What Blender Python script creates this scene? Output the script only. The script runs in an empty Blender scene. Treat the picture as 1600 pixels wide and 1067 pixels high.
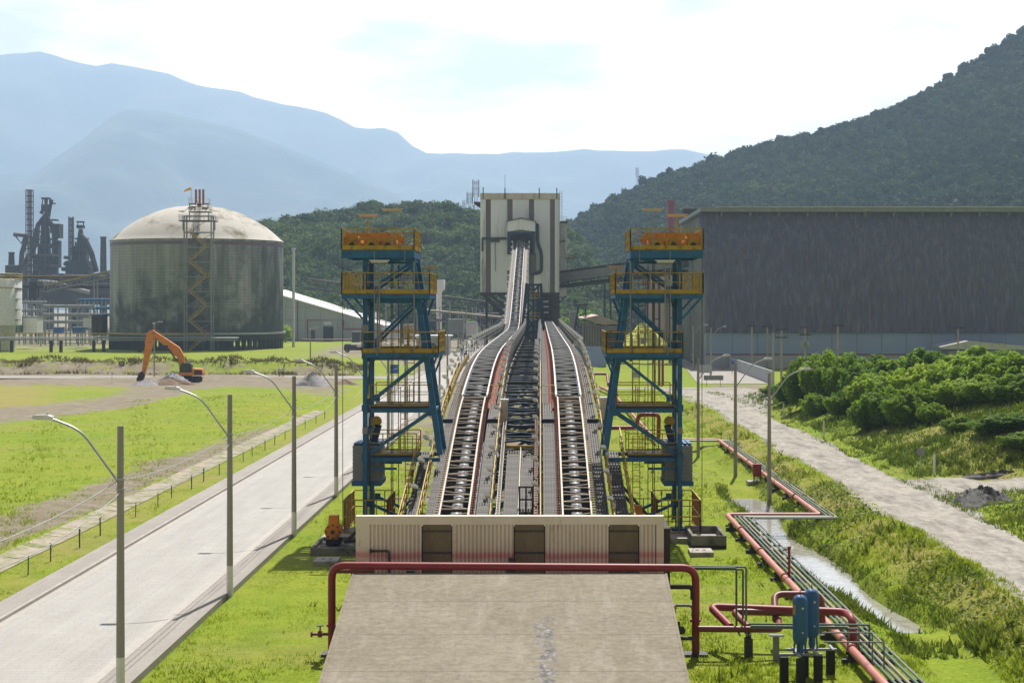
import bpy, math, random
import numpy as np
from mathutils import Vector, Matrix
R = math.radians
rnd = random.Random(7)
SC = bpy.context.scene
COL = SC.collection
H = 14.0            # camera height above the plant's ground
F = 2400.0          # focal length in photograph pixels
VX, VY = 844.0, 478.0

def at(px, py, Y):
    return Vector(((px - VX) * Y / F, Y, H - (py - VY) * Y / F))
def gr(px, py, z=0.0):
    Y = F * (H - z) / (py - VY)
    return Vector(((px - VX) * Y / F, Y, z))

# ------------------------------------------------------------------ mesh builder
class MB:
    def __init__(s):
        s.v = []; s.f = []
    def box(s, x0, x1, y0, y1, z0, z1):
        b = len(s.v)
        s.v += [(x0,y0,z0),(x1,y0,z0),(x1,y1,z0),(x0,y1,z0),(x0,y0,z1),(x1,y0,z1),(x1,y1,z1),(x0,y1,z1)]
        s.f += [tuple(b+i for i in q) for q in ((3,2,1,0),(4,5,6,7),(0,1,5,4),(1,2,6,5),(2,3,7,6),(3,0,4,7))]
        return s
    def cbox(s, c, sx, sy, sz, rz=0.0):
        b = len(s.v); ca, sa = math.cos(rz), math.sin(rz)
        for dz in (-.5, .5):
            for dx, dy in ((-.5,-.5),(.5,-.5),(.5,.5),(-.5,.5)):
                x, y = dx*sx, dy*sy
                s.v.append((c[0]+x*ca-y*sa, c[1]+x*sa+y*ca, c[2]+dz*sz))
        s.f += [tuple(b+i for i in q) for q in ((3,2,1,0),(4,5,6,7),(0,1,5,4),(1,2,6,5),(2,3,7,6),(3,0,4,7))]
        return s
    def beam(s, p, q, w, h=None, up=(0,0,1)):
        h = w if h is None else h
        p = Vector(p); q = Vector(q); d = q - p
        if d.length < 1e-6: return s
        d.normalize(); u = Vector(up)
        if abs(d.dot(u)) > .99: u = Vector((0,1,0))
        a = d.cross(u).normalized(); c = a.cross(d).normalized()
        b = len(s.v)
        for e in (p, q):
            for i, j in ((-1,-1),(1,-1),(1,1),(-1,1)):
                s.v.append(tuple(e + a*(i*w/2) + c*(j*h/2)))
        s.f += [tuple(b+i for i in t) for t in ((3,2,1,0),(4,5,6,7),(0,1,5,4),(1,2,6,5),(2,3,7,6),(3,0,4,7))]
        return s
    def strip(s, pts, w, h):
        """rectangular section swept along a polyline that runs mostly along Y (section stays in XZ)"""
        b = len(s.v)
        for p in pts:
            x, y, z = p
            s.v += [(x-w/2,y,z-h/2),(x+w/2,y,z-h/2),(x+w/2,y,z+h/2),(x-w/2,y,z+h/2)]
        n = len(pts)
        for i in range(n-1):
            o = b+4*i
            for k in range(4):
                s.f.append((o+k, o+(k+1)%4, o+4+(k+1)%4, o+4+k))
        s.f += [(b+3,b+2,b+1,b), tuple(b+4*(n-1)+k for k in range(4))]
        return s
    def tube(s, pts, r, n=8, cap=True):
        pts = [Vector(p) for p in pts]
        b = len(s.v); m = len(pts)
        rr = r if isinstance(r, (list, tuple)) else [r]*m
        t0 = (pts[1]-pts[0]).normalized()
        u = Vector((0,0,1)) if abs(t0.z) < .9 else Vector((1,0,0))
        a = (u - t0*u.dot(t0)).normalized()
        for i, p in enumerate(pts):
            if i == 0: t = t0
            elif i == m-1: t = (pts[i]-pts[i-1]).normalized()
            else: t = ((pts[i+1]-p).normalized()+(p-pts[i-1]).normalized()).normalized()
            a = (a - t*a.dot(t)).normalized(); c = t.cross(a)
            for k in range(n):
                th = 2*math.pi*k/n
                s.v.append(tuple(p + a*(math.cos(th)*rr[i]) + c*(math.sin(th)*rr[i])))
        for i in range(m-1):
            for k in range(n):
                s.f.append((b+i*n+k, b+i*n+(k+1)%n, b+(i+1)*n+(k+1)%n, b+(i+1)*n+k))
        if cap:
            s.f.append(tuple(b+k for k in reversed(range(n))))
            s.f.append(tuple(b+(m-1)*n+k for k in range(n)))
        return s
    def lathe(s, c, prof, n=24):
        b = len(s.v)
        for r, z in prof:
            for k in range(n):
                th = 2*math.pi*k/n
                s.v.append((c[0]+r*math.cos(th), c[1]+r*math.sin(th), c[2]+z))
        for i in range(len(prof)-1):
            for k in range(n):
                s.f.append((b+i*n+k, b+i*n+(k+1)%n, b+(i+1)*n+(k+1)%n, b+(i+1)*n+k))
        s.f.append(tuple(b+k for k in reversed(range(n))))
        s.f.append(tuple(b+(len(prof)-1)*n+k for k in range(n)))
        return s
    def hcyl(s, c, axis, r, l, n=16):
        d = Vector(axis).normalized()*(l/2); c = Vector(c)
        return s.tube([c-d, c+d], r, n)
    def prism(s, poly, axis, a0, a1):
        """polygon (2D) extruded along axis 'x','y' or 'z'"""
        b = len(s.v); n = len(poly)
        for a in (a0, a1):
            for p, q in poly:
                s.v.append((a,p,q) if axis == 'x' else (p,a,q) if axis == 'y' else (p,q,a))
        s.f.append(tuple(b+i for i in reversed(range(n)))); s.f.append(tuple(b+n+i for i in range(n)))
        for i in range(n):
            j = (i+1) % n
            s.f.append((b+i,b+j,b+n+j,b+n+i))
        return s
    def quad(s, a, b_, c, d):
        b = len(s.v); s.v += [tuple(a),tuple(b_),tuple(c),tuple(d)]; s.f.append((b,b+1,b+2,b+3)); return s
    def grid(s, P):
        """P: list of rows of points"""
        b = len(s.v); n = len(P[0])
        for row in P: s.v += [tuple(p) for p in row]
        for i in range(len(P)-1):
            for j in range(n-1):
                s.f.append((b+i*n+j, b+i*n+j+1, b+(i+1)*n+j+1, b+(i+1)*n+j))
        return s
    def build(s, name, mat, parent=None, smooth=False):
        me = bpy.data.meshes.new(name)
        o = Vector((0,0,0)); q = parent
        while q is not None:
            o += q.location; q = q.parent
        vs = s.v if o.length == 0 else [(v[0]-o.x, v[1]-o.y, v[2]-o.z) for v in s.v]
        me.from_pydata(vs, [], s.f)
        me.materials.append(mat)
        if smooth:
            me.polygons.foreach_set('use_smooth', [True]*len(me.polygons))
            try: me.set_sharp_from_angle(angle=R(40))
            except Exception: pass
        me.update()
        ob = bpy.data.objects.new(name, me); COL.objects.link(ob)
        if parent is not None: ob.parent = parent; KIDS.setdefault(parent.name, []).append(ob)
        return ob

KIDS = {}
def np_mesh(name, V, Fq, mat, parent=None, col=None, smooth=False):
    """mesh from numpy arrays; all faces have the same corner count; col = per-vertex value 0..1 stored as attribute 'tone'"""
    me = bpy.data.meshes.new(name)
    nv, nf, k = len(V), len(Fq), Fq.shape[1]
    me.vertices.add(nv); me.vertices.foreach_set('co', np.asarray(V, np.float32).ravel())
    me.loops.add(nf*k); me.loops.foreach_set('vertex_index', Fq.astype(np.int32).ravel())
    me.polygons.add(nf); me.polygons.foreach_set('loop_start', np.arange(0, nf*k, k, dtype=np.int32))
    if smooth: me.polygons.foreach_set('use_smooth', np.ones(nf, bool))
    me.materials.append(mat)
    if col is not None:
        if col.ndim == 1:
            a = me.attributes.new('tone', 'FLOAT', 'POINT'); a.data.foreach_set('value', col.astype(np.float32))
        else:
            a = me.attributes.new('mask', 'FLOAT_COLOR', 'POINT'); a.data.foreach_set('color', col.astype(np.float32).ravel())
    me.update(calc_edges=True); me.validate()
    ob = bpy.data.objects.new(name, me); COL.objects.link(ob)
    if parent is not None: ob.parent = parent; KIDS.setdefault(parent.name, []).append(ob)
    return ob

def fillet(pts, r, n=5):
    pts = [Vector(p) for p in pts]; out = [pts[0]]
    for i in range(1, len(pts)-1):
        p = pts[i]; a = (pts[i-1]-p); b = (pts[i+1]-p)
        rr = min(r, a.length*.45, b.length*.45)
        s, e = p+a.normalized()*rr, p+b.normalized()*rr
        for k in range(n+1):
            t = k/n
            out.append(s*(1-t)**2 + p*(2*t*(1-t)) + e*t*t)
    out.append(pts[-1]); return out

# ------------------------------------------------------------------ naming
def tag(o, label=None, cat=None, group=None, kind=None):
    if label: o['label'] = label
    if cat: o['category'] = cat
    if group: o['group'] = group
    if kind: o['kind'] = kind
    return o
def thing(name, label, cat, loc=(0,0,0), group=None, rz=0.0):
    o = bpy.data.objects.new(name, None); COL.objects.link(o)
    o.empty_display_size = .3
    o.location = loc; o.rotation_euler = (0,0,rz)
    return tag(o, label, cat, group)
def copy_tree(o, parent=None):
    c = o.copy(); COL.objects.link(c); c.parent = parent
    if parent is not None: KIDS.setdefault(parent.name, []).append(c)
    for ch in list(KIDS.get(o.name, ())): copy_tree(ch, c)
    return c
def place(proto, used, loc, label, rz=None, group=None, scale=None):
    o = proto if not used else copy_tree(proto)
    o.location = loc
    if rz is not None: o.rotation_euler = (0,0,rz)
    if scale is not None: o.scale = scale if isinstance(scale, (tuple, list)) else (scale,)*3
    o['label'] = label
    if group: o['group'] = group
    return o
ORD = 'nearest second third fourth fifth sixth seventh eighth ninth tenth eleventh twelfth thirteenth fourteenth fifteenth sixteenth seventeenth eighteenth nineteenth twentieth'.split()
TENS = {2:'twenty', 3:'thirty', 4:'forty', 5:'fifty', 6:'sixty', 7:'seventy'}
ONES = 'th first second third fourth fifth sixth seventh eighth ninth'.split()
def ordn(i):
    if i < 20: return ORD[i]
    t, u = divmod(i+1, 10)
    return (TENS[t][:-1]+'ieth') if u == 0 else TENS[t]+'-'+ONES[u]

# ------------------------------------------------------------------ materials
def nodes(m):
    m.use_nodes = True
    nt = m.node_tree
    return nt, nt.nodes, nt.links
def mk(name, c1, c2=None, scale=1.0, rough=.7, metal=0.0, bump=0.0, streak=1.0, c3=None, s3=None, t3=.62, alpha=None, spec=.4, detail=5.0, bscale=None, coat=0.0):
    m = bpy.data.materials.new(name); nt, N, L = nodes(m)
    b = N['Principled BSDF']
    b.inputs['Roughness'].default_value = rough; b.inputs['Metallic'].default_value = metal
    b.inputs['Specular IOR Level'].default_value = spec
    if coat: b.inputs['Coat Weight'].default_value = coat
    if c2 is None: c2 = tuple(x*.72 for x in c1)
    tc = N.new('ShaderNodeTexCoord'); mp = N.new('ShaderNodeMapping')
    mp.inputs['Scale'].default_value = (1,1,streak)
    L.new(tc.outputs['Object'], mp.inputs['Vector'])
    no = N.new('ShaderNodeTexNoise'); no.inputs['Scale'].default_value = scale; no.inputs['Detail'].default_value = detail
    no.inputs['Roughness'].default_value = .62
    L.new(mp.outputs['Vector'], no.inputs['Vector'])
    cr = N.new('ShaderNodeValToRGB'); cr.color_ramp.elements[0].position = .33; cr.color_ramp.elements[1].position = .67
    cr.color_ramp.elements[0].color = (*c1,1); cr.color_ramp.elements[1].color = (*c2,1)
    L.new(no.outputs['Fac'], cr.inputs['Fac'])
    out = cr.outputs['Color']
    if c3 is not None:
        n3 = N.new('ShaderNodeTexNoise'); n3.inputs['Scale'].default_value = s3 or scale*.45; n3.inputs['Detail'].default_value = 7
        n3.inputs['Roughness'].default_value = .7
        L.new(mp.outputs['Vector'], n3.inputs['Vector'])
        r3 = N.new('ShaderNodeValToRGB'); r3.color_ramp.elements[0].position = t3-.05; r3.color_ramp.elements[1].position = t3+.07
        L.new(n3.outputs['Fac'], r3.inputs['Fac'])
        mx = N.new('ShaderNodeMix'); mx.data_type = 'RGBA'; mx.inputs[7].default_value = (*c3,1)
        L.new(r3.outputs['Color'], mx.inputs[0]); L.new(out, mx.inputs[6]); out = mx.outputs[2]
    L.new(out, b.inputs['Base Color'])
    if bump:
        bn = N.new('ShaderNodeTexNoise'); bn.inputs['Scale'].default_value = bscale or scale*4; bn.inputs['Detail'].default_value = 6
        L.new(tc.outputs['Object'], bn.inputs['Vector'])
        bu = N.new('ShaderNodeBump'); bu.inputs['Strength'].default_value = 1; bu.inputs['Distance'].default_value = bump
        L.new(bn.outputs['Fac'], bu.inputs['Height']); L.new(bu.outputs['Normal'], b.inputs['Normal'])
    return m

def leafmat(name, c1, c2, trans=.35, scale=.25, c3=None, spec=.2):
    """leaves: colour from a per-leaf tone and a broad noise, partly translucent"""
    m = bpy.data.materials.new(name); nt, N, L = nodes(m)
    b = N['Principled BSDF']; b.inputs['Roughness'].default_value = .6; b.inputs['Specular IOR Level'].default_value = spec
    at_ = N.new('ShaderNodeAttribute'); at_.attribute_name = 'tone'
    ge = N.new('ShaderNodeNewGeometry')
    no = N.new('ShaderNodeTexNoise'); no.inputs['Scale'].default_value = scale; no.inputs['Detail'].default_value = 3
    L.new(ge.outputs['Position'], no.inputs['Vector'])
    oi = N.new('ShaderNodeObjectInfo')
    a1 = N.new('ShaderNodeMath'); a1.operation = 'MULTIPLY_ADD'; a1.inputs[1].default_value = .5; 
    L.new(at_.outputs['Fac'], a1.inputs[0])
    a2 = N.new('ShaderNodeMath'); a2.operation = 'MULTIPLY_ADD'; a2.inputs[1].default_value = 1.1; a2.inputs[2].default_value = -.5
    L.new(no.outputs['Fac'], a2.inputs[0])
    a3 = N.new('ShaderNodeMath'); a3.operation = 'MULTIPLY_ADD'; a3.inputs[1].default_value = .5
    L.new(oi.outputs['Random'], a3.inputs[0]); L.new(a2.outputs[0], a3.inputs[2])
    L.new(a3.outputs[0], a1.inputs[2])
    cr = N.new('ShaderNodeValToRGB'); e = cr.color_ramp.elements
    e[0].position = .15; e[1].position = .85
    e[0].color = (*c1,1); e[1].color = (*c2,1)
    if c3:
        k = e.new(1.0); k.color = (*c3,1)
    L.new(a1.outputs[0], cr.inputs['Fac'])
    L.new(cr.outputs['Color'], b.inputs['Base Color'])
    tr = N.new('ShaderNodeBsdfTranslucent'); L.new(cr.outputs['Color'], tr.inputs['Color'])
    mx = N.new('ShaderNodeMixShader'); mx.inputs[0].default_value = trans
    L.new(b.outputs[0], mx.inputs[1]); L.new(tr.outputs[0], mx.inputs[2])
    L.new(mx.outputs[0], N['Material Output'].inputs['Surface'])
    return m

M = {}
M['blue'] = mk('blue_paint', (.012,.125,.285), (.009,.09,.21), 1.3, .5, c3=(.03,.04,.04), s3=1.9, t3=.59)
M['yellow'] = mk('yellow_paint', (.44,.30,.024), (.33,.215,.016), 1.5, .6, c3=(.15,.085,.025), s3=2.4, t3=.57)
M['orange'] = mk('orange_paint', (.62,.25,.028), (.50,.18,.02), 1.2, .5, c3=(.42,.26,.15), s3=1.5, t3=.66)
M['machine_orange'] = mk('excavator_orange', (.70,.25,.016), (.56,.19,.012), 1.3, .55, c3=(.28,.13,.05), s3=1.1, t3=.6)
M['white'] = mk('white_paint', (.78,.78,.76), (.62,.61,.58), 1.2, .5, c3=(.4,.36,.3), s3=2.0, t3=.68)
M['beige'] = mk('cream_paint', (.54,.45,.36), (.42,.34,.265), 1.0, .55, c3=(.28,.18,.12), s3=1.7, t3=.64)
M['rail_white'] = mk('galvanised_white', (.54,.535,.52), (.41,.405,.39), .8, .55, c3=(.30,.25,.2), s3=.9, t3=.66)
M['dark'] = mk('dark_steel', (.035,.037,.042), (.05,.045,.042), 1.0, .6)
M['navy'] = mk('navy_steel', (.012,.03,.075), (.016,.04,.09), 1.0, .5)
M['black'] = mk('black_rubber', (.014,.014,.015), (.02,.02,.02), 2.0, .8)
M['galv'] = mk('galvanised_steel', (.40,.41,.42), (.3,.3,.31), 1.0, .45, .4)
M['grating'] = mk('steel_grating', (.105,.093,.08), (.068,.06,.053), .6, .75, .0, c3=(.10,.066,.045), s3=.5, t3=.6)
M['belt'] = mk('pipe_belt', (.40,.41,.43), (.3,.31,.33), .5, .4, .1)
M['rust'] = mk('rust_red', (.27,.072,.03), (.17,.045,.022), .9, .7, c3=(.34,.13,.06), s3=1.5, t3=.6)
M['red'] = mk('red_pipe_paint', (.27,.024,.03), (.20,.02,.025), .9, .5, c3=(.25,.09,.08), s3=1.3, t3=.68, coat=0.0)
M['pink'] = mk('faded_red_pipe_paint', (.50,.215,.175), (.42,.145,.12), .5, .5, c3=(.34,.17,.13), s3=.8, t3=.62)
M['brickred'] = mk('dark_red_pipe_paint', (.20,.048,.042), (.15,.035,.03), .7, .45)
M['pipegreen'] = mk('green_pipe_paint', (.09,.15,.10), (.07,.12,.085), .6, .65)
M['pipegrey'] = mk('grey_pipe_paint', (.19,.20,.18), (.14,.15,.135), .6, .65)
M['pipebeige'] = mk('beige_pipe_paint', (.30,.265,.16), (.24,.21,.13), .6, .5)
M['tankblue'] = mk('air_receiver_blue', (.022,.105,.265), (.019,.085,.21), 1.3, .4, c3=(.06,.1,.16), s3=3.0, t3=.68)
M['concrete'] = mk('weathered_concrete', (.40,.37,.32), (.29,.265,.23), .5, .9, bump=.01, c3=(.16,.145,.125), s3=.8, t3=.60)
M['pole'] = mk('pole_concrete', (.32,.30,.27), (.25,.235,.21), .8, .9, streak=.3, bump=.004)
M['polewhite'] = mk('pole_base_whitewash', (.72,.71,.68), (.6,.58,.55), 1.2, .85)
M['lampgrey'] = mk('lamp_aluminium', (.62,.63,.64), (.5,.5,.5), 2.0, .35, .3)
M['glass'] = mk('dark_glass', (.02,.025,.03), (.03,.035,.04), 1.0, .1, spec=.6)
M['tyre'] = mk('tyre_rubber', (.02,.02,.02), (.03,.03,.03), 5, .9)
M['grey'] = mk('grey_paint', (.24,.25,.26), (.18,.19,.2), .7, .6)
M['brown'] = mk('sooty_brown_steel', (.055,.036,.03), (.035,.027,.026), .05, .85, c3=(.085,.055,.042), s3=.08, t3=.55)
M['soot'] = mk('sooty_steel', (.020,.017,.018), (.034,.026,.024), .06, .85)
M['rubble'] = mk('dark_rubble', (.115,.11,.105), (.07,.068,.066), 1.6, .95, bump=.2, bscale=2.2)
M['trestle'] = mk('dark_blue_steel', (.007,.030,.072), (.006,.024,.055), 1.0, .5)
M['gravel'] = mk('grey_gravel', (.30,.295,.30), (.2,.195,.2), 1.5, .95, bump=.08, bscale=3.0)
M['brownsoil'] = mk('brown_soil', (.22,.15,.095), (.15,.105,.07), .8, .95, bump=.08, bscale=3)
M['wire'] = mk('cable_black', (.05,.05,.05), (.06,.06,.06), 1, .7)
M['signblue'] = mk('blue_sign', (.03,.12,.45), (.03,.11,.4), 1, .5)
M['signwhite'] = mk('white_sign', (.72,.73,.75), (.6,.62,.64), 1, .5)
M['skin'] = mk('skin', (.35,.2,.13), (.3,.17,.11), 3, .6)
M['hivis'] = mk('hivis_yellow', (.42,.75,.04), (.38,.68,.04), 3, .7)
M['trousers'] = mk('dark_workwear', (.03,.035,.06), (.04,.045,.07), 3, .9)
# ------------------------------------------------------------------ camera, sky, sun, haze
cam = bpy.data.cameras.new('camera'); co = bpy.data.objects.new('camera', cam); COL.objects.link(co)
co.location = (0,0,H); co.rotation_euler = (R(90),0,0)
cam.sensor_width = 36; cam.lens = 36*F/1600
cam.shift_x = (800-VX)/1600; cam.shift_y = -(533.5-VY)/1600
cam.clip_start = .5; cam.clip_end = 30000
SC.camera = co
SC.view_settings.view_transform = 'Standard'; SC.view_settings.look = 'None'; SC.view_settings.gamma = 1.0
SC.view_settings.exposure = 0.76
SC.cycles.use_denoising = True
SC.cycles.max_bounces = 6; SC.cycles.diffuse_bounces = 3; SC.cycles.glossy_bounces = 2; SC.cycles.transmission_bounces = 3
SC.cycles.volume_bounces = 1; SC.cycles.transparent_max_bounces = 6
SC.cycles.sample_clamp_indirect = 4.0

SUN_EL, SUN_AZ = R(56), math.atan2(.18,.98)
ts = Vector((math.sin(SUN_AZ)*math.cos(SUN_EL), math.cos(SUN_AZ)*math.cos(SUN_EL), math.sin(SUN_EL)))
sl = bpy.data.lights.new('sun', 'SUN'); sl.energy = 5.0; sl.angle = R(.5); sl.color = (1,.955,.88)
so = bpy.data.objects.new('sun', sl); COL.objects.link(so); so.location = (0,0,300)
so.rotation_euler = (-ts).to_track_quat('-Z','Y').to_euler()

W = bpy.data.worlds.new('World'); SC.world = W; W.use_nodes = True
nt = W.node_tree; N = nt.nodes; L = nt.links
bg = N['Background']; bg.inputs['Strength'].default_value = .10
sky = N.new('ShaderNodeTexSky'); sky.sky_type = 'NISHITA'; sky.sun_disc = False
sky.sun_elevation = SUN_EL; sky.sun_rotation = SUN_AZ; sky.air_density = 1.0; sky.dust_density = 1.5; sky.ozone_density = 1.0
tc = N.new('ShaderNodeTexCoord')
mp = N.new('ShaderNodeMapping'); mp.inputs['Scale'].default_value = (5.0,5.0,14.0); mp.inputs['Location'].default_value = (1.7,.4,.3)
L.new(tc.outputs['Generated'], mp.inputs['Vector'])
n1 = N.new('ShaderNodeTexNoise'); n1.inputs['Scale'].default_value = 1.0; n1.inputs['Detail'].default_value = 8; n1.inputs['Roughness'].default_value = .55
n1.inputs['Distortion'].default_value = .35
L.new(mp.outputs['Vector'], n1.inputs['Vector'])
cov = N.new('ShaderNodeValToRGB'); cov.color_ramp.elements[0].position = .16; cov.color_ramp.elements[1].position = .27
L.new(n1.outputs['Fac'], cov.inputs['Fac'])
mp2 = N.new('ShaderNodeMapping'); mp2.inputs['Scale'].default_value = (5.5,5.5,19.0); mp2.inputs['Location'].default_value = (4.2,1.1,2.0)
L.new(tc.outputs['Generated'], mp2.inputs['Vector'])
n2 = N.new('ShaderNodeTexNoise'); n2.inputs['Scale'].default_value = 1.0; n2.inputs['Detail'].default_value = 7; n2.inputs['Roughness'].default_value = .55
L.new(mp2.outputs['Vector'], n2.inputs['Vector'])
cc = N.new('ShaderNodeValToRGB'); cc.color_ramp.elements[0].position = .40; cc.color_ramp.elements[1].position = .58
cc.color_ramp.elements[0].color = (6.0,5.4,6.0,1); cc.color_ramp.elements[1].color = (13.0,11.9,10.9,1)
L.new(n2.outputs['Fac'], cc.inputs['Fac'])
mx = N.new('ShaderNodeMix'); mx.data_type = 'RGBA'
L.new(cov.outputs['Color'], mx.inputs[0]); L.new(sky.outputs['Color'], mx.inputs[6]); L.new(cc.outputs['Color'], mx.inputs[7])
# clouds look brightest low down, towards the sun's haze, and thinner overhead
sz_ = N.new('ShaderNodeSeparateXYZ'); L.new(tc.outputs['Generated'], sz_.inputs[0])
mr_ = N.new('ShaderNodeMapRange'); mr_.inputs[1].default_value = .17; mr_.inputs[2].default_value = .55; mr_.inputs[3].default_value = 1.22; mr_.inputs[4].default_value = .30
L.new(sz_.outputs['Z'], mr_.inputs[0])
# the sky behind the camera, away from the sun, is clearer and darker
my_ = N.new('ShaderNodeMapRange'); my_.inputs[1].default_value = -.35; my_.inputs[2].default_value = .6; my_.inputs[3].default_value = .30; my_.inputs[4].default_value = 1.0
L.new(sz_.outputs['Y'], my_.inputs[0])
mm_ = N.new('ShaderNodeMath'); mm_.operation = 'MULTIPLY'; L.new(mr_.outputs[0], mm_.inputs[0]); L.new(my_.outputs[0], mm_.inputs[1])
vm = N.new('ShaderNodeVectorMath'); vm.operation = 'SCALE'; L.new(mx.outputs[2], vm.inputs[0]); L.new(mm_.outputs[0], vm.inputs['Scale'])
L.new(vm.outputs[0], bg.inputs['Color'])

def make_haze():
    hz_ = MB().box(-9500, 9500, -120, 10700, -40, 1750)
    m = bpy.data.materials.new('haze_air'); nt, N, L = nodes(m)
    N.remove(N['Principled BSDF'])
    v = N.new('ShaderNodeVolumePrincipled'); v.inputs['Color'].default_value = (.52,.72,1.0,1); v.inputs['Density'].default_value = HAZE
    v.inputs['Anisotropy'].default_value = .25
    L.new(v.outputs[0], N['Material Output'].inputs['Volume'])
    m.cycles.homogeneous_volume = True
    tag(hz_.build('haze', m), kind='stuff')
HAZE = 1.35e-4
make_haze()
# ------------------------------------------------------------------ terrain
def sst(a, b, x):
    t = np.clip((x-a)/(b-a), 0, 1); return t*t*(3-2*t)
def wob(X, Y, s, seed=0):
    r = np.random.RandomState(seed); o = 0; A = 1.0
    for k in range(5):
        a = r.uniform(0, 6.28); f = s*(1.9**k); p = r.uniform(0, 6.28, 2)
        o = o + A*np.sin((X*np.cos(a)+Y*np.sin(a))*f+p[0])*np.cos((X*-np.sin(a)+Y*np.cos(a))*f*.8+p[1]); A *= .55
    return o
def ditch_x(Y): return 15.35 + .5*np.sin(Y*.11+.6) + .25*np.sin(Y*.31) + .028*np.clip(88-Y, 0, 30)
def gz(X, Y):
    X = np.asarray(X, float); Y = np.asarray(Y, float)
    nr = 1 - sst(205, 255, Y)                     # strength of the right-hand bank
    z = np.zeros(np.broadcast(X, Y).shape)
    xc = ditch_x(Y)
    wd = 1.45 + .35*np.sin(Y*.23) 
    dep = .28 + .95*sst(66, 73, Y)*(1-sst(112, 120, Y)) + .35*sst(128, 136, Y)*(1-sst(150, 160, Y))
    z = z - dep*nr*np.exp(-np.abs((X-xc)/wd)**4)
    z = z + nr*1.05*sst(17.0, 20.8, X)
    # right of the dirt road: bank with the bushes
    hi = sst(111, 121, Y)
    sl = np.clip(X-27.3, 0, 16)
    z = z + nr*(hi*(.30*np.minimum(sl, 13)+.04*sl) + (1-hi)*.05*sl)
    z = z + (1-sst(96, 100, Y))*nr*.10*np.clip(X-27.5, 0, 20)
    rough = nr*((1-np.exp(-((X-24)/3.2)**4)))*sst(16, 20, X)
    z = z + .16*rough*wob(X, Y, .75, 3)
    z = z + nr*.05*wob(X, Y, 1.1, 5)*np.exp(-((X-24)/3.0)**4)
    # lawn between the conveyor and the ditch
    z = z + .06*wob(X, Y, .5, 8)*sst(6, 9, X)*(1-sst(13, 15, X))
    # left field
    lf = sst(-30, -34, X)
    z = z + lf*.14*wob(X, Y, .16, 11)
    z = z + 1.5*np.exp(-((X+40)/11)**2-((Y-212)/22)**2)*lf + .9*np.exp(-((X+66)/12)**2-((Y-292)/5)**2)
    bm = sst(-36, -46, X)*(1-sst(-165, -180, X))
    z = z + bm*2.7*np.exp(-np.abs((Y-321)/3.6)**3)*(1+.16*wob(X, Y, .45, 21))
    bm2 = sst(-36, -46, X)*(1-sst(-165, -180, X))
    z = z + bm2*1.5*np.exp(-((Y-338)/5.0)**2)*(1+.2*wob(X, Y, .3, 22))
    # sunk bed under the paved road, raised by its own slabs
    rb = sst(-25.6, -25.3, X)*(1-sst(-15.2, -14.9, X))*(1-sst(318, 330, Y))
    z = z - .22*rb
    # ditch gutter beside the field
    z = z - .24*np.exp(-((X+29.35)/.72)**4)*(1-sst(200, 215, Y))
    return z
def gzf(x, y): return float(gz(np.array([x]), np.array([y]))[0])

def inpoly(px, py, poly):
    ins = np.zeros(px.shape, bool); n = len(poly)
    for i in range(n):
        x1, y1 = poly[i]; x2, y2 = poly[(i+1) % n]
        c = ((y1 > py) != (y2 > py)) & (px < (x2-x1)*(py-y1)/((y2-y1) if y2 != y1 else 1e-9)+x1)
        ins ^= c
    return ins
xs = np.concatenate([np.linspace(-8000,-420,18), np.linspace(-400,-205,26), np.arange(-200,-62,1.6), np.arange(-61,-33,.9), np.arange(-32,-14,.35), np.arange(-13.6,6,.9),
     np.arange(6,13,.5), np.arange(13,22,.28), np.arange(22,48,.5), np.arange(48.5,80,1.5), np.linspace(82,400,30), np.linspace(440,8000,18)])
ys = [-60,-20,10,30,42]; y = 48.0
while y < 11000:
    ys.append(y); y += max(.42, y*y/(H*1536)*1.0) if y < 420 else y*.06
ys = np.array(ys)
GX, GY = np.meshgrid(xs, ys)
GZ = gz(GX, GY)
Yc = np.maximum(GY, 5)
PX = VX + GX*F/Yc; PY = VY + (H-GZ)*F/Yc
dirt = np.zeros(GX.shape); grav = np.zeros(GX.shape); dry = np.zeros(GX.shape)
for poly, v in (([(-900,566),(100,574),(250,577),(330,584),(420,583),(575,582),(575,594),(440,605),(330,603),(300,613),(230,607),(100,602),(-900,596)], 1),
                ([(-900,668),(-50,640),(60,632),(160,621),(215,604),(285,600),(300,612),(240,630),(150,645),(60,656),(-50,668),(-900,740)], .9),
                ([(-260,900),(-100,850),(0,812),(90,777),(190,748),(200,733),(330,698),(430,664),(460,660),(445,674),(360,708),(250,748),(190,780),(110,812),(0,855),(-260,960)], 1.15),
                ([(430,606),(470,596),(535,590),(560,604),(520,625),(470,618)], .7),
                ([(560,575),(700,575),(760,520),(700,520),(600,560)], .55),
                ([(1100,600),(1215,600),(1210,650),(1150,655),(1105,632)], .8), ([(430,918),(500,905),(515,945),(450,958)], .55), ([(1150,800),(1200,812),(1185,850),(1160,835)], .5), ([(640,560),(930,560),(990,830),(600,830)], .62)):  # last polygon stands in for shade under the conveyors, painted in soil colour
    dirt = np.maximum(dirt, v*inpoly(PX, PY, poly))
for poly, v in (([(-200,606),(60,600),(110,612),(90,640),(20,650),(-200,660)], .9), ([(-900,590),(230,590),(230,600),(-900,640)], .6),
                ([(0,930),(0,860),(560,640),(560,650)], .6), ([(1360,640),(1620,640),(1620,760),(1480,760)], .75), ([(1300,670),(1400,640),(1500,700),(1380,720)], .5)):
    dry = np.maximum(dry, v*inpoly(PX, PY, poly))
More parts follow.
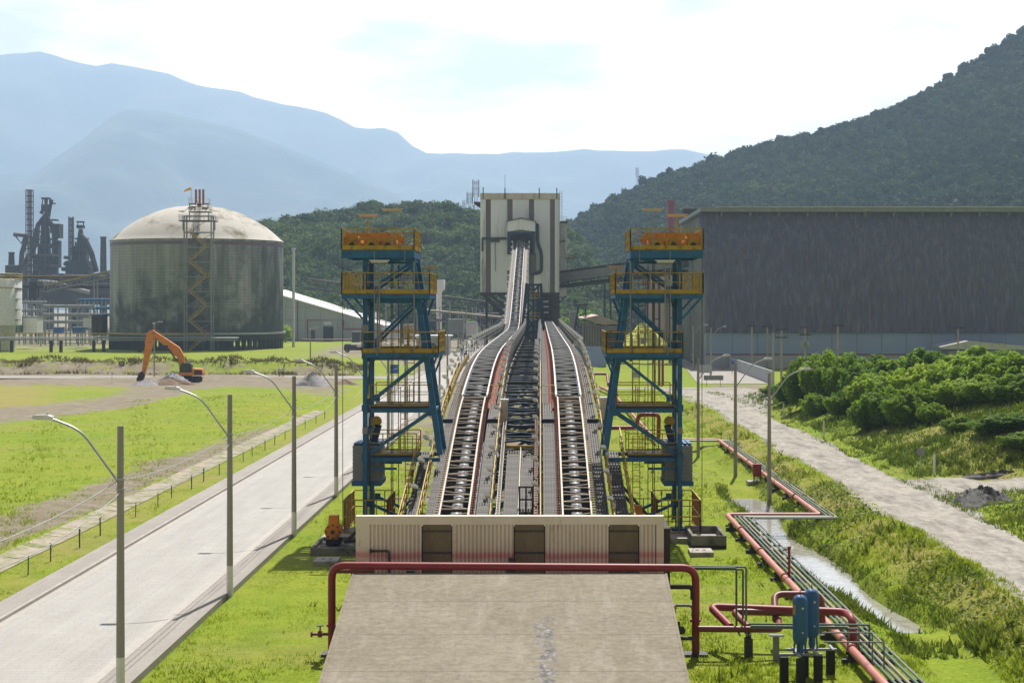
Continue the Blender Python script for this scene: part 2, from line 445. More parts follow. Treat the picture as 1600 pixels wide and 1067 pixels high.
# gravel road on the right
rl = 21.5 + .35*np.sin(GY*.17) + .2*np.sin(GY*.5); rr_ = 27.0 + .4*np.sin(GY*.13+1) + .2*np.sin(GY*.41)
fl = sst(185, 215, GY)
grav = np.where((GX > rl - 1.0*fl) & (GX < rr_ + 9*fl) & (GY < 262) & (GY > 20), 1.0, 0.0)
grav = np.where((GX > 26) & (GX < 60) & (np.abs(GY-(109.0-.05*(GX-27))) < 4.6-.12*np.clip(GX-27,0,14)), 1.0, grav)
dry = np.maximum(dry, .75*((GX > 17.8) & (GX < 21.6) & (GY < 200)))
dry = np.maximum(dry, .55*((GX > -28.6) & (GX < -25) & (GY < 330)))
dry = np.maximum(dry, .9*((np.abs(GY-321) < 7) & (GX < -40) & (GX > -180)))
far = (GY > 520) & (GX > -75)
dirt = np.maximum(dirt, .75*far); dirt = np.maximum(dirt, .75*((GY > 720)))
dirt = np.maximum(dirt, .7*((GY > 470) & (GX < -140)))
dirt = np.maximum(dirt, .8*((GY > 415) & (GX > -70) & (GX < 400)))
def blur(a, n, kx=1, ky=1):
    for _ in range(n):
        p = np.pad(a, ((ky,ky),(kx,kx)), 'edge')
        a = sum(p[j:j+a.shape[0], i:i+a.shape[1]] for j in range(2*ky+1) for i in range(2*kx+1))/((2*ky+1)*(2*kx+1))
    return a
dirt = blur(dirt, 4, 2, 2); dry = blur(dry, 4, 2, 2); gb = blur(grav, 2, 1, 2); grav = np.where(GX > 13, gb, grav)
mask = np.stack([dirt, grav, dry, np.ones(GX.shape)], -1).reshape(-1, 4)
ny, nx = GX.shape
idx = np.arange(ny*nx).reshape(ny, nx)
Fq = np.stack([idx[:-1,:-1], idx[:-1,1:], idx[1:,1:], idx[1:,:-1]], -1).reshape(-1, 4)

def ground_material():
    m = bpy.data.materials.new('ground_cover'); nt, N, L = nodes(m)
    b = N['Principled BSDF']; b.inputs['Roughness'].default_value = .95; b.inputs['Specular IOR Level'].default_value = .15
    ge = N.new('ShaderNodeNewGeometry'); at_ = N.new('ShaderNodeAttribute'); at_.attribute_name = 'mask'
    sp = N.new('ShaderNodeSeparateColor'); L.new(at_.outputs['Color'], sp.inputs[0])
    def noise(s, det=5, rough=.6, sc=(1,1,1)):
        mp = N.new('ShaderNodeMapping'); mp.inputs['Scale'].default_value = sc; L.new(ge.outputs['Position'], mp.inputs['Vector'])
        n = N.new('ShaderNodeTexNoise'); n.inputs['Scale'].default_value = s; n.inputs['Detail'].default_value = det; n.inputs['Roughness'].default_value = rough
        L.new(mp.outputs['Vector'], n.inputs['Vector']); return n.outputs['Fac']
    def ramp(f, *st):
        r = N.new('ShaderNodeValToRGB'); e = r.color_ramp.elements
        e[0].position, e[1].position = st[0][0], st[-1][0]; e[0].color = (*st[0][1],1); e[1].color = (*st[-1][1],1)
        for p, c in st[1:-1]: k = e.new(p); k.color = (*c,1)
        L.new(f, r.inputs['Fac']); return r.outputs['Color']
    def mix(f, a, c):
        x = N.new('ShaderNodeMix'); x.data_type = 'RGBA'; L.new(f, x.inputs[0]); L.new(a, x.inputs[6]); L.new(c, x.inputs[7]); return x.outputs[2]
    def ma(op, a, c, d=None):
        x = N.new('ShaderNodeMath'); x.operation = op
        for i, q in enumerate((a, c, d)):
            if q is None: continue
            if isinstance(q, (int, float)): x.inputs[i].default_value = q
            else: L.new(q, x.inputs[i])
        return x.outputs[0]
    def edge(mk_, ns, amt=.9, lo=.42, hi=.58):
        v = ma('ADD', mk_, ma('MULTIPLY', ma('SUBTRACT', ns, .5), amt))
        r = N.new('ShaderNodeMapRange'); r.interpolation_type = 'SMOOTHSTEP'; r.inputs[1].default_value = lo; r.inputs[2].default_value = hi
        L.new(v, r.inputs[0]); return r.outputs[0]
    nb = noise(.05, 4); nm = noise(.55, 6, .65); nf = noise(6.0, 4, .7); nw = noise(.22, 5, .6)
    grass = ramp(nm, (.30, (.125,.185,.009)), (.46, (.185,.255,.012)), (.60, (.24,.29,.016)), (.74, (.29,.275,.04)))
    broad = ramp(nb, (.34, (.15,.24,.010)), (.66, (.275,.285,.024)))
    grass = mix(ma('MULTIPLY', nf, .0), grass, broad)
    mixb = N.new('ShaderNodeMix'); mixb.data_type = 'RGBA'; mixb.inputs[0].default_value = .45
    L.new(grass, mixb.inputs[6]); L.new(broad, mixb.inputs[7]); grass = mixb.outputs[2]
    fine = ramp(nf, (.28, (.42,.44,.4)), (.6, (1.08,1.08,1.08)))
    mul = N.new('ShaderNodeMix'); mul.data_type = 'RGBA'; mul.blend_type = 'MULTIPLY'; mul.inputs[0].default_value = .7
    L.new(grass, mul.inputs[6]); L.new(fine, mul.inputs[7]); grass = mul.outputs[2]
    pt = noise(.11, 6, .68, (.55,1,1))
    rp = N.new('ShaderNodeMapRange'); rp.inputs[1].default_value=.50; rp.inputs[2].default_value=.66; rp.inputs[4].default_value=.5; L.new(pt, rp.inputs[0])
    olive = ramp(nm, (.3, (.17,.16,.045)), (.6, (.27,.235,.07)), (.75, (.20,.20,.035)))
    grass = mix(rp.outputs[0], grass, olive)
    dryc = ramp(nm, (.3, (.215,.205,.045)), (.55, (.275,.22,.075)), (.72, (.25,.175,.09)))
    grass = mix(ma('MULTIPLY', edge(sp.outputs[2], nw, 1.1, .3, .9), .8), grass, dryc)
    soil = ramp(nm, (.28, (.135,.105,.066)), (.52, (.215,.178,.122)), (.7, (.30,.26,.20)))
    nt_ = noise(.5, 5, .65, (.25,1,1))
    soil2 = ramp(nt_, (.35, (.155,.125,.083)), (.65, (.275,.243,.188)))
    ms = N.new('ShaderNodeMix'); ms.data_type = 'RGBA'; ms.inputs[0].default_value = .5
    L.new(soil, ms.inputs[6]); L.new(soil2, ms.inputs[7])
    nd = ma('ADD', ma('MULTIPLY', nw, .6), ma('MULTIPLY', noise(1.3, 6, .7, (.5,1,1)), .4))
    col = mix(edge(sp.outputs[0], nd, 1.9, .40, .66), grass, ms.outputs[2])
    ng = noise(.8, 7, .7, (1,.28,1)); ng2 = noise(2.6, 5, .7, (1,.5,1))
    gv = ramp(ng, (.30, (.18,.163,.142)), (.46, (.315,.29,.252)), (.60, (.40,.37,.32)), (.72, (.35,.295,.225)))
    gv2 = ramp(ng2, (.3, (.6,.6,.62)), (.6, (1.05,1.05,1.05)))
    mg = N.new('ShaderNodeMix'); mg.data_type = 'RGBA'; mg.blend_type = 'MULTIPLY'; mg.inputs[0].default_value = .8
    L.new(gv, mg.inputs[6]); L.new(gv2, mg.inputs[7])
    col = mix(edge(sp.outputs[1], nm, .8), col, mg.outputs[2])
    L.new(col, b.inputs['Base Color'])
    bu = N.new('ShaderNodeBump'); bu.inputs['Distance'].default_value = .16; bu.inputs['Strength'].default_value = .9
    hh = ma('ADD', ma('MULTIPLY', nf, .6), ma('MULTIPLY', nm, 1.2)); L.new(hh, bu.inputs['Height'])
    L.new(bu.outputs['Normal'], b.inputs['Normal'])
    return m
M['ground'] = ground_material()
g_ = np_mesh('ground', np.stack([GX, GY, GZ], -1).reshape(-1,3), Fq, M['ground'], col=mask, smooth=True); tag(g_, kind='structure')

# water standing in the ditch
def water():
    m = bpy.data.materials.new('ditch_water'); nt, N, L = nodes(m); b = N['Principled BSDF']
    b.inputs['Base Color'].default_value = (.30,.285,.24,1); b.inputs['Roughness'].default_value = .09; b.inputs['Specular IOR Level'].default_value = .8
    ge = N.new('ShaderNodeNewGeometry'); n = N.new('ShaderNodeTexNoise'); n.inputs['Scale'].default_value = 2.4; n.inputs['Detail'].default_value = 5
    L.new(ge.outputs['Position'], n.inputs['Vector'])
    cr = N.new('ShaderNodeValToRGB'); cr.color_ramp.elements[0].position=.35; cr.color_ramp.elements[1].position=.68
    cr.color_ramp.elements[0].color=(.27,.255,.215,1); cr.color_ramp.elements[1].color=(.38,.365,.32,1)
    L.new(n.outputs['Fac'], cr.inputs['Fac']); L.new(cr.outputs['Color'], b.inputs['Base Color'])
    bu = N.new('ShaderNodeBump'); bu.inputs['Distance'].default_value = .02; bu.inputs['Strength'].default_value=.5; L.new(n.outputs['Fac'], bu.inputs['Height']); L.new(bu.outputs['Normal'], b.inputs['Normal'])
    return m
M['water'] = water()
wb = MB()
for y0, y1, zz in ((66.5, 118.5, -.62),):
    rows = []
    for k in range(31):
        yy = y0+(y1-y0)*k/30; xx = float(ditch_x(np.array([yy]))[0]); rows.append([(xx-2.2, yy, zz), (xx+2.2, yy, zz)])
    wb.grid(rows)
tag(wb.build('water', M['water']), kind='structure')

# ------------------------------------------------------------------ paved road on the left
def slab_mat(name, c1, c2, joint, jw=.012):
    m = bpy.data.materials.new(name); nt, N, L = nodes(m); b = N['Principled BSDF']; b.inputs['Roughness'].default_value = .85
    ge = N.new('ShaderNodeNewGeometry')
    mp = N.new('ShaderNodeMapping'); mp.inputs['Scale'].default_value = (1,.22,1); L.new(ge.outputs['Position'], mp.inputs['Vector'])
    n = N.new('ShaderNodeTexNoise'); n.inputs['Scale'].default_value = .7; n.inputs['Detail'].default_value = 8; n.inputs['Roughness'].default_value=.65
    L.new(mp.outputs['Vector'], n.inputs['Vector'])
    n2 = N.new('ShaderNodeTexNoise'); n2.inputs['Scale'].default_value = 9; n2.inputs['Detail'].default_value = 4; L.new(ge.outputs['Position'], n2.inputs['Vector'])
    cr = N.new('ShaderNodeValToRGB'); cr.color_ramp.elements[0].position=.3; cr.color_ramp.elements[1].position=.7
    cr.color_ramp.elements[0].color=(*c1,1); cr.color_ramp.elements[1].color=(*c2,1); L.new(n.outputs['Fac'], cr.inputs['Fac'])
    br = N.new('ShaderNodeTexBrick'); br.offset = .5; br.inputs['Scale'].default_value = 1.0
    br.inputs['Brick Width'].default_value = joint[0]; br.inputs['Row Height'].default_value = joint[1]; br.inputs['Mortar Size'].default_value = jw; br.inputs['Mortar Smooth'].default_value = .3
    br.inputs['Color1'].default_value=(1,1,1,1); br.inputs['Color2'].default_value=(.93,.93,.93,1); br.inputs['Mortar'].default_value=(.62,.6,.56,1)
    L.new(ge.outputs['Position'], br.inputs['Vector'])
    f = N.new('ShaderNodeMix'); f.data_type='RGBA'; f.blend_type='MULTIPLY'; f.inputs[0].default_value=.8
    L.new(cr.outputs['Color'], f.inputs[6]); L.new(br.outputs['Color'], f.inputs[7])
    mw = N.new('ShaderNodeMapping'); mw.inputs['Scale'].default_value = (1.1,.015,1); L.new(ge.outputs['Position'], mw.inputs['Vector'])
    nw_ = N.new('ShaderNodeTexNoise'); nw_.inputs['Scale'].default_value = 1.0; nw_.inputs['Detail'].default_value = 5; L.new(mw.outputs['Vector'], nw_.inputs['Vector'])
    cw = N.new('ShaderNodeValToRGB'); cw.color_ramp.elements[0].position=.36; cw.color_ramp.elements[1].position=.6; cw.color_ramp.elements[0].color=(.93,.925,.92,1); cw.color_ramp.elements[1].color=(1.03,1.03,1.03,1); L.new(nw_.outputs['Fac'], cw.inputs['Fac'])
    f2 = N.new('ShaderNodeMix'); f2.data_type='RGBA'; f2.blend_type='MULTIPLY'; f2.inputs[0].default_value=.9; L.new(f.outputs[2], f2.inputs[6]); L.new(cw.outputs['Color'], f2.inputs[7]); f = f2
    g = N.new('ShaderNodeMix'); g.data_type='RGBA'; g.blend_type='OVERLAY'; g.inputs[0].default_value=.25
    L.new(f.outputs[2], g.inputs[6]); L.new(n2.outputs['Fac'], g.inputs[7])
    L.new(g.outputs[2], b.inputs['Base Color']); return m
M['road'] = slab_mat('road_paving', (.31,.295,.272), (.375,.36,.335), (.9,.45))
M['walk'] = slab_mat('sidewalk_concrete', (.30,.272,.24), (.245,.222,.195), (2.0,2.0), .02)
M['kerb'] = slab_mat('kerb_concrete', (.42,.39,.35), (.34,.315,.285), (1.0,1.0), .02)
tag(MB().box(-23.9,-16.45,5,326,-.25,0).build('road', M['road']), kind='structure')
tag(MB().box(-25.35,-24.06,5,326,-.25,.135).build('sidewalk', M['walk']), kind='structure')
tag(MB().box(-16.29,-15.1,5,326,-.25,.130).build('sidewalk', M['walk']), kind='structure')
tag(MB().box(-24.06,-23.9,5,326,-.25,.155).build('kerb', M['kerb']), kind='structure')
tag(MB().box(-16.45,-16.29,5,326,-.25,.150).build('kerb', M['kerb']), kind='structure')
tag(MB().box(-23.897,-23.45,5,326,-.1,.004).box(-16.9,-16.453,5,326,-.1,.004).build('road_gutter', M['kerb']), kind='structure')
# far end of the road and the cross street
tag(MB().quad((-110,296,.09),(-23.9,296,.02),(-23.9,306,.02),(-110,306,.09)).build('cross_street', M['walk']), kind='structure')
r2 = MB().quad((-24.5,326,.01),(-16.2,326,.01),(-19,760,.05),(-31,760,.05))
tag(r2.build('far_road', M['walk']), kind='structure')
# stepped concrete gutter at the edge of the field
db = MB(); rows = []
y = 60.0; i = 0
while y < 205:
    zt = .025 if i % 2 else .0
    db.quad((-30.4,y,.03),(-29.35,y,-.13+zt),(-29.35,y+1.98,-.13+zt*.3),(-30.4,y+1.98,.03))
    db.quad((-29.35,y,-.13+zt),(-28.35,y,.02),(-28.35,y+1.98,.02),(-29.35,y+1.98,-.13+zt*.3))
    y += 2.0; i += 1
M['gutter'] = mk('gutter_concrete', (.37,.32,.255), (.25,.205,.15), .9, .9, c3=(.15,.18,.04), s3=.55, t3=.53, bump=.02)
tag(db.build('concrete_drain', M['gutter']), kind='structure')
# right-hand side road to the shed
sr = MB(); z = .07
A = [gr(*p) for p in ((1020,598),(1208,598),(1160,575),(1128,562),(1106,551),(1098,545))]
Bq = [gr(*p) for p in ((1020,603),(1215,601))]
sr.v += [tuple(Vector((p.x,p.y,z))) for p in (gr(1090,600),gr(1208,600),gr(1150,573),gr(1118,557),gr(1095,545),gr(1058,545),gr(1060,566),gr(1075,580))]
sr.f.append((0,1,2,3,4,5,6,7))
tag(sr.build('side_road', M['walk']), kind='structure')
tag(MB().quad((9,258,.05),(34,258,.05),(34,262,.05),(9,262,.05)).build('footpath', M['walk']), kind='structure')
# ------------------------------------------------------------------ pipe conveyors
KL = np.array([(70,-.7),(74,.2),(80,1.5),(85,2.55),(98,5.34),(105,6.7),(111,7.4),(119,8.25),(128,9.0),(140,9.5),(155,9.75),(200,9.8),(258,9.85),(276,10.15),(288,11.3),(300,13.3),(384,30.2),(392,31.8)])
KR = np.array([(70,-.7),(74,.2),(80,1.5),(85,2.55),(98,5.34),(105,6.7),(111,7.4),(119,8.25),(128,9.0),(140,9.5),(155,9.75),(200,9.8),(360,10.1),(420,10.2)])
def smooth_prof(K):
    yy = np.arange(60, 430, .5); zz = np.interp(yy, K[:,0], K[:,1])
    k = np.ones(15)/15; zs = np.convolve(np.pad(zz, 7, 'edge'), k, 'valid')
    return lambda y: float(np.interp(y, yy, zs))
zL, zR = smooth_prof(KL), smooth_prof(KR)
def ysam(a, b, st=1.5):
    n = max(1, int(round((b-a)/st))); return [a+(b-a)*i/n for i in range(n+1)]
def run(x, a, b, zf, dz=0.0, st=1.5): return [(x, y, zf(y)+dz) for y in ysam(a, b, st)]

def railing(mb, x, a, b, zf, dz, hgt=1.05, post=1.5, toe=True, r=.032):
    """handrail with mid rail, posts and toe plate following the deck"""
    mb.strip(run(x, a, b, zf, dz+hgt), r*2, r*2); mb.strip(run(x, a, b, zf, dz+hgt*.52), r*1.5, r*1.5)
    if toe: mb.strip(run(x, a, b, zf, dz+.08), .012, .15)
    y = a
    while y <= b:
        z = zf(y)+dz; mb.box(x-.03, x+.03, y-.03, y+.03, z-.05, z+hgt); y += post
    return mb
def grating(mb, x0, x1, a, b, zf, dz, bars=5):
    w = (x1-x0)/bars
    for i in range(bars): mb.strip(run(x0+w*(i+.5), a, b, zf, dz), w*.60, .03)
    y = a
    while y < b:
        z = zf(y)+dz; mb.box(x0, x1, y-.05, y+.05, z-.045, z-.017); y += 1.1
    return mb
def walkway(parent, x0, x1, a, b, zf, dz):
    deck = grating(MB(), x0, x1, a, b, zf, dz).build('walkway_deck', M['grating'], parent)
    MB().strip(run((x0+x1)/2, a, b, zf, dz-.14), x1-x0-.02, .03).build('gap_shade_sheet', M['dark'], deck)  # dark sheet added below the bars so the grating gaps look shaded
    return deck

def conveyor(cx, zf, a, b, label, side):
    t = thing('belt_conveyor', label, 'conveyor', (cx, a, 0))
    def hw(y): return .80 if y < 111.2 else .90
    for s in (-1, 1):
        for (p, q, mat) in ((a, 111.2, 'beige'), (111.2, b, 'rail_white')):
            MB().strip([(cx+s*hw(p+.01), y, zf(y)) for y in ysam(p, q)], .10 if p < 111 else .12, .10).build('cover_rail', M[mat], t)
        # ladder-like cable tray rungs hung outside each rail
        tr = MB()
        for off in (.13, .26): tr.strip([(cx+s*(hw(y)+off), y, zf(y)-.12) for y in ysam(a, b)], .025, .09)
        y = a
        while y < min(b, 330):
            tr.box(*(sorted((cx+s*(hw(y)+.06), cx+s*(hw(y)+.30)))), y-.035, y+.035, zf(y)-.09, zf(y)-.02); y += .42 if y < 150 else .8
        tr.build('cable_tray', M['rust'] if s == (1 if side < 0 else -1) else M['beige'], t)
    for (p, q, mat) in ((a, 111.2, 'beige'), (111.2, b, 'rail_white')):
        lc = MB(); y = p; i = 0; st = 1.2 if p < 111 else 2.1
        while y < q-.2:
            w = hw(y); z = zf(y)+.005; y2 = min(y+st, q)
            z2 = zf(y2)+.005
            lc.beam((cx-w, y, z), (cx+w, y, z), .075 if y < 111 else .10, .06 if y < 150 or y > 280 else .02)
            s = 1 if i % 2 else -1
            lc.beam((cx-s*w, y, z), (cx+s*w, (y+y2)/2, (z+z2)/2), .06 if y < 111 else .085, .05); lc.beam((cx+s*w, (y+y2)/2, (z+z2)/2), (cx-s*w, y2, z2), .05, .045) if y > 111 else None
            if i % 3 == 0: lc.cbox((cx-s*(w-.1), y, z+.03), .2, .2, .02)
            y = y2; i += 1
            if y > 150: st = 5.0 if y < 270 else 2.6
        lc.build('cover_lacing', M[mat], t)
    # idler panels that carry the rolled belt
    ip = MB(); y = a+.4
    while y < b-1:
        z = zf(y)
        ip.box(cx-.72, cx+.72, y-.03, y+.03, z-.46, z-.30)
        ip.box(cx-.72, cx-.36, y-.03, y+.03, z-1.5, z-.46); ip.box(cx+.36, cx+.72, y-.03, y+.03, z-1.5, z-.46)
        ip.box(cx-.36, cx+.36, y-.03, y+.03, z-1.62, z-1.42)
        y += 1.44
    ip.build('idler_panels', M['black'], t)
    MB().tube([(cx+.03, y, zf(y)-.86) for y in ysam(a, b, 2.0)], .32, 14).build('carrying_belt', M['belt'], t, smooth=True)
    MB().tube([(cx, y, zf(y)-1.9) for y in ysam(a, b, 3.0)], .30, 10).build('return_belt', M['black'], t, smooth=True)
    gd = MB()
    for s in (-1, 1):
        gd.strip(run(cx+s*.82, a, b, zf, -2.35), .16, .16)
        gd.strip(run(cx+s*.82, a, b, zf, -.22), .08, .14)
        y = a; i = 0
        while y < b-1.6:
            gd.beam((cx+s*.82, y, zf(y)-2.35), (cx+s*.82, y, zf(y)-.2), .07); 
            if i % 2: gd.beam((cx+s*.82, y, zf(y)-2.35), (cx+s*.82, y+1.5, zf(y+1.5)-.2), .06)
            else: gd.beam((cx+s*.82, y, zf(y)-.2), (cx+s*.82, y+1.5, zf(y+1.5)-2.35), .06)
            y += 1.5; i += 1
    gd.strip(run(cx, a, b, zf, -2.2), 1.5, .03)
    gd.build('lattice_girder', M['navy'], t)
    return t

M['railgrey'] = mk('dusty_rail_steel', (.13,.125,.118), (.09,.085,.08), .6, .7)
M['deckgrey'] = mk('dusty_deck_plate', (.25,.235,.215), (.19,.178,.16), .5, .8)
X_L, X_R = -4.77, 2.055
CL = conveyor(X_L, zL, 76, 386, 'left pipe conveyor that climbs at its far end into the white transfer tower', -1)
CR = conveyor(X_R, zR, 76, 400, 'right pipe conveyor that stays level and runs under the transfer tower', 1)
# walkways beside the two conveyors
DZ = -.42
walkway(CL, -6.45, -5.78, 78, 386, zL, DZ); walkway(CL, -3.62, -2.85, 78, 111, zL, DZ); walkway(CL, -3.12, -2.80, 111, 386, zL, DZ)
walkway(CR, .15, .98, 78, 111, zR, DZ); walkway(CR, .12, .58, 111, 400, zR, DZ); walkway(CR, 3.15, 3.88, 78, 330, zR, DZ)
MB().strip(run(-6.22, 286, 386, zL, DZ-.06), 1.06, .05).build('upper_deck', M['deckgrey'], CL); MB().strip(run(-3.22, 286, 386, zL, DZ-.06), 1.16, .05).build('upper_deck', M['deckgrey'], CL)
walkway(CL, -7.55, -6.80, 79, 97.5, zL, DZ-.1); walkway(CR, 4.15, 5.0, 79, 97.5, zR, DZ-.1)
for x, a, b, zf, par in ((-6.66,78,126,zL,CL), (-7.66,79,99,zL,CL), (-2.72,78,126,zL,CL), (.02,78,126,zR,CR), (4.02,78,126,zR,CR), (5.12,79,99,zR,CR)):
    railing(MB(), x, a, b, zf, DZ, toe=True).build('handrail', M['yellow'], par)
for x, a, b, zf, par in ((-6.66,126,384,zL,CL), (-2.72,126,384,zL,CL), (.02,126,398,zR,CR), (4.02,126,330,zR,CR)):
    railing(MB(), x, a, b, zf, DZ, post=4.4, toe=False).build('handrail', M['railgrey'], par)
# toe sheets painted yellow along the outer edges past the gates
for x, zf, par in ((-6.60, zL, CL), (3.96, zR, CR)):
    MB().strip(run(x, 112, 142, zf, DZ+.26), .02, .5).build('side_sheet', M['yellow'], par)
# rust coloured fire pipes and trays between each conveyor and its inner walkway
for x, zf, par, s in ((-3.70, zL, CL, 1), (.98, zR, CR, -1)):
    m = MB()
    for k in range(6): m.tube(run(x+s*.075*k, 108, 288 if s > 0 else 380, zf, -.22-.13*k+.05*(k%2), 3.0), .065, 6)
    m.strip(run(x-s*.04, 112, 284 if s > 0 else 380, zf, -.55), .02, .7)
    m.build('fire_pipe_bank', M['rust'], par)
# gates across the walkways with their dark blue thresholds
for x0, x1, zf, par in ((-6.62,-5.72,zL,CL), (-3.66,-2.76,zL,CL), (.06,1.05,zR,CR), (3.10,3.98,zR,CR)):
    y = 111.3; z = zf(y)+DZ
    g = MB().tube(fillet([(x0,y,z),(x0,y,z+1.25),(x1,y,z+1.25),(x1,y,z)], .12), .03, 6).tube([(x0,y,z+.65),(x1,y,z+.65)], .025, 6)
    g.build('gate_frame', M['yellow'], par)
    y = 104.2; z = zf(y)+DZ
    MB().box(x0, x1, y-.05, y+.05, z-.02, z+.26).build('threshold', M['navy'], par)
for cx, zf, par in ((X_L, zL, CL), (X_R, zR, CR)):
    MB().beam((cx-1.0, 111.2, zf(111.2)+.12), (cx+1.0, 111.2, zf(111.2)+.12), .07, .07).build('cross_bar', M['dark'], par)

# centre service walkway, with steel gate and end rail
cw = thing('service_walkway', 'short grated service walkway between the two conveyors with a dark steel gate', 'walkway', (-1.2,76,0))
walkway(cw, -2.12, -1.28, 77, 98.2, zL, -.55); walkway(cw, -1.2, -.42, 87.2, 98.2, zL, -.55)
MB().strip(run(-1.24, 77, 98.2, zL, -.42), .06, .12).build('centre_kerb', M['beige'], cw)
for x in (-2.36, -.24):
    k = MB()
    for o in (-.09, .09): k.strip(run(x+o, 77, 104, zL, -.05), .03, .08)
    y = 77
    while y < 104: k.box(x-.09, x+.09, y-.04, y+.04, zL(y)-.06, zL(y)-.02); y += .42
    k.build('cable_ladder', M['beige'] if x < -1 else M['rust'], cw)
    MB().strip(run(x, 77, 104, zL, -.42), .2, .5).build('side_stringer', M['dark'], cw)
y = 98.3; z = zL(y)-.5
g = MB()
for zz in (z+.1, z+.62, z+1.15): g.beam((-2.2,y,zz),(-.35,y,zz), .05 if zz > z+.2 else .2)
for x in (-2.2,-.35): g.box(x-.04,x+.04,y-.04,y+.04,z,z+1.2)
g.build('end_rail', M['yellow'], cw)
y = 86.9; z = zL(y)-.5
g = MB()
for x in (-1.17,-.8,-.44): g.box(x-.05,x+.05,y-.04,y+.04,z-.3,z+1.35)
for zz in (z-.15,z+.6,z+1.3): g.box(-1.12,-.49,y-.035,y+.035,zz-.05,zz+.05)
g.build('steel_gate', M['dark'], cw)
g = MB().tube([(-1.05,96.5,zL(96.5)-.45),(-.9,97.0,zL(97)-.42),(-.7,97.2,zL(97.2)-.36),(-.5,97.0,zL(97)-.44),(-.42,97.6,zL(97.6)-.42),(-1.1,97.9,zL(97.9)-.4)], .06, 6)
tag(g.build('coiled_hose', M['black']), 'black hose lying coiled at the top of the service walkway', 'hose')

# control cabinets at the gates
def cabinet(x, y, zf, label):
    z = zf(y)+DZ
    t = thing('control_cabinet', label, 'cabinet', (x,y,z))
    MB().box(x-.24,x+.24,y-.25,y+.25,z+.1,z+1.55).build('cabinet_body', M['beige'], t)
    MB().box(x-.28,x+.28,y-.3,y+.3,z+1.55,z+1.66).build('cabinet_roof', M['white'], t)
    MB().box(x+.243,x+.30,y-.24,y+.24,z+.05,z+1.54).build('side_panel', M['blue'], t)
    MB().box(x-.20,x-.14,y-.28,y-.252,z+.75,z+.95).build('handle', M['dark'], t)
    MB().box(x-.2,x+.2,y-.2,y+.2,z-.5,z+.1).build('plinth', M['dark'], t)
cabinet(-2.42, 104.0, zL, 'cream control cabinet with blue side beside the left conveyor')
cabinet(4.32, 104.6, zR, 'cream control cabinet with blue side beside the right conveyor')

M['headwhite'] = mk('white_lamp_housing', (.84,.84,.83), (.76,.76,.75), 2.0, .45)
# walkway floodlights: four rows
fl = thing('walkway_lamp', '', 'lamp')
MB().tube([(0,0,-.9),(0,0,.75)], .03, 6).tube([(0,0,.55),(.14,-.05,.72),(.30,-.10,.80)], .025, 6).build('lamp_post', M['galv'], fl)
h_ = MB(); h_.beam((.22,.06,.80),(.34,-.52,.98),.26,.17).beam((.24,.12,.76),(.22,.02,.80),.12,.12).build('lamp_head', M['headwhite'], fl)
MB().cbox((.05,-.08,.45),.18,.16,.22).build('ballast_box', M['lampgrey'], fl)
fs = thing('walkway_lamp', '', 'lamp')
o_ = MB().tube([(0,0,-.5),(0,0,.9)], .045, 6).build('lamp_post', M['galv'], fs)
MB().beam((-.02,.12,.86),(.1,-.34,1.02),.30,.22).build('lamp_head', M['headwhite'], fs)
used = [False, False]
def lamp_row(x, zf, y0, y1, st, desc, grp, flip, st2=7.5):
    y = y0; i = 0
    while y < y1:
        k = 0 if y < 150 else 1
        n = place((fl, fs)[k], used[k], (x, y+.3*math.sin(i*2.1), zf(y)+DZ+.55), '%s small white floodlight %s' % (ordn(i), desc), 0.0, grp)
        if flip: n.scale = (-1,1,1)
        used[k] = True; i += 1
        y += st if y < 150 else st2
lamp_row(-6.78, zL, 86.5, 382, 4.6, "on the left conveyor's outer railing", 'floodlights along the left outer railing', True)
lamp_row(-2.66, zL, 85.0, 382, 4.4, "on the left conveyor's inner railing", 'floodlights along the left inner railing', True)
lamp_row(-.04, zR, 87.0, 330, 4.4, "on the right conveyor's inner railing", 'floodlights along the right inner railing', False)
lamp_row(4.12, zR, 84.5, 330, 4.6, "on the right conveyor's outer railing", 'floodlights along the right outer railing', False)
for x, y, zf, lb in ((-7.62, 91.2, zL, 'red emergency switch box on the left outer handrail near the wall'), (-6.7, 113.5, zL, 'small red switch box on the yellow sheet left of the left conveyor')):
    z = zf(y)+DZ
    t = thing('switch_box', lb, 'switch box', (x,y,z)); MB().box(x-.12,x+.12,y-.14,y-.035,z+.45,z+.85).build('box', M['red'], t); MB().tube([(x,y-.05,z),(x,y-.05,z+.5)], .02, 6).build('conduit', M['galv'], t)

# trestles under the galleries
def trestle(y, z_top, label, full=True, mat='blue'):
    t = thing('conveyor_trestle', label, 'trestle', (-1.36,y,0), 'steel trestles under the conveyors')
    for k, x in enumerate((-5.7,-3.8,1.1,3.0)):
        MB().beam((x,y-.9,0),(x,y-.9,z_top), .26).build('leg', M[mat], t)
        MB().beam((x,y+.9,0),(x,y+.9,z_top), .26).build('leg', M[mat], t)
    cb = MB(); br = MB()
    for yy in (y-.9, y+.9):
        cb.beam((-6.6,yy,z_top+.1),(4.0,yy,z_top+.1), .22, .25)
        n = max(1, int(z_top/2.6)); hgt = z_top/n
        for i in range(n):
            br.beam((-3.8,yy,i*hgt),(1.1,yy,(i+1)*hgt), .16); br.beam((1.1,yy+.02,i*hgt),(-3.8,yy+.02,(i+1)*hgt), .16)
            br.beam((-5.7,yy,i*hgt),(-3.8,yy,(i+1)*hgt), .1); br.beam((3.0,yy,i*hgt),(1.1,yy,(i+1)*hgt), .1)
            br.beam((-5.7,yy+.02,(i+1)*hgt),(3.0,yy+.02,(i+1)*hgt), .14)
    cb.build('cap_beam', M['navy'], t); br.build('cross_bracing', M[mat], t)
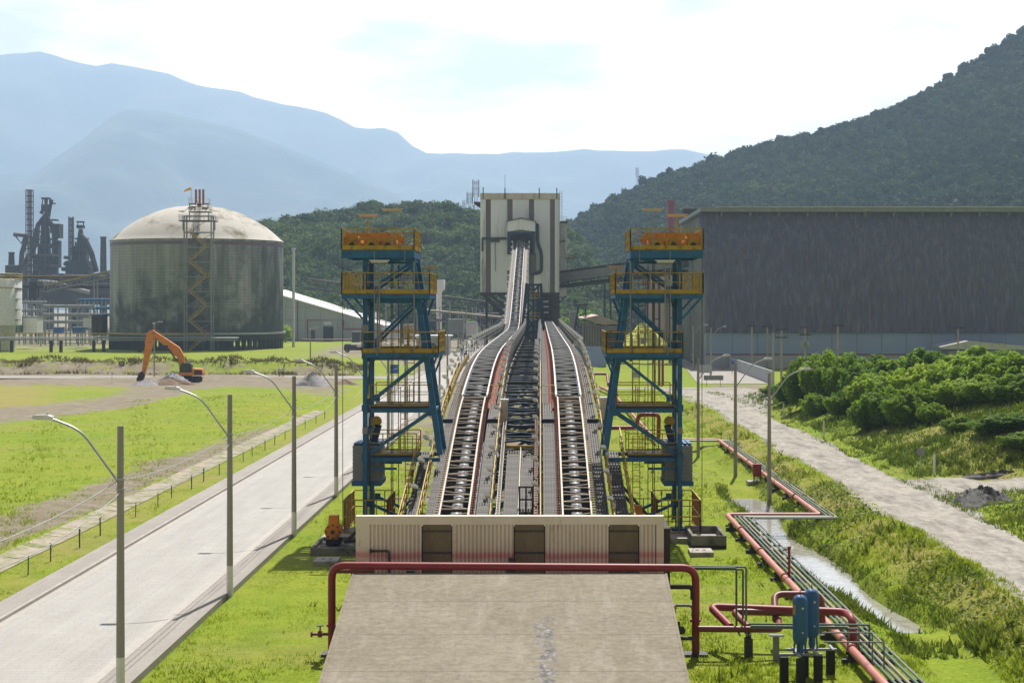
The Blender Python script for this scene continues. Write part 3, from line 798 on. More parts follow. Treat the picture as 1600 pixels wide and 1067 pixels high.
tr_lab = ['blue braced trestle nearest the grated service walkway', 'second blue braced trestle behind the service walkway', 'third blue braced trestle between the conveyors', 'fourth braced trestle in the gap between the conveyors', 'fifth braced trestle in the gap between the conveyors', 'sixth braced trestle far along the level conveyors','seventh braced trestle far along the level conveyors','last braced trestle before the left conveyor climbs']
for i, y in enumerate((101.5, 110, 121, 140, 165, 195, 225, 255)):
    trestle(y, zL(y)-2.75, tr_lab[i], mat='trestle' if y < 130 else 'navy')
# cross ties linking the two galleries
for i, y in enumerate((104, 107.6, 113, 117, 122, 128, 134, 142, 150, 160, 170, 182, 194, 206, 218, 230, 242, 254)):
    z = zL(y)-.62
    t = MB().beam((-2.66,y,z),(-.02,y,z), .12, .16)
    tag(t.build('gallery_tie', M['dark']), '%s dark cross tie between the two conveyor galleries' % ordn(i), 'cross tie', 'cross ties between the galleries')
lb_ = thing('gallery_bracing', 'long flat dark blue lattice bracing below the gap between the two conveyors', 'bracing', (-1.3,100,0))
m = MB(); y = 99.0; k = 0
while y < 268:
    d = 2.6 if y < 150 else 5
    z0, z1 = zL(y)-2.5, zL(y+d)-2.5
    m.beam((-3.9,y,z0),(1.2,y+d,z1),.24,.14); m.beam((1.2,y,z0-.02),(-3.9,y+d,z1-.02),.24,.14); y += d
m.build('lattice', M['trestle'], lb_)
m = MB()
for x in (-2.75,.05): m.strip(run(x, 99, 268, zL, -1.5), .12, .5)
m.build('side_beam', M['dark'], lb_)
# tall blue trestle where the left conveyor climbs
t = thing('conveyor_trestle', 'tall blue lattice trestle with yellow cage ladders below the climbing conveyor', 'trestle', (-2.2,292,0))
for x in (-3.2, 1.2):
    for y in (286, 298):
        x2 = x*.6-.6
        MB().beam((x*1.25-.3,y,0),(x2,y,18.2), .5).build('leg', M['trestle'], t)
br = MB()
for y in (286, 298):
    for i in range(6):
        z0, z1 = i*3.0, (i+1)*3.0
        br.beam((-3.9+.2*i,y,z0),(1.1-.25*i,y,z1), .25); br.beam((1.1-.2*i,y+.03,z0),(-3.9+.25*i,y+.03,z1), .25); br.beam((-3.8+.2*i,y,z1),(1.1-.2*i,y,z1), .25)
br.beam((-1.3,286,0),(-1.3,286,18),.35); br.beam((-1.3,298,0),(-1.3,298,18),.4); br.beam((-2.4,292,0),(-2.2,292,18),.4); br.beam((-.2,292,0),(-.4,292,18),.4)
br.build('cross_bracing', M['trestle'], t)
lg = MB()
for z in (11.5,15.5):
    for dz in (0,.6,1.2): lg.beam((-1.9,285.5,z+dz),(-.1,285.5,z+dz), .1)
    for x in (-1.9,-1,-.1): lg.beam((x,285.5,z),(x,285.5,z+1.2), .08)
lg.build('cage_ladder', M['yellow'], t)
for i, (y, dx) in enumerate(((318,0),(342,0),(364,0))):
    zt = zL(y)-2.8
    t = thing('conveyor_trestle', '%s slender trestle under the steep upper part of the left conveyor' % ('nearest','middle','farthest')[i], 'trestle', (X_L,y,0), 'trestles under the climbing conveyor')
    for s in (-1,1): MB().beam((X_L+s*1.6,y,0),(X_L+s*.8,y,zt), .35).build('leg', M['navy'], t)
    b = MB()
    n = int(zt/3.2)
    for k in range(n):
        z0, z1 = zt*k/n, zt*(k+1)/n; w0, w1 = 1.6-.8*k/n, 1.6-.8*(k+1)/n
        b.beam((X_L-w0,y,z0),(X_L+w1,y,z1), .2); b.beam((X_L+w0,y+.03,z0),(X_L-w1,y+.03,z1), .2)
    b.build('cross_bracing', M['navy'], t)
# grey girder decking under the climbing part
for s, x in ((-1,-6.0),(1,-3.3)):
    pass
# ------------------------------------------------------------------ blue take-up towers
TC = -1.08
def rail_run(mb, pts, z, h=1.25, post=1.1, toe=.22):
    for (a, b) in zip(pts[:-1], pts[1:]):
        a = Vector((a[0],a[1],z)); b = Vector((b[0],b[1],z)); L_ = (b-a).length; up = Vector((0,0,1))
        mb.beam(a+up*h, b+up*h, .06); mb.beam(a+up*h*.55, b+up*h*.55, .045)
        if toe: mb.beam(a+up*toe/2, b+up*toe/2, .02, toe)
        n = max(1, round(L_/post))
        for i in range(n+1):
            p = a+(b-a)*(i/n); mb.beam(p, p+up*h, .06)
def tower(s, side, other):
    X = lambda u: TC + s*u
    t = thing('takeup_tower', 'blue steel take-up tower with yellow railed platforms %s of the conveyors' % side, 'tower', (X(8.5), 95.5, 0), 'take-up towers beside the conveyors')
    YF, YB = 94.0, 97.7
    for y in (YF, YB):
        l = MB().box(*sorted((X(9.48), X(9.76))), y-.14, y+.14, .45, 16.95)
        if y == YF: l.box(*sorted((X(9.15), X(10.1))), y-.45, y+.45, .30, .46)
        l.build('leg', M['blue'], t)
        l = MB().beam((X(6.75), y, 16.95), (X(5.05), y, 4.9), .34, .30, up=(0,1,0)); l.build('leg', M['blue'], t)
    iu = lambda z: 6.75-(16.95-z)*(1.70/12.05)
    def bar(nm, p, q, w, h=None, mat='blue'):
        o = MB().beam(p, q, w, h)
        d = Vector(q)-Vector(p)
        if nm == 'brace':       # gusset plates at both ends
            for e, sg in ((Vector(p), 1), (Vector(q), -1)):
                c_ = e+d.normalized()*(sg*.22); o.box(c_.x-.22, c_.x+.22, c_.y-.025, c_.y+.025, c_.z-.2, c_.z+.2)
        o.build(nm, M[mat], t)
    for y in (YF+.02, YB-.02):
        for z0, z1 in ((14.9,16.7),(11.4,14.4),(8.0,10.9),(4.9,7.6)):
            bar('brace', (X(9.5), y, z0), (X(iu(z1)), y, z1), .17, .16)
        bar('brace', (X(9.5), y, 2.0), (X(6.2), y, .5), .18)
        for z in (16.8, 14.3, 10.8, 7.6, 4.6): bar('tie_beam', (X(9.7), y, z), (X(iu(max(z,4.9))), y, z), .2, .24)
        bar('tie_beam', (X(9.6), y, 4.05), (X(7.7), y, 4.05), .14)
    for z in (16.8,14.3,10.8,7.6):
        bar('tie_beam', (X(9.62),YF,z),(X(9.62),YB,z),.18); bar('tie_beam', (X(iu(z)),YF,z),(X(iu(z)),YB,z),.18)
    for (z0, z1) in ((4.6,7.6),(7.6,10.8),(10.8,14.3)): bar('brace', (X(9.64),YF,z0),(X(9.64),YB,z1),.12)
    for (u,y,z,w_,h_) in ((9.62,93.8,12.6,.34,.5),(9.62,93.8,6.4,.3,.4),(8.8,92.96,15.4,.3,.4),(7.3,92.96,11.9,.26,.34)):
        MB().box(X(u)-w_/2,X(u)+w_/2,y-.1,y+.06,z-h_/2,z+h_/2).build('junction_box', M['grey'], t)
    for (u,y) in ((9.40,93.85),(9.34,93.9),(7.95,97.9)):
        MB().tube([(X(u),y,.4),(X(u),y,16.6)], .028, 5).build('cable_run', M['wire'], t)
    #   u0    u1    y0    y1    deck  closed(outer end)
    plats = ((6.55,10.95,93.0,98.2,17.38,1),(5.62,10.95,93.0,99.2,14.72,1),(5.08,9.72,93.1,99.4,11.14,1),(5.75,9.3,94.2,97.2,7.84,0),(6.5,9.6,94.2,97.2,4.85,0))
    for i, (u0,u1,y0,y1,z,cl) in enumerate(plats):
        p = MB(); dp = .46 if i == 0 else .26
        for y in (y0+.08, y1-.08): p.beam((X(u0),y,z-dp/2-.02),(X(u1),y,z-dp/2-.02), .12, dp)
        for u in (u0+.06,(u0+u1)/2,u1-.06): p.beam((X(u),y0+.14,z-dp/2-.02),(X(u),y1-.14,z-dp/2-.02), .10, dp-.04)
        if i in (1,2):
            for y in (y0+.3,y1-.5):
                p.beam((X(u0+.15),y,z-.28),(X(iu(z-1.5)),y,z-1.5), .12)
                if i == 1: p.beam((X(u1-.15),y,z-.28),(X(9.7),y,z-1.5), .12)
        pl = p.build('platform', M['blue'] if i < 3 else M['navy'], t)
        d = MB()
        nb = 10
        for k in range(nb):
            ya = y0+.02+(y1-y0-.04)*k/nb; d.box(*sorted((X(u0),X(u1))), ya, ya+(y1-y0)/nb*.62, z-.015, z+.02)
        d.build('deck_grating', M['grating'], pl)
        rl = MB()
        if i < 3: rail_run(rl, [(X(u1),y1),(X(u1),y0),(X(u0),y0),(X(u0),y1),(X(u1),y1)], z+.02, 1.26, 1.05, .26)
        else:
            rail_run(rl, [(X(u1),y0),(X(u0),y0)], z+.02, 1.3, 1.05, .1)
            r2_ = MB(); rail_run(r2_, [(X(u0),y1),(X(u1),y1)], z+.02, 1.3, 1.05, .1); r2_.build('handrail', M['yellow'], pl)
        rl.build('handrail', M['yellow'], pl)
        if i < 3:       # close vertical bars on the gable ends
            mp_ = MB()
            for k in range(14):
                y = y0+.1+(y1-y0-.2)*k/13; mp_.box(*sorted((X(u0)-.012,X(u0)+.012)), y-.045, y+.045, z+.05, z+1.2)
                mp_.box(*sorted((X(u1)-.012,X(u1)+.012)), y-.045, y+.045, z+.05, z+1.2)
            if i == 1:
                for k in range(7):
                    x = X(u1-.12-1.3*k/6); mp_.box(x-.04, x+.04, y0-.012, y0+.012, z+.05, z+1.2)
            mp_.build('barred_panel', M['yellow'], pl)
    # ladders with side rails between the platforms
    for (u, y, z0, z1, mat) in ((7.6,98.4,11.2,16.0,'grey'),(7.2,98.3,7.9,12.2,'yellow'),(7.35,95.2,4.9,9.0,'yellow'),(7.0,94.6,.4,6.0,'yellow')):
        l = MB()
        for o in (-.22,.22): l.beam((X(u+o),y,z0),(X(u+o),y,z1), .05)
        z = z0
        while z < z1: l.beam((X(u-.22),y,z),(X(u+.22),y,z), .035); z += .35
        l.build('ladder', M[mat], t)
    # ropes and conduits
    w = MB()
    for u, y in ((8.15,95.2),(8.05,95.2)): w.tube([(X(u),y,17),(X(u),y,.5)], .03, 5)
    for u in (10.9,): w.tube([(X(u),93.2,17.0),(X(u),93.2,.6)], .022, 5)
    w.build('hoist_rope', M['wire'], t)
    w = MB()
    w.tube([(X(8.95),92.9,17.3),(X(8.95),92.9,11.2)], .03, 6); w.tube([(X(7.1),92.85,18.7),(X(7.1),92.85,16.7),(X(7.35),92.85,16.7)], .03, 6)
    w.tube([(X(6.55),93.0,16.7),(X(6.55),93.0,11.3)], .045, 6); w.tube([(X(8.78),93.05,14.5),(X(8.78),93.05,11.0)], .05, 6)
    w.build('conduit', M['grey'], t)
    # concrete footing
    f = MB().box(*sorted((X(8.8),X(11.9))), 90.6, 95.2, -.4, .30); tag(f.build('concrete_footing', M['concrete']), 'stained concrete footing under the %s blue tower' % side, 'footing')
    # sheave unit on the top deck
    su = thing('sheave_unit', 'orange sheave unit with yellow bearings on top of the %s blue tower' % side, 'sheave unit', (X(9.0), 95.5, 17.4))
    fr = MB(); u0, u1 = 7.6, 10.75
    for y in (94.3, 96.8):
        fr.beam((X(u0),y,18.38),(X(u1),y,18.38), .09, .12); fr.beam((X(u0),y,17.5),(X(u1),y,17.5), .12, .14)
        for k in range(6):
            u = u0+(u1-u0)*k/5; fr.beam((X(u),y,17.45),(X(u),y,18.4), .09)
        for k in range(4): 
            u = u0+.15+(u1-u0-.3)*k/3; fr.box(*sorted((X(u-.33),X(u+.33))), y-.012, y+.012, 18.0, 18.34)
    for u in (u0,u1,(u0+u1)/2): fr.beam((X(u),94.3,18.38),(X(u),96.8,18.38), .08)
    fr.build('unit_frame', M['orange'], su)
    for u in (8.25, 9.25, 10.45):
        bh = MB().prism([(X(u-.36),17.42),(X(u+.36),17.42),(X(u+.36),17.75),(X(u+.22),18.08),(X(u-.22),18.08),(X(u-.36),17.75)], 'y', 94.0, 94.2)
        h = bh.build('bearing_housing', M['yellow'], su)
        MB().hcyl((X(u),93.98,17.72),(0,1,0),.17,.06,14).build('bearing_cap', M['dark'], h)
        MB().hcyl((X(u),95.5,17.85),(0,1,0),.52,2.2,20).build('sheave', M['orange'], su)
    # fluorescent lamps on posts
    for (u, y, zb, zt, wd, w_) in ((9.55,94.9,17.4,19.62,.66,'cream'),(7.9,93.2,17.4,19.85,.66,'thin'),(5.9,97.5,14.75,16.5,.55,'cream'),(8.65,92.95,11.2,16.72,.6,'low')):
        nm = {'cream':'cream', 'thin':'slender grey', 'low':'grey'}[w_]
        wh = {19.62:'outer corner of the %s tower top deck', 19.85:'front edge of the %s tower top deck', 16.5:'inner corner of the %s tower middle deck', 16.72:'front just below the %s tower top deck'}[zt] % side
        l = thing('strip_lamp', '%s strip lamp on a post at the %s' % (nm.split()[-1], wh), 'lamp', (X(u),y,zb), 'strip lamps on the take-up towers')
        MB().box(X(u)-.045,X(u)+.045,y-.045,y+.045,zb,zt).build('post', M['yellow'] if w_ == 'cream' else M['grey'], l)
        MB().box(X(u)-wd,X(u)+wd,y-.14,y+.14,zt,zt+.05).prism([(y-.14,zt),(y+.14,zt),(y+.05,zt-.12),(y-.05,zt-.12)],'x',X(u)-wd+.1,X(u)+wd-.1).build('lamp_housing', M['beige'] if w_ != 'low' else M['lampgrey'], l)
    # counterweight hung inside the tower
    cwt = thing('counterweight', 'grey ribbed counterweight box hanging inside the %s blue tower' % side, 'counterweight', (X(9.6),95.9,3.2))
    b = MB()
    for k in range(9): b.box(*sorted((X(8.75),X(10.45))), 94.4, 97.3, 3.25+k*.245, 3.25+k*.245+.20)
    b.box(*sorted((X(8.79),X(10.41))), 94.44, 97.26, 3.25, 5.42); b.build('weight_stack', M['grey'], cwt)
    c = MB()
    for k in range(6): c.box(*sorted((X(8.8+.28*k),X(8.8+.28*k+.2))), 94.5, 97.2, 5.46, 5.56)
    c.build('clamp_bars', M['blue'], cwt); MB().box(*sorted((X(8.7),X(10.5))), 94.3, 97.4, 2.95, 3.24).build('cradle', M['blue'], cwt)
    h = MB().hcyl((X(9.15),95.9,6.8),(0,1,0),.33,.3,18); h.build('pulley', M['yellow'], cwt)
    MB().beam((X(9.0),95.9,6.6),(X(9.3),95.9,5.5),.3,.4).build('pulley_block', M['navy'], cwt)
    # safety cage round the foot
    cg = thing('safety_cage', 'rusty yellow mesh safety cage at the foot of the %s blue tower' % side, 'cage', (X(9.6),95,0))
    g = MB(); u0,u1,y0,y1 = 8.15,10.75,92.6,97.6
    for (ua,ya,ub,yb) in ((u0,y0,u1,y0),(u0,y1,u1,y1),(u0,y0,u0,y1),(u1,y0,u1,y1)):
        for z in (.35,1.3,2.3): g.beam((X(ua),ya,z),(X(ub),yb,z),.07)
        n = 4
        for k in range(n+1): 
            f_ = k/n; g.beam((X(ua+(ub-ua)*f_),ya+(yb-ya)*f_,.2),(X(ua+(ub-ua)*f_),ya+(yb-ya)*f_,2.32),.06)
    g.build('cage_frame', M['yellow'], cg)
    ms = MB()
    for (ua,ya,ub,yb) in ((u1,y0,u1,y1),(u0,y0,u0,y1)):
        for k in range(26):
            f_ = (k+.5)/26; p = (X(ua+(ub-ua)*f_), ya+(yb-ya)*f_); ms.beam((p[0],p[1],.3),(p[0],p[1],2.28),.02)
    ms.build('cage_mesh', M['rust'], cg)
    # low fence between cage and conveyor
    fe = MB(); rail_run(fe, [(X(8.1),95.0),(X(6.2),95.0)], .1, 2.0, .6, 0)
    tag(fe.build('guard_rail', M['yellow']), 'low yellow guard rail between the %s tower foot and the conveyor' % side, 'guard rail')
    st = MB(); st.beam((X(8.2),93.6,.6),(X(6.1),93.9,3.0),.16); st.beam((X(8.0),93.6,.3),(X(6.0),93.9,2.7),.16)
    tag(st.build('stair_stringer', M['navy']), 'dark blue sloping stringers beside the %s outer walkway' % side, 'stair')
tower(-1, 'left', 'right'); tower(1, 'right', 'left')

# ------------------------------------------------------------------ tunnel ramp, fascia wall, red pipe arch
RX = -1.22
ramp_z = lambda y: 3.33+(y-61.4)*.2235
def ramp():
    m = bpy.data.materials.new('ramp_concrete'); nt, N, L = nodes(m); b = N['Principled BSDF']; b.inputs['Roughness'].default_value=.92; b.inputs['Specular IOR Level'].default_value=.2
    tc = N.new('ShaderNodeTexCoord')
    def noise(s, sc, det=7, ro=.65):
        mp = N.new('ShaderNodeMapping'); mp.inputs['Scale'].default_value = sc; L.new(tc.outputs['Object'], mp.inputs['Vector'])
        n = N.new('ShaderNodeTexNoise'); n.inputs['Scale'].default_value = s; n.inputs['Detail'].default_value = det; n.inputs['Roughness'].default_value = ro
        L.new(mp.outputs['Vector'], n.inputs['Vector']); return n.outputs['Fac']
    def ramp_(f, a, b_, ca, cb):
        r = N.new('ShaderNodeValToRGB'); r.color_ramp.elements[0].position=a; r.color_ramp.elements[1].position=b_
        r.color_ramp.elements[0].color=(*ca,1); r.color_ramp.elements[1].color=(*cb,1); L.new(f, r.inputs['Fac']); return r.outputs['Color']
    def mix(f, a, c, bl='MIX'):
        x = N.new('ShaderNodeMix'); x.data_type='RGBA'; x.blend_type = bl
        L.new(f, x.inputs[0]) if not isinstance(f, float) else setattr(x.inputs[0], 'default_value', f)
        L.new(a, x.inputs[6]); L.new(c, x.inputs[7]); return x.outputs[2]
    base = ramp_(noise(.35,(1,1,1)), .3,.7,(.235,.208,.158),(.315,.285,.225))
    fine = ramp_(noise(4.5,(.8,1.2,1),9,.75), .30,.66,(.58,.56,.53),(1.1,1.09,1.07))
    c = mix(.85, base, fine, 'MULTIPLY')
    hl = ramp_(noise(1.6,(.35,1.9,1)), .40,.62,(.80,.78,.75),(1.05,1.05,1.05)); c = mix(.35, c, hl, 'MULTIPLY')
    vs = ramp_(noise(.8,(1.6,.18,1)), .56,.72,(0,0,0),(1,1,1))
    white = N.new('ShaderNodeRGB'); white.outputs[0].default_value = (.46,.43,.39,1)
    c = mix(ramp_(noise(.9,(1.6,.3,1),8,.7), .52,.74,(0,0,0),(.32,.32,.32)), c, white.outputs[0])
    # spilled mineral streak down the slab
    sx = N.new('ShaderNodeSeparateXYZ'); L.new(tc.outputs['Object'], sx.inputs[0])
    wv = N.new('ShaderNodeMath'); wv.operation='MULTIPLY_ADD'; wv.inputs[1].default_value=1.5; L.new(noise(.7,(1,1,1),4), wv.inputs[0])
    ofs = N.new('ShaderNodeMath'); ofs.operation='ADD'; ofs.inputs[1].default_value=-2.15; L.new(sx.outputs['X'], ofs.inputs[0]); L.new(ofs.outputs[0], wv.inputs[2])
    ab = N.new('ShaderNodeMath'); ab.operation='ABSOLUTE'; L.new(wv.outputs[0], ab.inputs[0])
    sm = N.new('ShaderNodeMapRange'); sm.inputs[1].default_value=.40; sm.inputs[2].default_value=.20; L.new(ab.outputs[0], sm.inputs[0])
    yl = N.new('ShaderNodeMapRange'); yl.inputs[1].default_value=7.7; yl.inputs[2].default_value=6.9; L.new(sx.outputs['Y'], yl.inputs[0])
    nn = ramp_(noise(2.4,(1,1,1),7,.75), .44,.54,(0,0,0),(1,1,1))
    f1 = N.new('ShaderNodeMath'); f1.operation='MULTIPLY'; L.new(sm.outputs[0], f1.inputs[0]); L.new(yl.outputs[0], f1.inputs[1])
    f2 = N.new('ShaderNodeMath'); f2.operation='MULTIPLY'; L.new(f1.outputs[0], f2.inputs[0]); L.new(nn, f2.inputs[1])
    dk = ramp_(noise(4.2,(1,1,1),6,.8), .46,.64,(.125,.118,.115),(.37,.355,.335))
    c = mix(f2.outputs[0], c, dk)
    pg = N.new('ShaderNodeMath'); pg.operation='PINGPONG'; pg.inputs[1].default_value=1.45; L.new(sx.outputs['Y'], pg.inputs[0])
    nj = N.new('ShaderNodeMath'); nj.operation='MULTIPLY_ADD'; nj.inputs[1].default_value=.05; L.new(noise(2.0,(1,1,1),4), nj.inputs[0]); L.new(pg.outputs[0], nj.inputs[2])
    jm = N.new('ShaderNodeMapRange'); jm.inputs[1].default_value=.03; jm.inputs[2].default_value=.075; jm.inputs[3].default_value=.42; jm.inputs[4].default_value=0; L.new(nj.outputs[0], jm.inputs[0])
    jc = N.new('ShaderNodeRGB'); jc.outputs[0].default_value=(.10,.085,.065,1)
    c = mix(jm.outputs[0], c, jc.outputs[0])
    L.new(c, b.inputs['Base Color'])
    bu = N.new('ShaderNodeBump'); bu.inputs['Distance'].default_value=.02; L.new(noise(5,(1,1,1)), bu.inputs['Height']); L.new(bu.outputs['Normal'], b.inputs['Normal'])
    t = thing('tunnel_ramp', 'long sloping weathered concrete slab in the foreground rising to the corrugated wall', 'concrete ramp', (RX,50,0))
    W2 = 6.2; y0, y1 = 40.0, 61.4
    s_ = MB().prism([(y0,-1.9),(y0,ramp_z(y0)),(y1,ramp_z(y1)),(y1,-1.9)], 'x', RX-W2, RX+W2); s_.build('slab', m, t)
    for s in (-1, 1):
        e = MB().strip([(RX+s*(W2+.045),y,ramp_z(y)-.16) for y in (y0,y1)], .09, .36); e.build('edge_beam', m, t)
ramp()

fw = thing('fascia_wall', 'cream corrugated fascia wall with three smoky panels above the concrete slab', 'wall', (RX,63.4,0))
def corrug(x0, x1, y, z0, z1, pitch=.21, d=.055):
    m = MB(); x = x0; pts = []
    while x < x1-.001:
        for a, b in ((0,0),(.3,0),(.45,-d),(.85,-d),(1.0,0)):
            xx = min(x+a*pitch, x1); pts.append((xx, y+b))
        x += pitch
    pr = [[(p[0],p[1],z) for p in pts] for z in (z0,z1)]
    m.grid(pr); m.grid([[(p[0],p[1]+.02,z) for p in pts] for z in (z1,z0)]); return m
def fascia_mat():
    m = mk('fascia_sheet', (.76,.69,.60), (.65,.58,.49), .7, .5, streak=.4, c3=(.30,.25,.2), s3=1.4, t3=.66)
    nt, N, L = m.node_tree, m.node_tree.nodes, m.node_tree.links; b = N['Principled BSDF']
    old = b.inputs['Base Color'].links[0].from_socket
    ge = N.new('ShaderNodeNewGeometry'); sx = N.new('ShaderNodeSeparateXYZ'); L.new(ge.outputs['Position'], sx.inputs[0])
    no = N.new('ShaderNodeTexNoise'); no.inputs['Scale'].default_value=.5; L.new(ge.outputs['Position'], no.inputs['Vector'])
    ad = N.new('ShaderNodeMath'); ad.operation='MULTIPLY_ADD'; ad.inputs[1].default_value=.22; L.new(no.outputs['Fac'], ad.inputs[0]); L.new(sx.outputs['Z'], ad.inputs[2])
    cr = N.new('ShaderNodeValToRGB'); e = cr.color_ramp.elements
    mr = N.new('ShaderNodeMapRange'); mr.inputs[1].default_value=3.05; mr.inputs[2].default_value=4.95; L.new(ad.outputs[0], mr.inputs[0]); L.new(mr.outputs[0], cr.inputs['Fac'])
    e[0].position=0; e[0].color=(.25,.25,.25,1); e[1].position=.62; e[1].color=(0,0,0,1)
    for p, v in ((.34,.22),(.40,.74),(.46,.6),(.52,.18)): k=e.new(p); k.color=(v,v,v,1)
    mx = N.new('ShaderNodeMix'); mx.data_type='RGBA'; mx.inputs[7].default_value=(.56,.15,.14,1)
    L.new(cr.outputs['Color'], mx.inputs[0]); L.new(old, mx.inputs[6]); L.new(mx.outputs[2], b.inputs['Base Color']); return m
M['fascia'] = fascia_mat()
M['smoky'] = mk('smoky_translucent_sheet', (.235,.185,.115), (.165,.13,.08), 1.6, .4, streak=.25, c3=(.10,.08,.055), s3=1.2, t3=.6)
xa, xb = -7.59, 5.09
seg = [(-7.01,-4.88,'fascia'),(-4.84,-3.66,'smoky'),(-3.62,-1.09,'fascia'),(-1.05,.17,'smoky'),(.21,2.81,'fascia'),(2.85,4.05,'smoky'),(4.09,4.77,'fascia')]
for x0,x1,mt in seg:
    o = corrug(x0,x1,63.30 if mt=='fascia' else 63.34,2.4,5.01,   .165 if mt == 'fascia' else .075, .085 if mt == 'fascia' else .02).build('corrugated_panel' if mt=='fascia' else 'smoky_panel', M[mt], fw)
    if mt == 'smoky': MB().box(x0,x1,63.27,63.30,3.80,3.88).box(x0,x1,63.27,63.30,4.70,4.76).build('panel_rail', M['dark'], o)
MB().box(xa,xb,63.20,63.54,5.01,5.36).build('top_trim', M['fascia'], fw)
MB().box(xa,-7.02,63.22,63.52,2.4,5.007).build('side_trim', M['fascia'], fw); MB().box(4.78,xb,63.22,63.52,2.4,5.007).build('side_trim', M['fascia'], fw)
MB().box(RX-6.2,RX+6.2,61.41,63.5,2.0,2.39).build('base_sill', M['concrete'], fw)
MB().box(xa+.02,xb-.02,63.56,64.0,-.3,4.9).build('wall_backing', M['dark'], fw)
MB().box(5.10,5.38,63.6,68.2,-.2,4.8).build('return_wall', M['brown'], fw)
MB().box(xa-.02,xa+.2,64.01,69.0,-.2,3.0).build('return_wall', M['brown'], fw)
p = MB().tube(fillet([(-6.9,63.05,3.95),(-6.2,63.05,3.95),(-6.2,63.05,2.4)],.1),.05,8).hcyl((-6.95,63.05,3.95),(1,0,0),.09,.1)
tag(p.build('drain_pipe', M['dark']), 'thin dark bent pipe on the lower left corner of the corrugated wall', 'pipe')
p = MB().tube([(-1.19,63.1,2.4),(-1.19,63.1,3.55)],.065,8).hcyl((-1.19,63.1,3.6),(0,0,1),.1,.12); tag(p.build('standpipe', M['dark']), 'short black standpipe beside the middle smoky panel', 'standpipe')
p = MB().tube([(3.58,63.1,2.4),(3.58,63.1,3.33),(3.78,63.05,3.37)],.05,8); tag(p.build('valve', M['dark']), 'small black valve at the foot of the right smoky panel', 'valve')
M['whitesplash'] = mk('white_mineral_stain', (.6,.58,.58), (.7,.68,.68), 4, .9)

# red pipe that arches over the slab
def rpipe(name, pts, r, mat, label, cat='pipe', fr=.55, n=14, sup=None):
    t = thing(name, label, cat, tuple(Vector(pts[0])))
    MB().tube(fillet(pts, fr, 6), r, n).build('pipe_run', M[mat], t, smooth=True)
    return t
lx, rx, py_ = -8.36, 6.24, 61.62
ar = rpipe('fire_main_arch', [(lx,py_,.0),(lx,py_,3.60),(rx,py_,3.50),(rx,py_,.1)], .155, 'red', 'thick glossy red pipe arching low over the foreground concrete slab')
MB().box(rx-.5,rx+.45,py_-.35,py_+.35,-.05,.10).build('foot_plate', M['dark'], ar); MB().box(lx-.4,lx+.4,py_-.35,py_+.35,-.05,.10).build('foot_plate', M['dark'], ar)
for x in (-5.2, -1.2, 3.6): MB().box(x-.16,x+.16,py_-.10,py_+.10,3.0,3.40).build('saddle', M['dark'], ar)
f = MB()
for (x,z) in ((lx,1.2),(rx,1.4)): f.hcyl((x,py_,z),(0,0,1),.22,.08)
f.build('flange', M['red'], ar)
t = rpipe('fire_branch_pipe', [(lx+.72,63.0,3.5),(lx+.72,63.0,1.9),(lx+1.4,63.0,1.9)], .13, 'red', 'short red pipe stub dropping beside the left leg of the red arch', fr=.35)
t2 = rpipe('fire_branch_pipe', [(lx+.1,62.6,3.2),(lx+1.6,62.6,3.2)], .09, 'brickred', 'thin dark red pipe behind the top left bend of the red arch')
v = thing('hydrant_valve', 'dark red hydrant valve beside the left leg of the red arch', 'valve', (lx,61,.8))
MB().tube([(lx-.75,61.0,.98),(lx-.05,61.0,.98)],.06,8).hcyl((lx-.72,61.0,.98),(1,0,0),.12,.06).hcyl((lx-.38,61,.98),(1,0,0),.13,.16).build('valve_body', M['brickred'], v)
MB().tube([(lx-.38,61,.98),(lx-.38,61,1.3)],.03,6).hcyl((lx-.38,61,1.32),(0,0,1),.14,.03).build('hand_wheel', M['dark'], v)
# pipes coming out of the right flank of the ramp
for i,(z,mat,r,lb) in enumerate(((2.75,'brown',.10,'brown pipe stub joining the slab flank to the right leg of the red arch'),(2.0,'pipegrey',.055,'thin grey pipe stub below the brown one on the right flank'))):
    rpipe('flank_pipe', [(4.9,61.6,z),(6.12,61.6,z),(6.12,61.6,z-.5)], r, mat, lb, fr=.2)
t = thing('valve_cluster', 'dark valves and yellow guard on the right flank of the slab', 'valves', (5.7,60.5,0))
m = MB(); m.hcyl((5.4,60.4,.75),(1,0,0),.2,.12); m.hcyl((5.6,60.9,1.15),(0,1,0),.16,.1); m.tube([(4.9,60.6,.9),(6.1,60.6,.9)],.08,8); m.tube([(5.5,60.9,.5),(5.5,60.9,1.5)],.05,6); m.build('valve_bodies', M['dark'], t)
m = MB(); rail_run(m, [(5.12,62.0),(5.35,60.9)], .2, 1.9, .5, 0); m.build('guard', M['yellow'], t)

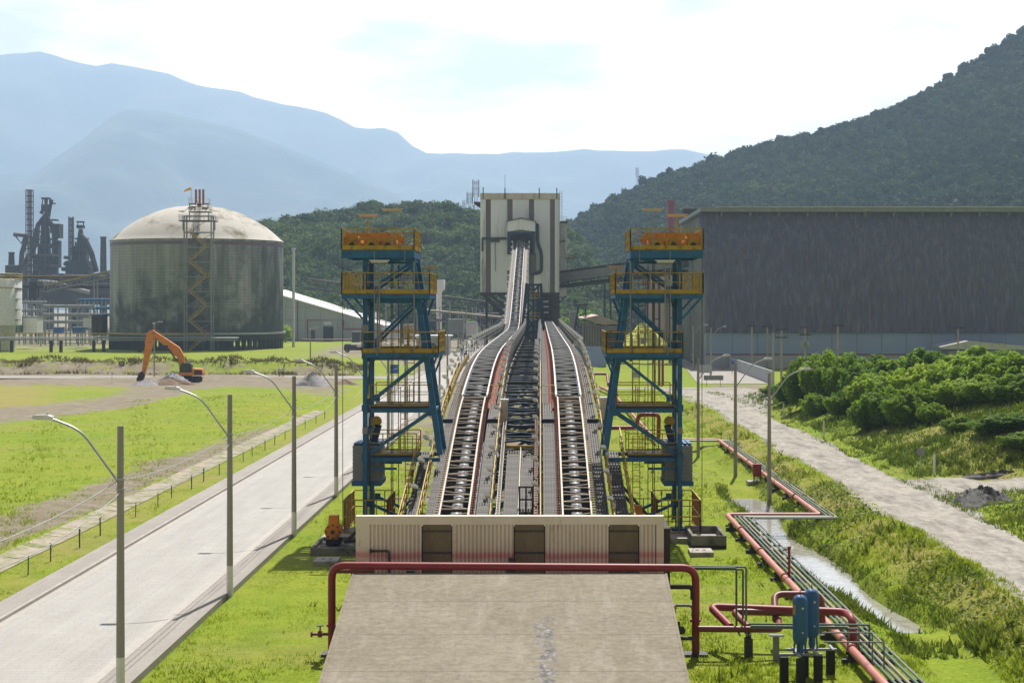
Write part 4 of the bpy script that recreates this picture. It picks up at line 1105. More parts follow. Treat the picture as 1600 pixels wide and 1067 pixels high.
# pump pads beside the towers
def pump(x, y, label, pad):
    t = thing('winch_pump', label, 'pump', (x,y,.5))
    MB().hcyl((x,y,1.05),(0,1,0),.48,.9,20).hcyl((x,y-.5,1.05),(0,1,0),.30,.16,16).build('pump_body', M['machine_orange'], t, smooth=True)
    MB().prism([(x-.30,1.4),(x+.30,1.4),(x+.26,1.95),(x-.26,1.95)],'y',y-.25,y+.3).build('motor_box', M['machine_orange'], t)
    f = MB().hcyl((x,y-.62,1.05),(0,1,0),.12,.1)
    for k in range(8): a = k*.785; f.hcyl((x+.38*math.cos(a),y-.46,1.05+.38*math.sin(a)),(0,1,0),.05,.08,8)
    f.build('bolts', M['brown'], t); MB().box(x-.4,x+.4,y-.5,y+.5,.3,.62).build('base_frame', M['black'], t)
    m = MB(); m.beam((x+.6,y,.42),(x+1.3,y+.3,.42),.16); m.beam((x+.7,y-.3,.42),(x+1.2,y+.6,.9),.14); m.build('drive_shaft', M['brown'], t)
pump(-11.9, 88.6, 'orange round pump on the concrete pad left of the left blue tower', 0)
M['oldconcrete'] = mk('dark_stained_concrete', (.215,.20,.175), (.145,.135,.12), .8, .95, c3=(.07,.065,.055), s3=1.1, t3=.55, bump=.015)
def kerbpad(x0,x1,y0,y1,h,label):
    t = thing('pump_pad', label, 'concrete pad', ((x0+x1)/2,(y0+y1)/2,0))
    MB().box(x0,x1,y0,y1,-.4,.2).build('floor_slab', M['soot'] if x0 > 0 else M['oldconcrete'], t)
    m = MB(); w=.16
    m.box(x0,x1,y0,y0+w,.2,h).box(x0,x1,y1-w,y1,.2,h).box(x0,x0+w,y0+w,y1-w,.2,h).box(x1-w,x1,y0+w,y1-w,.2,h); m.build('kerb_wall', M['oldconcrete'], t)
kerbpad(-12.9,-9.6,86.2,90.5,.42,'kerbed concrete pad under the orange pump')
kerbpad(8.75,10.75,88.6,92.8,.75,'open concrete sump box beside the foot of the right blue tower')
for i,(x,y,lb) in enumerate(((-11.6,83.6,'flat concrete cover slab on the grass below the orange pump'),(9.05,86.6,'flat concrete cover slab on the grass below the sump box'))):
    s = thing('cover_slab', lb, 'cover slab', (x,y,0)); MB().box(x-.65,x+.65,y-.8,y+.8,-.2,.24).build('slab', M['concrete'], s)
    MB().beam((x-.3,y,.26),(x-.1,y,.26),.03).beam((x+.1,y,.26),(x+.3,y,.26),.03).build('lifting_handle', M['rust'], s)
pump(5.9, 93.0, 'yellow round winch half hidden behind the corrugated wall at the right tower', 0)
# ------------------------------------------------------------------ lamp posts and cables
lp = thing('lamp_post', '', 'lamp post')
MB().tube([(0,0,-.3),(0,0,1.35)],[.165,.158],10).build('pole_base', M['polewhite'], lp, smooth=True)
MB().tube([(0,0,1.35),(0,0,5),(0,0,9.6)],[.156,.14,.115],10).build('pole', M['pole'], lp, smooth=True)
MB().tube(fillet([(-.1,0,7.62),(-1.42,0,9.45),(-2.5,0,9.86)],.7,6),.045,8).hcyl((0,0,7.7),(0,0,1),.17,.07).hcyl((0,0,7.35),(0,0,1),.17,.05).beam((-.1,0,7.62),(.0,0,7.75),.09).build('arm', M['galv'], lp, smooth=True)
MB().prism([(-2.4,9.80),(-2.4,9.93),(-2.62,10.0),(-3.05,9.99),(-3.14,9.90),(-3.05,9.84)],'y',-.16,.16).hcyl((-2.62,0,10.02),(0,0,1),.05,.1).build('lamp_head', M['lampgrey'], lp)
LPY = [54.9+19.35*i for i in range(11)]
for i, y in enumerate(LPY):
    place(lp, i > 0, (-15.0, y, .12), '%s concrete lamp post along the paved road, its arm reaching left over the road' % ordn(i), 0.0, 'lamp posts along the paved road')
for i, (x, y, rz, lb) in enumerate(((17.05,114.3,0,'lamp post nearest the camera on the grass bank right of the conveyors'),(16.4,129,0,'second lamp post on the right grass bank, beside the red hydrant cabinet'),(15.3,148.7,0,'third lamp post on the right grass bank, beyond the pipe bend'),
        (34.6,311,-.2,'lamp post beside the grey sign board at the mouth of the side road'),(33.2,333,-.2,'lamp post on the lawn edge left of the white van'),(35.0,352,-.2,'lamp post standing just in front of the white van'),(31.6,372,-.2,'lamp post by the shed corner, left of the side road'),(33.5,400,-.2,'farthest lamp post along the side road beside the shed end'))):
    o = place(lp, True, (x, y, gzf(x, y)-.05), lb, math.pi+rz, 'lamp posts on the right')
    for c in KIDS.get(o.name, ()):
        if c.name.startswith('pole_base'):
            c.data = c.data.copy(); c.data.materials[0] = M['pole']
def cable(p, q, sag, label, r=.016):
    p, q = Vector(p), Vector(q); pts = []
    for k in range(13):
        t = k/12; v = p.lerp(q, t); v.z -= sag*4*t*(1-t); pts.append(v)
    tag(MB().tube(pts, r, 5).build('overhead_cable', M['wire' if r > .02 else 'galv']), label, 'cable', 'cables strung between the lamp posts')
yy = [35.5]+LPY[:8]
for i in range(len(yy)-1):
    cable((-15.12,yy[i],7.75),(-15.12,yy[i+1],7.75),.35,'upper cable spanning to the %s lamp post along the paved road' % ordn(i))
    cable((-14.95,yy[i],7.4),(-14.95,yy[i+1],7.4),.7,'lower slack cable spanning to the %s lamp post along the paved road' % ordn(i))
def field_lamp(px, pyt, pyb, Y, label):
    p = at(px, pyb, Y); z1 = at(px, pyt, Y).z
    t = thing('field_lamp', label, 'lamp post', (p.x, Y, 0))
    MB().tube([(p.x,Y,-.2),(p.x,Y,z1)],[.16,.11],8).build('pole', M['pole'], t, smooth=True)
    MB().tube([(p.x,Y,z1-.3),(p.x+.3,Y-.1,z1+.2),(p.x+1.0,Y-.2,z1+.4)],.06,6).build('arm', M['galv'], t)
    MB().cbox((p.x+1.2,Y-.2,z1+.42),.9,.35,.18).cbox((p.x-.1,Y,z1+.1),.35,.3,.3).build('lamp_head', M['lampgrey'], t)
field_lamp(241, 506, 588, 303, 'concrete field lamp pole standing behind the orange excavator arm')
field_lamp(485, 515, 577, 339, 'concrete field lamp pole left of the left tower by the grey berm')
field_lamp(687, 480, 556, 430, 'grey lamp pole beside the truck at the far end of the paved road')

# stakes along the concrete drain
sk = thing('sapling_stake', '', 'stake')
MB().beam((0,0,-.2),(.02,0,1.0),.05).build('stake', M['brown'], sk)
M['leaf_small'] = leafmat('sapling_leaf', (.05,.09,.015), (.14,.19,.03))
m = MB()
for k in range(14):
    a = rnd.uniform(0,6.28); z = rnd.uniform(.3,1.15); r_ = rnd.uniform(.03,.16); c = Vector((r_*math.cos(a),r_*math.sin(a),z)); u = Vector((rnd.uniform(-1,1),rnd.uniform(-1,1),rnd.uniform(-.5,.5))).normalized()*.06; w = u.cross(Vector((.3,.2,1))).normalized()*.04
    m.quad(c-u,c-w,c+u,c+w)
m.build('sapling', M['leaf_small'], sk)
ys_ = [58.5,62.6,67,71.5,75.8,80,84.2,88.9,93.8,98,102,107,112,117.4,122.6,127.5,132.6,138,143,149,155,161,168,175,183,191]
for i, y in enumerate(ys_): place(sk, i > 0, (-26.75+.12*math.sin(i*3), y, gzf(-26.7,y)), '%s thin dark sapling stake in the verge beside the stepped concrete drain' % ordn(i), i*1.3, 'stakes along the drain', .85+.3*rnd.random())
pk = thing('white_picket', '', 'picket'); MB().tube([(0,0,-.2),(0,0,2.0)],.06,6).build('post', M['white'], pk); MB().cbox((0,0,1.9),.18,.14,.2).build('cap', M['white'], pk)
for i,(px,pb) in enumerate(((126,584),(131,578),(136,583),(153,577),(175,597),(175,574),(318,593),(520,583),(533,581),(552,582),(560,583))):
    g = gr(px,pb,.2); place(pk, i>0, (g.x,g.y,gzf(g.x,g.y)), ['white picket at the left end of the dirt track','white picket second from the left on the dirt track','white picket third from the left on the dirt track','white picket before the grassy mound','white picket nearest the camera by the mound','white picket behind the mound','white picket right of the excavator tracks','white picket behind the large gravel heap','white picket right of the gravel heap','white picket left of the left tower','white picket nearest the left tower'][i], 0, 'white pickets on the field', .75+.4*((i*37)%10)/10)

# ------------------------------------------------------------------ pipelines on the right
PZ = .58
main = [(11.2,236,PZ),(11.6,154,PZ),(17.85,154,PZ),(17.95,98.6,PZ),(12.0,98.6,PZ),(12.25,46,PZ)]
t = thing('pink_pipeline', 'thick faded red pipeline zigzagging over the grass and across the ditch on the right', 'pipeline', (12,98,0))
MB().tube(fillet(main[:4],.5,5),.17,12).build('pipe_run', M['pink'], t, smooth=True)
MB().tube(fillet([main[3],main[4],main[5]],.5,5),.17,12).build('pipe_run', M['pink'], t, smooth=True)
f = MB()
for y in (92,84,76,68,60,52): f.hcyl((12.0+(98.6-y)*.0047,y,PZ),(0,1,0),.24,.07)
for y in (145,132,120,108): f.hcyl((17.9,y,PZ),(0,1,0),.24,.07)
f.build('flange', M['pink'], t)
for k,(o,mt,r,lb) in enumerate(((.42,'pipegreen',.055,'thin green pipe hugging the thick faded red pipeline'),(.66,'pipegrey',.06,'thin grey pipe second out from the thick faded red pipeline'),(.92,'pipebeige',.065,'thin beige pipe third out from the thick faded red pipeline'),(1.20,'pipegreen',.06,'thin green pipe fourth out from the faded red pipeline'),(1.46,'pipegrey',.05,'outermost thin grey pipe of the bundle over the ditch'))):
    pts = [(14.0,154-o*.6,PZ),(17.85+o,154-o*.6,PZ),(17.95+o,98.6-o,PZ),(12.0+o,98.6-o,PZ),(12.25+o,46,PZ)]
    q = thing('service_pipe', lb, 'pipe', pts[2], 'thin pipes of the bundle'); MB().tube(fillet(pts,.15,3),r,8).build('pipe_run', M[mt], q, smooth=True)
sp = thing('pipe_support', '', 'pipe support')
MB().box(-.35,1.75,-.14,.14,-1.2,.22).build('sleeper', M['dark'], sp); MB().box(-.1,.1,-.1,.1,.22,.40).box(-.2,1.7,-.06,.06,.40,.5).build('saddle', M['brown'], sp)
spots = [(11.95+(98.6-y)*.0047, y, 'before') for y in (51,55.5,60,64.5,69,73.5,78,82.5,87,91.5,96)] + [(17.85,y,'beyond') for y in (101,106,111,116,121,126,131,136,141,146,151)]
cnt = {'before':0,'beyond':0}
for i,(x,y,w) in enumerate(spots):
    place(sp, i>0, (x,y,min(.0,gzf(x+.6,y))), '%s dark sleeper carrying the pipe bundle %s the ditch crossing' % (ordn(cnt[w]), 'on the lawn before' if w=='before' else 'on the bank beyond'), 0, 'pipe sleepers'); cnt[w]+=1
for i,(x,w) in enumerate(((13.6,'left bank'),(17.2,'right bank'))):
    place(sp, True, (x,98.2,-.3), 'dark sleeper under the pipe crossing on the ditch\'s %s' % w, R(-90), 'pipe sleepers')
# red hydrant pieces
t = thing('hydrant_post', 'slim red hydrant post with a tap standing by the pipe bundle', 'hydrant', (12.32,76,.7))
MB().tube([(12.32,76,.55),(12.32,76,2.05)],.065,8).hcyl((12.32,76,.85),(0,0,1),.13,.06).hcyl((12.32,76,2.05),(0,0,1),.09,.14).build('post', M['red'], t)
MB().tube([(12.32,76,1.95),(12.1,76,1.97),(12.02,76,1.9)],.04,6).hcyl((12.14,76,2.06),(0,0,1),.08,.03).build('tap', M['brickred'], t)
x,y = 17.3,122.5
t = thing('hydrant_cabinet', 'red hydrant cabinet standing on a concrete pad by the lamp post', 'cabinet', (x,y,0))
MB().box(x-.32,x+.32,y-.22,y+.22,.45,1.32).prism([(x-.36,1.32),(x+.36,1.32),(x+.3,1.42),(x-.3,1.42)],'y',y-.26,y+.26).build('cabinet_box', M['red'], t)
MB().box(x-.26,x+.26,y-.235,y-.222,.52,1.26).build('door', M['red'], t); MB().box(x+.15,x+.19,y-.26,y-.236,.8,.95).build('handle', M['dark'], t)
for s in (-1,1): MB().box(x+s*.24-.04,x+s*.24+.04,y-.15,y+.15,.05,.448).build('leg', M['brickred'], t)
MB().box(x-.8,x+.8,y-.7,y+.6,-.2,.08).build('pad', M['concrete'], t)
# pipes by the foreground
def pp(pts, r, mt, lb, fr=.3, n=12): return rpipe('branch_pipe', pts, r, mt, lb, fr=fr, n=n)
pp([(6.3,61.2,1.15),(9.55,61.2,1.12),(9.75,62.8,1.2)], .13,'brickred','dark red pipe running right from the right leg of the red arch')
pp([(7.6,61.3,1.2),(7.0,63.3,1.62),(12.35,62.2,1.62),(12.45,61.2,1.55),(12.45,61.0,.45)], .16,'red','long dark red pipe behind the blue tanks that bends down to the pipeline',.4)
pp([(8.3,61.3,1.2),(7.9,62.9,1.5),(11.3,62.5,1.5)], .14,'brickred','second dark red pipe looping back beside the long one')
pp([(9.6,62.6,1.2),(9.75,64.0,2.0),(11.7,64.0,2.0),(11.75,63.9,.6)], .14,'brickred','dark red pipe hoop standing behind the blue tanks',.4)
for i,(x1,z1,mt,lb) in enumerate(((7.92,3.42,'pipegreen','leftmost of three thin green uprights right of the red arch'),(8.2,3.36,'pipegreen','middle of three thin green uprights right of the red arch'),(8.34,3.44,'pipegrey','rightmost thin upright right of the red arch'))):
    pp([(5.3,62.2+.1*i,z1),(x1,62.0+.1*i,z1),(x1,62.0+.1*i,1.0),(x1,60.9,.95)], .042, mt, lb, .08, 8)
for i,(o,z,mt) in enumerate(((0,1.38,'pipegreen'),(.12,1.30,'pipegrey'),(.25,1.42,'pipegreen'))):
    pp([(8.3,60.6+o,z),(12.1+.45*i,60.4+o,z),(12.1+.45*i,60.4+o,.4)], .042, mt, ('thin green pipe passing behind the blue tanks','thin grey pipe passing behind the blue tanks','upper thin green pipe passing behind the blue tanks')[i], .1, 8)
for i,(x1,z1,y) in enumerate(((12.5,1.72,57.8),(12.85,1.45,57.4))):
    pp([(10.6,y,z1),(x1,y,z1),(x1,y,.4)], .03, 'pipegrey', ('upper thin grey pipe leading right from the blue tanks','lower thin grey pipe leading right from the blue tanks')[i], .08, 8)
x=8.75; t = thing('pipe_stand', 'grey steel stand holding the dark red pipe left of the blue tanks', 'stand', (9.35,60.6,0)); MB().box(9.2,9.42,60.5,60.72,-.2,1.0).build('post', M['grey'], t); MB().box(9.05,9.6,60.42,60.8,1.0,1.03).build('head_plate', M['grey'], t)
t = thing('pipe_stand', 'short black stand under the dark red pipe near the lawn drain', 'stand', (8.3,61.2,0)); MB().box(8.15,8.45,61.0,61.4,-.2,.78).build('post', M['dark'], t); MB().box(8.2,8.4,61.1,61.3,.78,.97).build('saddle', M['brown'], t)
def air_tank(x,y,zb,lb):
    t = thing('air_receiver', lb, 'tank', (x,y,zb))
    prof = [(.03,-.16),(.1,-.12),(.2,-.06),(.255,.03),(.275,.12),(.275,1.5),(.262,1.6),(.21,1.69),(.12,1.745),(.03,1.76)]
    MB().lathe((x,y,zb),prof,24).build('vessel', M['tankblue'], t, smooth=True)
    MB().hcyl((x,y,zb-.25),(0,0,1),.13,.26).hcyl((x,y,zb-.40),(0,0,1),.10,.12).build('outlet', M['tankblue'], t)
    MB().tube([(x,y,zb+1.74),(x,y,zb+1.92),(x+.06,y,zb+1.92)],.022,6).build('relief_valve', M['dark'], t)
    # label plate wraps the shell
    rows=[]
    for z in (1.05,1.42): rows.append([(x+.278*math.cos(a),y+.278*math.sin(a),zb+z) for a in [math.pi*1.05+k*.14 for k in range(5)]])
    MB().grid(rows).build('label_plate', M['yellow'], t)
    MB().hcyl((x+.05,y-.285,zb+1.3),(0,1,0),.04,.06).hcyl((x+.05,y-.285,zb+.4),(0,1,0),.03,.06).build('gauge', M['lampgrey'], t)
    f = MB()
    for a in (.5,2.6,4.7): f.beam((x+.2*math.cos(a),y+.2*math.sin(a),zb+.1),(x+.26*math.cos(a),y+.26*math.sin(a),zb-.5),.06)
    f.build('legs', M['tankblue'], t)
air_tank(9.68,57.2,1.50,'nearer blue air receiver tank with a yellow plate, on dark pedestals')
air_tank(10.26,58.0,1.58,'farther blue air receiver tank half hidden behind the other one')
t = thing('tank_stand', 'dark pedestals and steel frame carrying the two blue air tanks', 'stand', (10,57.5,0))
for (x,y) in ((9.05,57.0),(9.6,56.6),(9.95,57.9),(10.35,57.2),(11.0,58.2)): MB().box(x-.15,x+.15,y-.15,y+.15,-.3,1.0).build('pedestal', M['black'], t)  # concrete pedestals coloured black, their shade put into the colour
MB().box(8.9,10.5,57.1,57.25,1.0,1.08).box(9.3,11.2,57.95,58.1,1.0,1.08).box(9.5,9.62,56.5,58.1,1.081,1.14).box(10.2,10.32,56.8,58.3,1.081,1.14).box(10.95,11.05,57.6,58.4,1.081,1.14).build('frame', M['grey'], t)

# ------------------------------------------------------------------ heaps
def heap(name, c, rx_, ry_, h, mat, label, seed, cat='heap'):
    r = np.random.RandomState(seed); n, m_ = 44, 16
    rows = []
    for i in range(m_+1):
        f = i/m_; row = []
        for k in range(n+1):
            a = 2*math.pi*(k % n)/n
            w = 1+.16*math.sin(a*3+seed)+.1*math.sin(a*5+seed*2)
            j = 0 if i in (0,) else (r.normal()*.05*h)
            if name == 'rubble_heap': j *= 3.2
            if k == n: j = row[0][3]
            row.append((c[0]+rx_*f*w*math.cos(a), c[1]+ry_*f*w*math.sin(a), c[2]+h*(1-f**1.15)-.12*f+j*(1-f*.5), j))
        rows.append(row)
    o = MB().grid([[q[:3] for q in row] for row in rows]).build(name, M[mat], None, smooth=True)
    return tag(o, label, cat)
heap('gravel_heap', (-39.6,268,.1), 3.4, 3.5, 2.3, 'gravel', 'tall grey gravel heap near the left tower at the field edge', 4)
heap('gravel_heap', (-66.2,277,.2), 3.0, 3.0, 1.9, 'gravel', 'grey gravel heap in front of the excavator tracks', 5)
heap('gravel_heap', (-69.5,272,.1), 3.0, 2.2, .9, 'gravel', 'low grey gravel heap under the excavator bucket', 6)
heap('soil_heap', (-66,273.5,.0), 4.4, 2.4, 1.25, 'brownsoil', 'brown soil heap in front of the excavator', 7)
heap('soil_heap', (-34.5,271,.1), 2.6, 2.0, .9, 'brownsoil', 'brown soil heap right of the tall gravel heap', 8)
heap('rubble_heap', (29.3,101.5,1.1), 2.4, 3.4, .9, 'rubble', 'dark rubble heap at the edge of the gravel road branch', 9)
heap('rubble_heap', (34.5,113.5,1.2), 5.5, 1.3, .6, 'rubble', 'long dark rubble heap beyond the gravel road branch', 10)

# ------------------------------------------------------------------ excavator
EY = 285.0
def E(px, py): 
    p = at(px, py, EY); return (p.x, p.z+.15)
t = thing('excavator', 'orange crawler excavator with a raised arm digging beside the gravel heaps', 'excavator', (E(293,597)[0], EY, 0))
def trk(y):
    x0, x1 = E(273,0)[0], E(314,0)[0]; r = .42; pr=[]
    for k in range(9): a = math.pi/2+math.pi*k/8; pr.append((x0+r+r*math.cos(a), .1+r+r*math.sin(a)))
    for k in range(9): a = -math.pi/2+math.pi*k/8; pr.append((x1-r+r*math.cos(a), .1+r+r*math.sin(a)))
    o = MB().prism(pr,'y',y-.3,y+.3).build('track', M['black'], t)
    w = MB()
    for k in range(6): w.hcyl((x0+r+(x1-x0-2*r)*k/5,y-.31,.1+r),(0,1,0),.27,.06,12)
    w.build('roller', M['dark'], o)
trk(EY-1.2); trk(EY+1.2)
x0,x1 = E(281,0)[0], E(317.5,0)[0]
MB().box(E(284,0)[0],E(298,0)[0],EY-1.0,EY+1.0,.85,1.15).build('turntable', M['dark'], t)
MB().prism([(x0,1.15),(x1,1.15),(x1+.05,1.6),(x1-.1,2.35),(E(303,0)[0],2.45),(E(303,0)[0],1.7),(x0,1.7)],'y',EY-1.35,EY+1.35).build('body', M['machine_orange'], t)
MB().box(E(306,0)[0],x1+.12,EY-1.38,EY-1.36,1.3,2.1).build('engine_grille', M['dark'], t)
cx0,cx1 = E(283,0)[0],E(301,0)[0]
cab = MB().prism([(cx0,1.72),(cx1,1.72),(cx1,3.2),(cx1-.3,3.5),(cx0+.45,3.5),(cx0,2.7)],'y',EY-1.34,EY-.1).build('cab', M['dark'], t)
MB().prism([(cx0+.12,2.0),(cx1-.75,2.0),(cx1-.75,3.3),(cx0+.52,3.3),(cx0+.12,2.65)],'y',EY-1.37,EY-1.345).build('window', M['glass'], cab)
bp=[E(284.5,571),E(281.5,557),E(277,550),E(240,522.5)]
boom=[(bp[0][0]-.45,bp[0][1]),(bp[0][0]+.45,bp[0][1]),(bp[1][0]+.75,bp[1][1]),(bp[2][0]+.4,bp[2][1]+.75),(bp[3][0]+.2,bp[3][1]+.45),(bp[3][0]-.3,bp[3][1]),(bp[3][0]+.1,bp[3][1]-.4),(bp[2][0]-.7,bp[2][1]-.7),(bp[1][0]-.5,bp[1][1]-.2)]
MB().prism(boom,'y',EY-.35,EY+.35).build('boom', M['machine_orange'], t)
s0,s1=E(237,519),E(224.5,584)
MB().prism([(s0[0]-1.0,s0[1]-.9),(s0[0]-.6,s0[1]),(s0[0]+.3,s0[1]+.35),(s0[0]+.75,s0[1]-.2),(s0[0]+.5,s0[1]-1.4),(s1[0]+.35,s1[1]),(s1[0]-.3,s1[1])],'y',EY-.28,EY+.28).build('stick', M['machine_orange'], t)
b0=E(222,588)
MB().prism([(b0[0]+.2,b0[1]+.8),(b0[0]-.3,b0[1]+.7),(b0[0]-.9,b0[1]-.5),(b0[0]-.9,b0[1]-1.0),(b0[0]+.2,b0[1]-.8),(b0[0]+.5,b0[1]+.1)],'y',EY-.5,EY+.5).build('bucket', M['brown'], t)
m=MB(); a=E(262,541); b=E(279,566); m.tube([(a[0],EY-.5,a[1]-.4),(b[0],EY-.6,b[1])],.13,8); a=E(258,530); b=E(240,521); m.tube([(a[0],EY-.1,a[1]+.3),(b[0],EY-.1,b[1]+.9)],.11,8); m.build('hydraulic_ram', M['dark'], t)
MB().box(E(256,0)[0],E(263,0)[0],EY-.38,EY-.355,E(0,540.5)[1],E(0,545)[1]).build('boom_decal', M['dark'], t)

# ------------------------------------------------------------------ workers
def person(x, y, z, rz, label, pose):
    t_name='person'
    J = {'pel':(0,0,.98,.13),'wai':(0,0,1.14,.135),'che':(0,0,1.36,.165),'nec':(0,0,1.52,.065),'hea':(0,-.02,1.66,.105),'top':(0,-.01,1.76,.08),
         'sl':(-.2,0,1.44,.075),'el':(-.29,-.03,1.17,.052),'wl':(-.27,-.20,.98,.042),'hl':(-.26,-.27,.93,.045),
         'sr':(.2,0,1.44,.075),'er':(.30,.0,1.16,.052),'wr':(.28,-.12,.93,.042),'hr':(.27,-.17,.86,.045),
         'kl':(-.12,-.05-pose*.1,.53,.078),'al':(-.13,.02-pose*.12,.09,.052),'fl':(-.14,-.15-pose*.1,.04,.045),
         'kr':(.12,-.02+pose*.08,.53,.078),'ar':(.13,.05+pose*.2,.09,.052),'fr':(.14,-.12+pose*.2,.04,.045),
         'hpl':(-.1,0,.92,.105),'hpr':(.1,0,.92,.105)}
    Eg=[('pel','wai'),('wai','che'),('che','nec'),('nec','hea'),('hea','top'),('che','sl'),('sl','el'),('el','wl'),('wl','hl'),('che','sr'),('sr','er'),('er','wr'),('wr','hr'),
        ('pel','hpl'),('hpl','kl'),('kl','al'),('al','fl'),('pel','hpr'),('hpr','kr'),('kr','ar'),('ar','fr')]
    ks=list(J); me=bpy.data.meshes.new('person'); me.from_pydata([J[k][:3] for k in ks],[(ks.index(a),ks.index(b)) for a,b in Eg],[])
    me.materials.append(M['person'])
    o=bpy.data.objects.new('person',me); COL.objects.link(o)
    sk_=o.modifiers.new('skin','SKIN'); me.skin_vertices  # data layer made by the modifier
    for i,k in enumerate(ks): me.skin_vertices[0].data[i].radius=(J[k][3],J[k][3]); me.skin_vertices[0].data[i].use_root=(k=='pel')
    s2=o.modifiers.new('sub','SUBSURF'); s2.levels=1; s2.render_levels=1
    o.location=(x,y,z); o.rotation_euler=(0,0,rz); tag(o,label,'person')
    h=MB().lathe((0,-.01,1.70),[(.145,0),(.14,.05),(.11,.11),(.06,.145),(.01,.155)],14); h.box(-.09,.09,-.22,-.1,1.70,1.72)
    hb=h.build('helmet', M['white']); hb.parent=o
    v=MB(); v.lathe((0,0,1.06),[(.165,0),(.18,.14),(.20,.3),(.17,.40),(.09,.45)],14); vb=v.build('vest', M['hivis']); vb.parent=o; vb.scale=(1.05,.85,1)
    return o
def person_mat():
    m=bpy.data.materials.new('person_clothes'); nt,N,L=nodes(m); b=N['Principled BSDF']; b.inputs['Roughness'].default_value=.8
    tc=N.new('ShaderNodeTexCoord'); sx=N.new('ShaderNodeSeparateXYZ'); L.new(tc.outputs['Object'],sx.inputs[0])
    cr=N.new('ShaderNodeValToRGB'); cr.color_ramp.interpolation='CONSTANT'; e=cr.color_ramp.elements
    e[0].position=0; e[0].color=(.02,.02,.02,1); e[1].position=.055; e[1].color=(.03,.035,.055,1)
    for p,c in ((.5,(.10,.13,.22,1)),(.745,(.33,.19,.12,1))): k=e.new(p); k.color=c
    mr=N.new('ShaderNodeMath'); mr.operation='MULTIPLY'; mr.inputs[1].default_value=.5; L.new(sx.outputs['Z'],mr.inputs[0]); L.new(mr.outputs[0],cr.inputs['Fac']); L.new(cr.outputs['Color'],b.inputs['Base Color']); return m
M['person']=person_mat()
person(-51.7,304.5,gzf(-51.7,304.5),.4,'worker in a lime vest and white helmet standing left of another',1.0)
person(-50.9,303.8,gzf(-50.9,303.8),-.5,'worker in a lime vest and white helmet standing right of another',.4)
# ------------------------------------------------------------------ white transfer tower
M['clad'] = mk('white_cladding', (.76,.80,.86), (.64,.67,.72), .12, .5, streak=.12, c3=(.33,.31,.295), s3=.3, t3=.58)
M['cladgrey'] = mk('smoky_cladding_strip', (.145,.125,.12), (.105,.09,.088), .2, .5, streak=.15)
M['cladtop'] = mk('stained_parapet', (.60,.56,.50), (.45,.40,.34), .25, .6, streak=.3, c3=(.18,.16,.15), s3=.35, t3=.6)
TY = 386.0
def TX(px): return (px-VX)*TY/F
def TZ(py): return H-(py-VY)*TY/F
tt = thing('transfer_tower', 'tall white clad transfer tower with dark vertical strips where the left conveyor ends', 'tower', (TX(812),TY,0))
zb, zt = TZ(457), TZ(312)
edges = [750.5,759,767,792.6,801,826.5,834.5,859.4,867,874]
def ribbed(x0,x1,z0,z1,y,pitch=.45,d=.07):
    m=MB(); n=max(1,round((x1-x0)/pitch)); p=(x1-x0)/n; pts=[]
    for i in range(n):
        xx=x0+i*p; pts += [(xx,y),(xx+p*.72,y),(xx+p*.78,y-d),(xx+p*.94,y-d)]
    pts.append((x1,y)); m.grid([[(a,b,z) for a,b in pts] for z in (z0,z1)]); m.grid([[(a,b+.05,z) for a,b in pts] for z in (z1,z0)]); return m
for i in range(9):
    x0,x1=TX(edges[i]),TX(edges[i+1])
    if i%2: MB().box(x0,x1,TY+.02,TY+.10,zb,zt).build('smoky_strip', M['cladgrey'], tt)
    else: ribbed(x0,x1,zb,zt,TY).build('cladding_panel', M['clad'], tt)
MB().box(TX(750.6),TX(873.9),TY+.15,TY+17,zb+.1,zt+.2).build('building_core', M['cladgrey'], tt)
MB().box(TX(750.3),TX(874.3),TY-.2,TY+17.1,TZ(311.6),TZ(302)).build('parapet', M['cladtop'], tt)
MB().box(TX(750),TX(874.5),TY-.25,TY+.1,zb-.5,zb-.02).box(TX(750),TX(874.5),TY+16.6,TY+17,zb-.5,zb-.02).build('floor_beam', M['dark'], tt)
MB().beam((TX(872.8),TY-.15,zb),(TX(872.8),TY-.15,zt),.14).build('corner_trim', M['white'], tt)
# entry hood over the conveyor head
hx0,hx1,hm=TX(793.8),TX(836.3),TX(814.5)
hy0=TY-7
MB().prism([(hx0,TZ(364)),(hm,TZ(361)),(hx1,TZ(364)),(hx1,TZ(349)),(hm,TZ(344.5)),(hx0,TZ(349))],'y',hy0,TY-.05).build('hood', M['clad'], tt)
MB().prism([(hx0-.3,TZ(349.2)),(hx0-.3,TZ(348)),(hm,TZ(342.6)),(hx1+.3,TZ(348)),(hx1+.3,TZ(349.2)),(hm,TZ(344.3))],'y',hy0-.4,TY-.05).build('hood_roof', M['cladgrey'], tt)
fr=MB()
for y in (hy0+.3,TY-1): 
    for x in (hx0+.4,hx1-.4): fr.beam((x,y,TZ(364)),(x,y,TZ(397)),.55)
fr.box(hx0,hx1,hy0+.1,hy0+.6,TZ(368),TZ(364.2)); fr.beam((hx0+.4,hy0+.2,TZ(368)),(hm,hy0+.2,TZ(376)),.2); fr.beam((hx1-.4,hy0+.2,TZ(368)),(hm,hy0+.2,TZ(376)),.2)
fr.build('hood_frame', M['navy'], tt)
MB().box(hx0+.7,hx1-.7,TY-1.2,TY-.06,TZ(397),TZ(366)).build('entry_opening', M['black'], tt)
